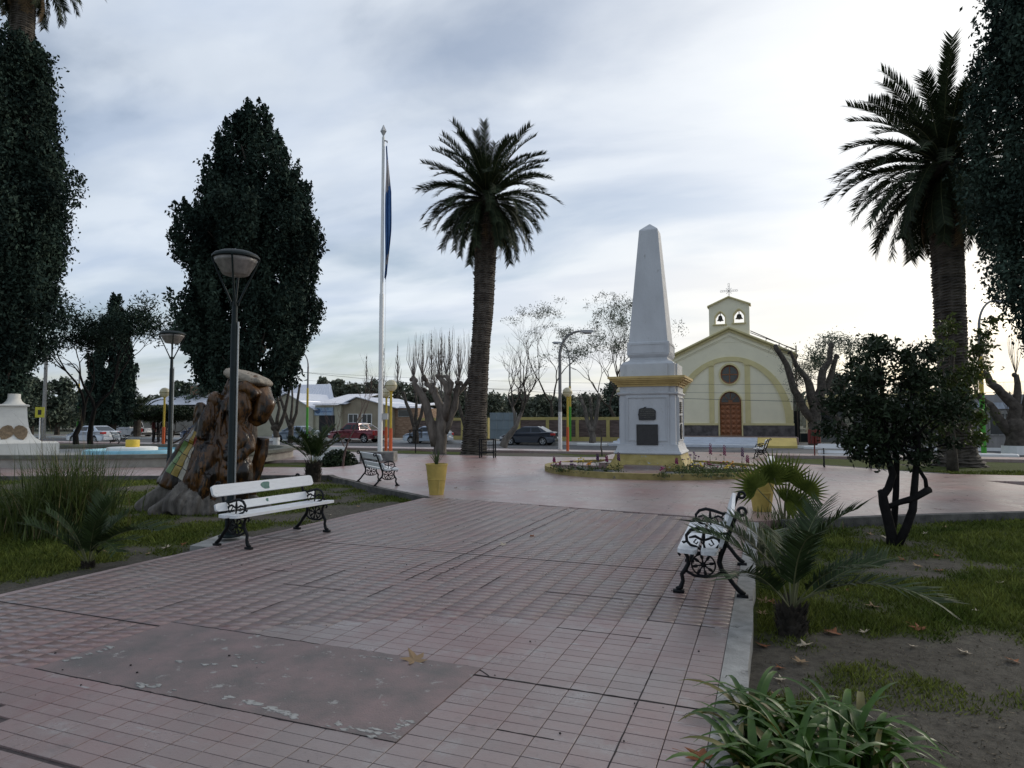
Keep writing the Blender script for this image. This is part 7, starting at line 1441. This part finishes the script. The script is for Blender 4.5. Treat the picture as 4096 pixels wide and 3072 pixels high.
# pollarded trees: thick stubby limbs, some with whips
def pollard(px, dz, label, seed, limbs, m, z=-0.1, white=0.0, whips=0, whip_h=2.0, fuzz=0, s=1.0, group='pollarded street trees', whipm=None):
    q = D(px, dz, z); r = empty('pollarded_tree', q, YAW, label, 'tree', group); rs = random.Random(seed); b = MB(); tips = []
    for pts, rads in limbs:
        P = [Vector((x * s, y * s, zz4 * s)) for x, y, zz4 in pts]; pp = [P[0]]; rr_ = [rads[0] * s]
        for i in range(1, len(P)):
            for t in (0.5, 1.0): pp.append(P[i - 1].lerp(P[i], t) + Vector((rs.gauss(0, 0.035), rs.gauss(0, 0.035), 0))); rr_.append((rads[i - 1] + (rads[i] - rads[i - 1]) * t) * s * rs.uniform(0.93, 1.08))
        b.tube(pp, rr_, 9); tips.append(pp[-1])
        for k in range(3): b.ball(pp[-1] + Vector((rs.gauss(0, 0.06), rs.gauss(0, 0.06), rs.gauss(-0.04, 0.05))), rr_[-1] * rs.uniform(0.8, 1.35), 7, 5)
    b.build('trunk', m, r, smooth=True)
    if white: MB().lathe([(limbs[0][1][0] * s * 1.03, 0.0), (limbs[0][1][0] * s * 1.0, white * 0.6), (limbs[0][1][0] * s * 0.99, white)], n=12, caps=False).build('whitewash', M_white, r)
    if whips:
        c = MB()
        for t in tips:
            for k in range(whips):
                d = Vector((rs.gauss(0, 0.22), rs.gauss(0, 0.22), 1)); p1_ = t + d * whip_h * rs.uniform(0.35, 0.6); p2_ = p1_ + Vector((rs.gauss(0, 0.06), rs.gauss(0, 0.06), 1)) * whip_h * rs.uniform(0.35, 0.6); c.tube([t, p1_, p2_], [0.016, 0.010, 0.003], 3, caps=False)
        tag(c.build('whips', whipm or m, r, fix=False), kind='stuff')
    if fuzz:
        rg = np.random.RandomState(seed); base = np.array([(pt[i] * (1 - u_) + qt[i] * u_) * s for (pts, _) in limbs[1:] for pt, qt in zip(pts[1:-1], pts[2:]) for u_ in (0.2, 0.6, 1.0) for i in range(3)]).reshape(-1, 3)
        c = MB(); C = []
        for k in range(fuzz):
            p0 = Vector(base[rg.randint(len(base))]); pp = [p0]; d = Vector(rg.normal(size=3)); d.z = abs(d.z) * 0.3 - 0.1; d.normalize()
            for _ in range(3): d = (d + Vector(rg.normal(size=3)) * 0.35).normalized(); pp.append(pp[-1] + d * rg.uniform(0.15, 0.32)); C.append(pp[-1][:])
            c.tube(pp, [0.012, 0.009, 0.007, 0.004], 3, caps=False)
        tag(c.build('twigs', m, r, fix=False), kind='stuff'); C = np.repeat(np.array(C), 3, 0) + rg.normal(size=(len(C) * 3, 3)) * 0.10; V, F = leaf_cards(C, rg.uniform(0.03, 0.06, len(C)), rg, 0.5); np_mesh('crown', V, F, M_oliv, r)
    return r
vee = lambda h, w, r0: [([(0, 0, -0.1), (0, 0, h * 0.30)], [r0, r0 * 0.8]), ([(0, 0, h * 0.22), (-w * 0.5, 0, h * 0.55), (-w, 0.1, h * 0.95)], [r0 * 0.7, r0 * 0.55, r0 * 0.4]), ([(0, 0, h * 0.22), (w * 0.4, 0, h * 0.5), (w * 0.7, -0.1, h)], [r0 * 0.7, r0 * 0.55, r0 * 0.4]), ([(0, 0, h * 0.28), (0, 0.3, h * 0.6), (-0.1, 0.4, h * 0.98)], [r0 * 0.6, r0 * 0.45, r0 * 0.35])]
# the big pair beside the central palm
k_ = 32.0 / FPX
def PLm(px, py, y=0.0, cx0=440, by=455): return ((px - cx0) * k_, y, (by - py) * k_)
limbs = [([PLm(440, 457), PLm(440, 445), PLm(441, 432), PLm(443, 415), PLm(437, 400), PLm(434, 388)], [0.36, 0.31, 0.28, 0.24, 0.19, 0.14]), ([PLm(436, 445), PLm(431, 425, -0.2), PLm(427, 405, -0.2), PLm(420, 390, -0.2), PLm(415, 379, -0.2)], [0.25, 0.22, 0.19, 0.15, 0.10]), ([PLm(444, 432), PLm(451, 415, 0.1), PLm(456, 400), PLm(458, 382)], [0.23, 0.20, 0.16, 0.11]), ([PLm(445, 420), PLm(449, 400, -0.3), PLm(447, 385, -0.3), PLm(440, 378, -0.3)], [0.2, 0.18, 0.15, 0.12]), ([PLm(434, 392), PLm(427, 384), PLm(423, 377)], [0.15, 0.13, 0.1]), ([PLm(456, 396), PLm(463, 388, 0.2), PLm(467, 379, 0.2)], [0.15, 0.12, 0.09]), ([PLm(449, 395, -0.3), PLm(451, 384, -0.4), PLm(446, 376, -0.4)], [0.14, 0.12, 0.1])]
pollard(440, 32.0, 'thick pollarded tree with knobbly fists left of the central palm', 51, limbs, M_palebark, whips=16, whip_h=2.1, whipm=M_greytwig)
pollard(416, 52, 'dark pollarded tree behind the silver hatchback, left of the thick one', 52, vee(4.2, 1.0, 0.26), M_bark2, -0.17)
pollard(466, 52, 'dark pollarded tree between the thick pollard and the central palm', 53, vee(4.4, 0.9, 0.24), M_bark2, -0.17)
pollard(277, 45.0, 'bare pollarded tree in front of the cream house, left of the young palm', 54, vee(4.2, 1.3, 0.22), M_bark2, -0.1, 0.5)
pollard(291, 53.5, 'bare forked street tree close to the cream house door', 59, vee(4.6, 1.1, 0.22), M_bark2, -0.17)
q = D(503, 44.5, -0.1); tree('bare_tree', D(503, 46, -0.3), 'spreading bare street tree with whitewashed foot right of the central palm', 'tree', 55, [((0, 0, 0), (0.1, 0, 1), 1.7)], 6, 2.4, 0.30, None, M_palebark, spread=0.62, ratio=0.80, twig=M_bark2, kids=(2, 3), up=0.25)
pollard(592, 51.0, 'pollarded street tree left of the obelisk with fuzzy regrowth', 57, vee(3.6, 0.8, 0.30), M_palebark, -0.2, fuzz=120)
lim = [([(0, 0, -0.2), (0, 0, 1.0), (0.05, 0, 2.2), (0.1, 0, 3.2)], [0.44, 0.40, 0.40, 0.38]), ([(-0.1, 0, 2.0), (-0.9, 0, 3.2), (-1.4, 0, 4.3), (-1.8, 0, 5.6), (-2.4, 0, 7.0), (-2.75, 0, 7.6)], [0.3, 0.3, 0.27, 0.25, 0.2, 0.17]), ([(0.1, 0, 3.0), (-0.2, 0.2, 4.8), (-0.9, 0.3, 5.9), (-1.15, 0.3, 6.4), (-1.5, 0.3, 7.3)], [0.4, 0.28, 0.2, 0.16, 0.1]), ([(0.2, 0, 3.0), (0.6, 0, 4.4), (0.75, 0, 5.8), (1.3, 0, 6.5), (1.5, 0, 7.8)], [0.38, 0.32, 0.27, 0.22, 0.18]), ([(0.4, 0, 3.6), (1.1, 0.2, 4.6), (1.6, 0.2, 5.6), (1.9, 0.2, 7.0)], [0.26, 0.24, 0.22, 0.15]), ([(0.2, 0, 3.2), (1.2, -0.2, 2.5), (2.2, -0.3, 1.6), (2.9, -0.3, 1.0)], [0.22, 0.2, 0.18, 0.13])]
pollard(813.5, 46.5, 'large dark pollarded tree right of the church with leafy regrowth', 58, lim, M_bark2, -0.3, 0.0, fuzz=260, s=0.93)
lim2 = [([(0, 0, -0.2), (0.05, 0, 0.8), (0, 0, 1.5)], [0.62, 0.5, 0.48]), ([(-0.1, 0, 1.1), (-0.8, 0, 1.9), (-1.2, 0.1, 2.7), (-1.9, 0.2, 3.3)], [0.3, 0.25, 0.22, 0.14]), ([(-0.05, 0, 1.3), (0.1, 0, 2.6), (-0.5, 0, 3.4), (-1.2, 0, 3.9), (-1.5, 0.1, 4.6)], [0.36, 0.3, 0.24, 0.2, 0.12]), ([(0.1, 0, 2.4), (0.4, 0.1, 3.4), (0.3, 0.1, 4.4)], [0.24, 0.2, 0.12]), ([(0.1, 0, 1.2), (0.7, 0, 2.4), (1.0, 0, 3.6), (1.5, 0, 4.4)], [0.34, 0.28, 0.2, 0.12])]
pollard(1013, 36.0, 'massive dark pollarded tree at the right picture edge', 60, lim2, M_bark2, -0.3, 0.5, whips=14, whip_h=2.2)
# wispy trees beyond the wall
tree('willowy_tree', D(620, 62, -0.2), 'tall wispy tree with sparse leaves behind the brick wall, left of the obelisk', 'tree', 61, [((0, 0, 0), (-0.05, 0, 1), 3.2), ((0.3, 0, 0), (0.25, 0, 1), 3.4)], 6, 3.4, 0.24, (6200, 0.24, 0.11, M_oliv, 0.3), M_bark2, ratio=0.80, spread=0.42, kids=(2, 3))
tree('willowy_tree', D(552, 66, -0.2), 'wispy tree with sparse pale leaves above the brick wall, behind the street light', 'tree', 62, [((0, 0, 0), (0, 0, 1), 3.6)], 6, 3.2, 0.2, (3000, 0.24, 0.10, M_oliv, 0.3), M_bark2, ratio=0.78, spread=0.38)
tree('pepper_tree', D(848, 66, -0.2), 'hazy green tree standing behind the cream parish house', 'tree', 63, [((0, 0, 0), (0, 0, 1), 3.2)], 5, 3.2, 0.25, (5200, 0.55, 0.15, M_pine, 0.3), M_bark2, ratio=0.75, spread=0.45)
# feathery tree on the left, between cypress and fountain
tree('feathery_tree', D(78, 38, -0.1), 'feathery dark tree with thin trunks left of the fountain', 'tree', 64, [((0, 0, 0), (0.08, 0, 1), 2.6), ((0.9, 0.2, 0), (0.12, 0, 1), 2.4)], 6, 2.4, 0.17, (12000, 0.34, 0.12, M_cyp, 0.3), M_tw, ratio=0.74, spread=0.46, kids=(2, 3))
cypress('conifer_tree', D(113, 66, -0.2), [(1.5, 2.0), (4, 2.4), (7, 2.0), (10, 1.4), (12.5, 0.7), (14.5, 0.1)], 'dark pointed conifer behind the feathery tree', 66, 260, 0.16)
# poplars and the trees along the skyline, each one on its own
def poplar(px, dz, h, label, seed):
    q = D(px, dz, -0.2); r = empty('bare_poplar', q, 0, label, 'tree', 'bare poplars on the skyline'); rs = random.Random(seed); b, c = MB(), MB(); b.tube([(0, 0, 0), (0.1, 0, h * 0.5), (0.05, 0, h)], [0.13, 0.07, 0.012], 6); b.build('trunk', M_greytwig, r)
    for k in range(90):
        z = h * rs.uniform(0.12, 0.95); a = rs.uniform(0, 6.28); ln = rs.uniform(0.15, 0.34) * h * (1.05 - z / h); o_ = ln * 0.28; m1 = Vector((math.cos(a) * o_ * 0.7, math.sin(a) * o_ * 0.7, z + ln * 0.45)); c.tube([(0, 0, z), m1, m1 + Vector((math.cos(a) * o_ * 0.3, math.sin(a) * o_ * 0.3, ln * 0.6))], [0.035, 0.022, 0.008], 3, caps=False)
    c.build('branches', M_greytwig, r, fix=False)
for i, (px, dz, py) in enumerate(((382, 88, 336), (397, 92, 340), (413, 90, 352), (422, 84, 333), (431, 86, 328), (441, 84, 331), (449, 88, 326), (458, 86, 334), (471, 84, 342), (366, 95, 352), (520, 95, 352), (780, 80, 338), (792, 92, 345))):
    poplar(px, dz, ZD(py, dz), ['bare grey poplar just left of the flagpole', 'bare grey poplar just right of the flagpole', 'bare poplar left of the thick pollarded tree', 'bare poplar above the left fists of the thick pollard', 'tall bare poplar above the thick pollarded tree', 'bare poplar centred over the thick pollarded tree', 'tallest bare poplar behind the thick pollarded tree', 'bare poplar above the right fists of the thick pollard', 'bare poplar close to the left of the central palm', 'faint bare poplar above the cream house roof', 'bare poplar right of the central palm', 'thin bare poplar right of the church roof', 'fainter bare poplar beside the one right of the church'][i], 70 + i)
def far_tree(px, dz, py_top, w_px, label, seed, m=M_pine, n=4200, base=-0.2):
    q = D(px, dz, base); r = empty('broadleaf_tree', q, 0, label, 'tree', 'trees on the skyline'); H = ZD(py_top, dz) - base; w = w_px / FPX * dz / 2; rg = np.random.RandomState(seed); MB().tube([(0, 0, 0), (0.1, 0, H * 0.5), (0, 0.1, H * 0.9)], [0.3, 0.2, 0.04], 6).build('trunk', M_bark2, r)
    Cs = []
    for k in range(22):
        a = rg.rand() * 6.283; z = rg.uniform(0.22, 0.92); q_ = math.sqrt(rg.rand()) * (1 - 0.75 * abs(z - 0.45) ** 1.4 / 0.45); c = np.array([math.cos(a) * q_ * w * 0.85, math.sin(a) * q_ * w * 0.85, z * H]); s = rg.uniform(0.16, 0.32) * min(w, H * 0.6); Cs.append(c + rg.normal(size=(n // 22, 3)) * s * np.array([0.62, 0.62, 0.5]))
    C = np.concatenate(Cs); C = C[C[:, 2] > 0.3]; V, F = leaf_cards(C, rg.uniform(0.14, 0.32, len(C)) * dz / 80, rg, 0.5); np_mesh('crown', V, F, m, r); return r
far = [(12, 70, 378, 60, 'dark round tree behind the white pedestal'), (32, 75, 372, 40, 'dark tree behind the concrete utility pole'), (58, 78, 380, 44, 'dark tree right of the concrete utility pole'), (92, 84, 386, 36, 'dark tree behind the feathery tree trunks'), (182, 92, 376, 30, 'grey-green tree left of the broad cypress foot'), (207, 90, 362, 44, 'green tree hiding behind the left foot of the broad cypress'), (322, 100, 377, 24, 'pine-like tree above the cream house roof'), (336, 98, 373, 24, 'second pine-like tree above the cream house roof'), (352, 96, 382, 30, 'rounded tree above the join of the two houses'), (372, 96, 376, 34, 'rounded tree behind the tan house gable'), (394, 92, 380, 36, 'grey-green tree right behind the flagpole'), (414, 88, 384, 36, 'grey-green tree over the brick wing'), (438, 86, 388, 38, 'grey-green tree behind the thick pollarded tree'), (462, 86, 390, 34, 'grey-green tree left of the palm trunk'), (492, 88, 394, 34, 'low tree right of the central palm trunk'), (516, 92, 396, 34, 'low tree above the sheet metal gate'), (540, 92, 397, 34, 'low tree above the left brick panels'), (566, 94, 394, 30, 'low tree behind the globe lamp'), (590, 86, 392, 34, 'low tree left of the wispy tree trunk'), (618, 84, 380, 40, 'dark tree just left of the obelisk die'), (640, 84, 376, 40, 'dark tree hidden mostly behind the obelisk die'), (838, 90, 372, 32, 'dark tree right of the large pollard'), (862, 86, 378, 40, 'dark tree behind the twisted tree crown'), (905, 84, 384, 50, 'dark tree behind the right lawn bench'), (1010, 70, 392, 40, 'dark tree at the far right edge')]
for i, (px, dz, py, w, lb3) in enumerate(far): far_tree(px, dz, py, w, lb3, 200 + i, M_pine if px < 230 or px > 600 else M_oliv)
# a far belt of trees seals the horizon
rg = np.random.RandomState(9); n = 46000; px = rg.uniform(-150, 1200, n); dz = rg.uniform(118, 150, n); hh = (4.2 + 2.2 * fnoise(8)(px * 0.035, dz * 0.02) + 1.2 * fnoise(18)(px * 0.13, dz * 0.02)); X = (px - CX) / FPX * dz
C = np.stack([X * math.cos(YAW) - dz * math.sin(YAW), X * math.sin(YAW) + dz * math.cos(YAW), rg.rand(n) ** 0.7 * hh], 1); V, F = leaf_cards(C, rg.uniform(0.4, 0.8, n), rg, 0.5)
tag(np_mesh('far_wood', V, F, M_oliv), 'far belt of grey-green trees along the horizon', 'woodland', kind='stuff')

# ---------------------------------------------------------------- foreground plants
M_agap = mat('strap_leaf', (0.026, 0.070, 0.008), 0.45, 0.3, 4, c2=(0.065, 0.135, 0.018), trans=0.15, spec=0.3)
M_agapy = mat('yellowing_strap_leaf', (0.20, 0.15, 0.03), 0.5, 0.3, 5, c2=(0.11, 0.12, 0.03), trans=0.2)
def strap(parent, p0, az, ln, arch, w, m, rs, name='leaf'):
    d = Vector((math.cos(az), math.sin(az), 0)); sd = Vector((-math.sin(az), math.cos(az), 0)); n = 9; pts = []; el = R(rs.uniform(55, 82)); p = Vector(p0); b = MB(); vs = []; tw_ = rs.uniform(-0.3, 0.3)
    for i in range(n + 1):
        t = i / n; e = el - arch * t ** 1.25; ww = w * min(1, 0.55 + 2.0 * t) * (1 - t ** 3.2) + 0.0008; nr = Vector((0, 0, 1)) * math.cos(e) - d * math.sin(e); s2 = sd * math.cos(tw_ * t) + nr * math.sin(tw_ * t); vs += [p - s2 * ww + nr * ww * 0.35, p - nr * 0.0, p + s2 * ww + nr * ww * 0.35]; p = p + (d * math.cos(e) + Vector((0, 0, math.sin(e)))) * ln / n
        if p.z < LAWN + 0.012: p.z = LAWN + 0.012
    fs = []
    for i in range(n): fs += [(i * 3, i * 3 + 1, i * 3 + 4, i * 3 + 3), (i * 3 + 1, i * 3 + 2, i * 3 + 5, i * 3 + 4)]
    o = b.add([v_ - Vector(parent.location) for v_ in vs], fs).build(name, m, parent, fix=False, smooth=True); return o
rs = random.Random(99)
centres = [W(757, 742, LAWN), W(800, 750, LAWN), W(845, 752, LAWN), W(785, 790, LAWN), W(828, 800, LAWN), W(878, 778, LAWN), W(748, 795, LAWN)]
lbls = ['leftmost strap-leaved clump spilling over the kerb at the bottom', 'strap-leaved clump behind the kerb at the bottom, second from the left', 'strap-leaved clump in the middle of the bottom right bed', 'strap-leaved clump at the very bottom edge, left of centre', 'strap-leaved clump at the very bottom edge, right of centre', 'rightmost strap-leaved clump at the bottom of the lawn', 'strap-leaved clump in the bottom corner by the kerb']
for c_, lb4 in zip(centres, lbls):
    r = empty('strap_leaf_plant', (c_.x, c_.y, LAWN), 0, lb4, 'plant', 'strap-leaved clumps')
    for k in range(27): strap(r, Vector((c_.x + rs.gauss(0, 0.05), c_.y + rs.gauss(0, 0.05), LAWN)), rs.uniform(0, 6.28), rs.uniform(0.32, 0.60), R(rs.uniform(85, 150)), rs.uniform(0.013, 0.025), M_agapy if rs.random() < 0.09 else M_agap, rs)
# tall ornamental grass on the left
M_pamp = mat('tall_grass_blade', (0.045, 0.078, 0.016), 0.6, 0.35, 3, c2=(0.10, 0.13, 0.03), island=0.4, trans=0.25); M_straw = mat('straw_blade', (0.22, 0.17, 0.085), 0.8, 0.25, 3, island=0.3, trans=0.2)
def tussock(at, n, h, spread, label, seed, m, extra=None):
    r = empty('tall_grass_tussock', at, 0, label, 'grass', 'tall grass tussocks'); rs = np.random.RandomState(seed)
    def blades(n, h, w, sp, name, mt):
        k = 6; az = rs.rand(n) * 6.283; L_ = h * rs.uniform(0.55, 1.1, n); b0 = rs.normal(size=(n, 2)) * spread * 0.35; el0 = np.radians(rs.uniform(66, 92, n)); arch = np.radians(5 + 110 * rs.rand(n) ** 1.6) * sp; P = np.zeros((n, k + 1, 3)); P[:, 0, :2] = b0; e = el0.copy()
        for i in range(k): e = el0 - arch * ((i + 0.5) / k) ** 1.4; P[:, i + 1] = P[:, i] + np.stack([np.cos(e) * np.cos(az), np.cos(e) * np.sin(az), np.sin(e)], 1) * (L_ / k)[:, None]
        sd = np.stack([-np.sin(az), np.cos(az), np.zeros(n)], 1); W_ = w * np.array([0.8, 1, 1, 0.85, 0.6, 0.35, 0.05]); V = np.stack([P - sd[:, None] * W_[None, :, None], P + sd[:, None] * W_[None, :, None]], 2).reshape(n, -1, 3); V[:, :, 2] = np.maximum(V[:, :, 2], 0.005)
        F = np.array([(2 * i, 2 * i + 1, 2 * i + 3, 2 * i + 2) for i in range(k)]); Fa = (np.arange(n) * 2 * (k + 1))[:, None, None] + F[None]; tag(np_mesh(name, V.reshape(-1, 3), Fa.reshape(-1, 4), mt, r), kind='stuff')
    blades(n, h, 0.007, 1.0, 'blades', m); blades(n // 7, h * 0.7, 0.006, 1.2, 'dry_blades', M_straw); blades(max(6, n // 30), h * 1.45, 0.0035, 0.8, 'flower_stalks', M_straw); return r
p = W(66, 535, LAWN); tussock((p.x, p.y, LAWN), 1300, 1.35, 0.75, 'tall grass tussock on the left lawn, highest of the two', 1, M_pamp)
p = W(8, 530, LAWN); tussock((p.x, p.y, LAWN), 1100, 0.85, 0.9, 'lower wide grass tussock cut by the left picture edge', 2, M_pamp)
# grass and weeds round the fan palm
p = W(790, 526, LAWN); tussock((p.x, p.y, LAWN), 500, 0.28, 1.1, 'rough grass tuft around the foot of the fan palm', 3, M_pamp)
# flowers in the bed
M_fl = [mat('marigold', (0.62, 0.26, 0.02), 0.6, 0.2, 20), mat('magenta_flower', (0.22, 0.02, 0.09), 0.6, 0.2, 20), mat('purple_flower', (0.09, 0.02, 0.10), 0.6, 0.2, 20), mat('yellow_flower', (0.6, 0.44, 0.05), 0.6, 0.2, 20)]
M_herb = mat('herb_leaf', (0.055, 0.085, 0.025), 0.6, 0.3, 5, c2=(0.10, 0.13, 0.04), island=0.4, trans=0.2)
def herb(px, py, h, kind, label, seed):
    q = W(px, py, 0.085); r = empty('flowering_plant', q, 0, label, 'plant', 'flowers in the monument bed'); rg = np.random.RandomState(seed); n = 60 if kind != 'bush' else 420; sp = 0.10 if kind != 'bush' else 0.26
    C = rg.normal(size=(n, 3)) * np.array([sp, sp, h * 0.22]); C[:, 2] = np.abs(C[:, 2]) + 0.02; V, F = leaf_cards(C, rg.uniform(0.025, 0.055, n), rg, 0.4, up=0.5); np_mesh('foliage', V, F, M_herb, r); b, f = MB(), MB()
    m = M_fl[seed % 4] if kind != 'spike' else M_fl[1 + seed % 2]
    if kind == 'spike':
        b.tube([(0, 0, 0), (0.01, 0, h * 0.6), (0.02, 0.01, h)], [0.009, 0.007, 0.004], 4)
        for k in range(16): z = h * (0.62 + 0.38 * k / 16); a = k * 2.4; f.ball((0.03 * math.cos(a) + 0.02, 0.03 * math.sin(a), z), 0.024 * (1.1 - 0.5 * k / 16), 5, 4)
    else:
        for k in range(7 if kind == 'low' else 9): a, d_ = rg.rand() * 6.28, rg.rand() * sp * 1.4; z = h * rg.uniform(0.6, 1.0); b.tube([(d_ * 0.4 * math.cos(a), d_ * 0.4 * math.sin(a), 0), (d_ * math.cos(a), d_ * math.sin(a), z)], 0.005, 4); f.ball((d_ * math.cos(a), d_ * math.sin(a), z), 0.032, 6, 4, sc=(1, 1, 0.6))
    b.build('stems', M_herb, r, fix=False); tag(f.build('flowers', m, r, fix=False), kind='stuff'); return r
fx = [(553.5, 470.5, 0.42, 'spike', 'single flower spike at the left end of the monument bed'), (560, 472, 0.3, 'low', 'low plant at the left end of the bed beside the first spike'), (571, 472.5, 0.34, 'low', 'low plant right of the left end spike'), (581, 472.0, 0.46, 'low', 'leggy plant on the left half of the bed'), (589, 474, 0.36, 'low', 'low flowering plant left of the ochre plinth'), (597, 471, 0.52, 'spike', 'purple flower spike close to the left of the ochre plinth'), (606, 472, 0.50, 'spike', 'purple spike at the left corner of the ochre plinth'), (618, 474, 0.62, 'spike', 'tall dark spike in front of the left corner of the plinth'), (676, 473.5, 0.45, 'spike', 'dark spike before the right part of the plinth'), (664, 477.5, 0.28, 'low', 'low plant right of the small red path'), (691, 474, 0.62, 'bush', 'leafy flowering bush at the right corner of the plinth'), (702, 476.5, 0.40, 'bush', 'low marigold bush right of the plinth corner'), (710, 472, 0.85, 'spike', 'tall purple spike on the right half of the bed, nearest the plinth'), (717, 475, 0.38, 'bush', 'leafy clump with yellow flowers in the right half of the bed'), (724, 472, 0.80, 'spike', 'tall purple spike second from the plinth on the right'), (729, 477.5, 0.34, 'low', 'marigold beside the right rim of the bed'), (735, 474, 0.36, 'bush', 'leafy clump near the right end of the bed'), (742, 471.5, 0.72, 'spike', 'tall purple spike near the right end of the bed'), (747, 474.5, 0.55, 'spike', 'last short spike at the right end of the bed')]
for i, (px, py, h, k, lb5) in enumerate(fx): herb(px, py, h, k, lb5, i)
# fallen leaves
M_dl = [mat('fallen_leaf_tan', (0.40, 0.28, 0.16), 0.8, 0.25, 20, c2=(0.30, 0.19, 0.10), trans=0.15), mat('fallen_leaf_rust', (0.30, 0.10, 0.035), 0.8, 0.25, 20, c2=(0.22, 0.08, 0.03), trans=0.15), mat('fallen_leaf_pale', (0.50, 0.42, 0.31), 0.8, 0.2, 20, trans=0.15)]
def leaf_mesh(seed, m):
    rs = random.Random(seed); pts = []
    for k in range(15): a = math.pi * 2 * k / 15; lobe = 0.42 + 0.58 * (1 if k % 3 == 0 else 0.0 if k % 3 == 1 else 0.35); pts.append((math.cos(a) * lobe * rs.uniform(0.85, 1.1), math.sin(a) * lobe * rs.uniform(0.85, 1.1)))
    c1_, c2_ = rs.uniform(0.4, 1.1), rs.uniform(-0.6, 1.0); f = lambda x, y: 0.42 * (c1_ * x * x + c2_ * y * y * (1 if y > 0 else 0.4)) + rs.uniform(-0.03, 0.03)
    vs = [(0, 0, 0.03)] + [(x, y, f(x, y)) for x, y in pts] + [(-1.5, 0.1, 0.25), (-1.5, 0.16, 0.25)]; b = MB(); b.add(vs, [(0, 1 + k, 1 + (k + 1) % 15) for k in range(15)] + [(8, 16, 17)]); o = b.build('leaf', m, None, fix=False); me = o.data; bpy.data.objects.remove(o); return me
lms = [leaf_mesh(s, M_dl[s % 3]) for s in range(9)]
rs = random.Random(4)
lf_px = [(414, 660.5, 0.12, 0, 'curled tan leaf lying on the cement patch'), (503, 545, 0.075, 0, 'curled pale leaf on the path, left of a pair near its middle'), (531.5, 536.5, 0.075, 0, 'curled leaf on the path, right of a pair near its middle'), (456, 488, 0.07, 0, 'small leaf on the plaza right of the yellow pot'), (733.5, 575, 0.08, 0, 'pale leaf lying on the right kerb')]
grass_px = [(764, 601, .09), (775, 602, .09), (762, 573, .08), (789, 617, .09), (832, 633, .10), (864, 634, .06), (873, 607, .09), (919, 632, .09), (913, 648, .05), (762, 613, .07), (763, 645, .08), (804, 645, .09), (800, 663, .08), (780, 668, .05), (781, 680, .06), (775, 698, .05), (1013, 664, .07), (964, 655, .07), (917, 567, .08), (939, 572, .08), (885, 537, .08), (870, 534, .07), (902, 560, .07), (924, 534, .07), (945, 528, .07), (937, 556, .07), (877, 518, .06), (923, 519, .06), (857, 521, .06), (810, 527, .08), (790, 531, .09), (846, 590, .05), (1000, 585, .05), (820, 742, .10), (765, 730, .11), (860, 738, .09), (845, 760, .08), (700, 757, .10), (975, 612, .05), (108, 553.5, .09), (184, 545, .07), (166, 548.5, .10), (148, 554, .05), (190, 490, .06), (128, 489, .06), (358, 508, .07), (292, 522, .06), (330, 515, .05), (216, 512, .05), (6, 602, .08)]
def drop_leaf(px, py, s, z, label, k, grp='fallen leaves'):
    q = W(px, py, z); zl = z if z > -0.05 else float(relief(q.x, q.y)) + 0.012; o = bpy.data.objects.new('fallen_leaf', lms[k % 9]); link(o); s2 = s * 0.85; o.location = (q.x, q.y, zl + 0.004); o.scale = (s2, s2, s2); o.rotation_euler = (rs.uniform(-0.25, 0.25), rs.uniform(-0.25, 0.25), rs.uniform(0, 6.28)); tag(o, label, 'leaf', grp)
for k, (px, py, s, z, l) in enumerate(lf_px): drop_leaf(px, py, s, z, l, k * 2)
marks = [((792, 632), 'by the foot of the young palm on the right'), ((892, 545), 'round the stems of the twisted tree'), ((800, 735), 'among the strap-leaved clumps'), ((785, 528), 'under the fan palm'), ((960, 640), 'on the open right lawn'), ((95, 560), 'by the young palm on the left'), ((180, 545), 'near the lamp post footing'), ((330, 515), 'on the grass behind the near bench'), ((200, 495), 'by the roots of the carved stump')]
tone = ['tan', 'rust brown', 'pale']
for k, (px, py, s) in enumerate(grass_px):
    wh = min(marks, key=lambda m_: (m_[0][0] - px) ** 2 + 3 * (m_[0][1] - py) ** 2)[1]
    drop_leaf(px, py, s, LAWN if px != 700 else 0.004, ('%s curled leaf lying %s' % (tone[k % 9 % 3], wh)) if px != 700 else 'tan leaf on the kerb at the bottom edge', k, 'leaves fallen on the right lawn' if px > 500 else 'leaves fallen on the left lawn')
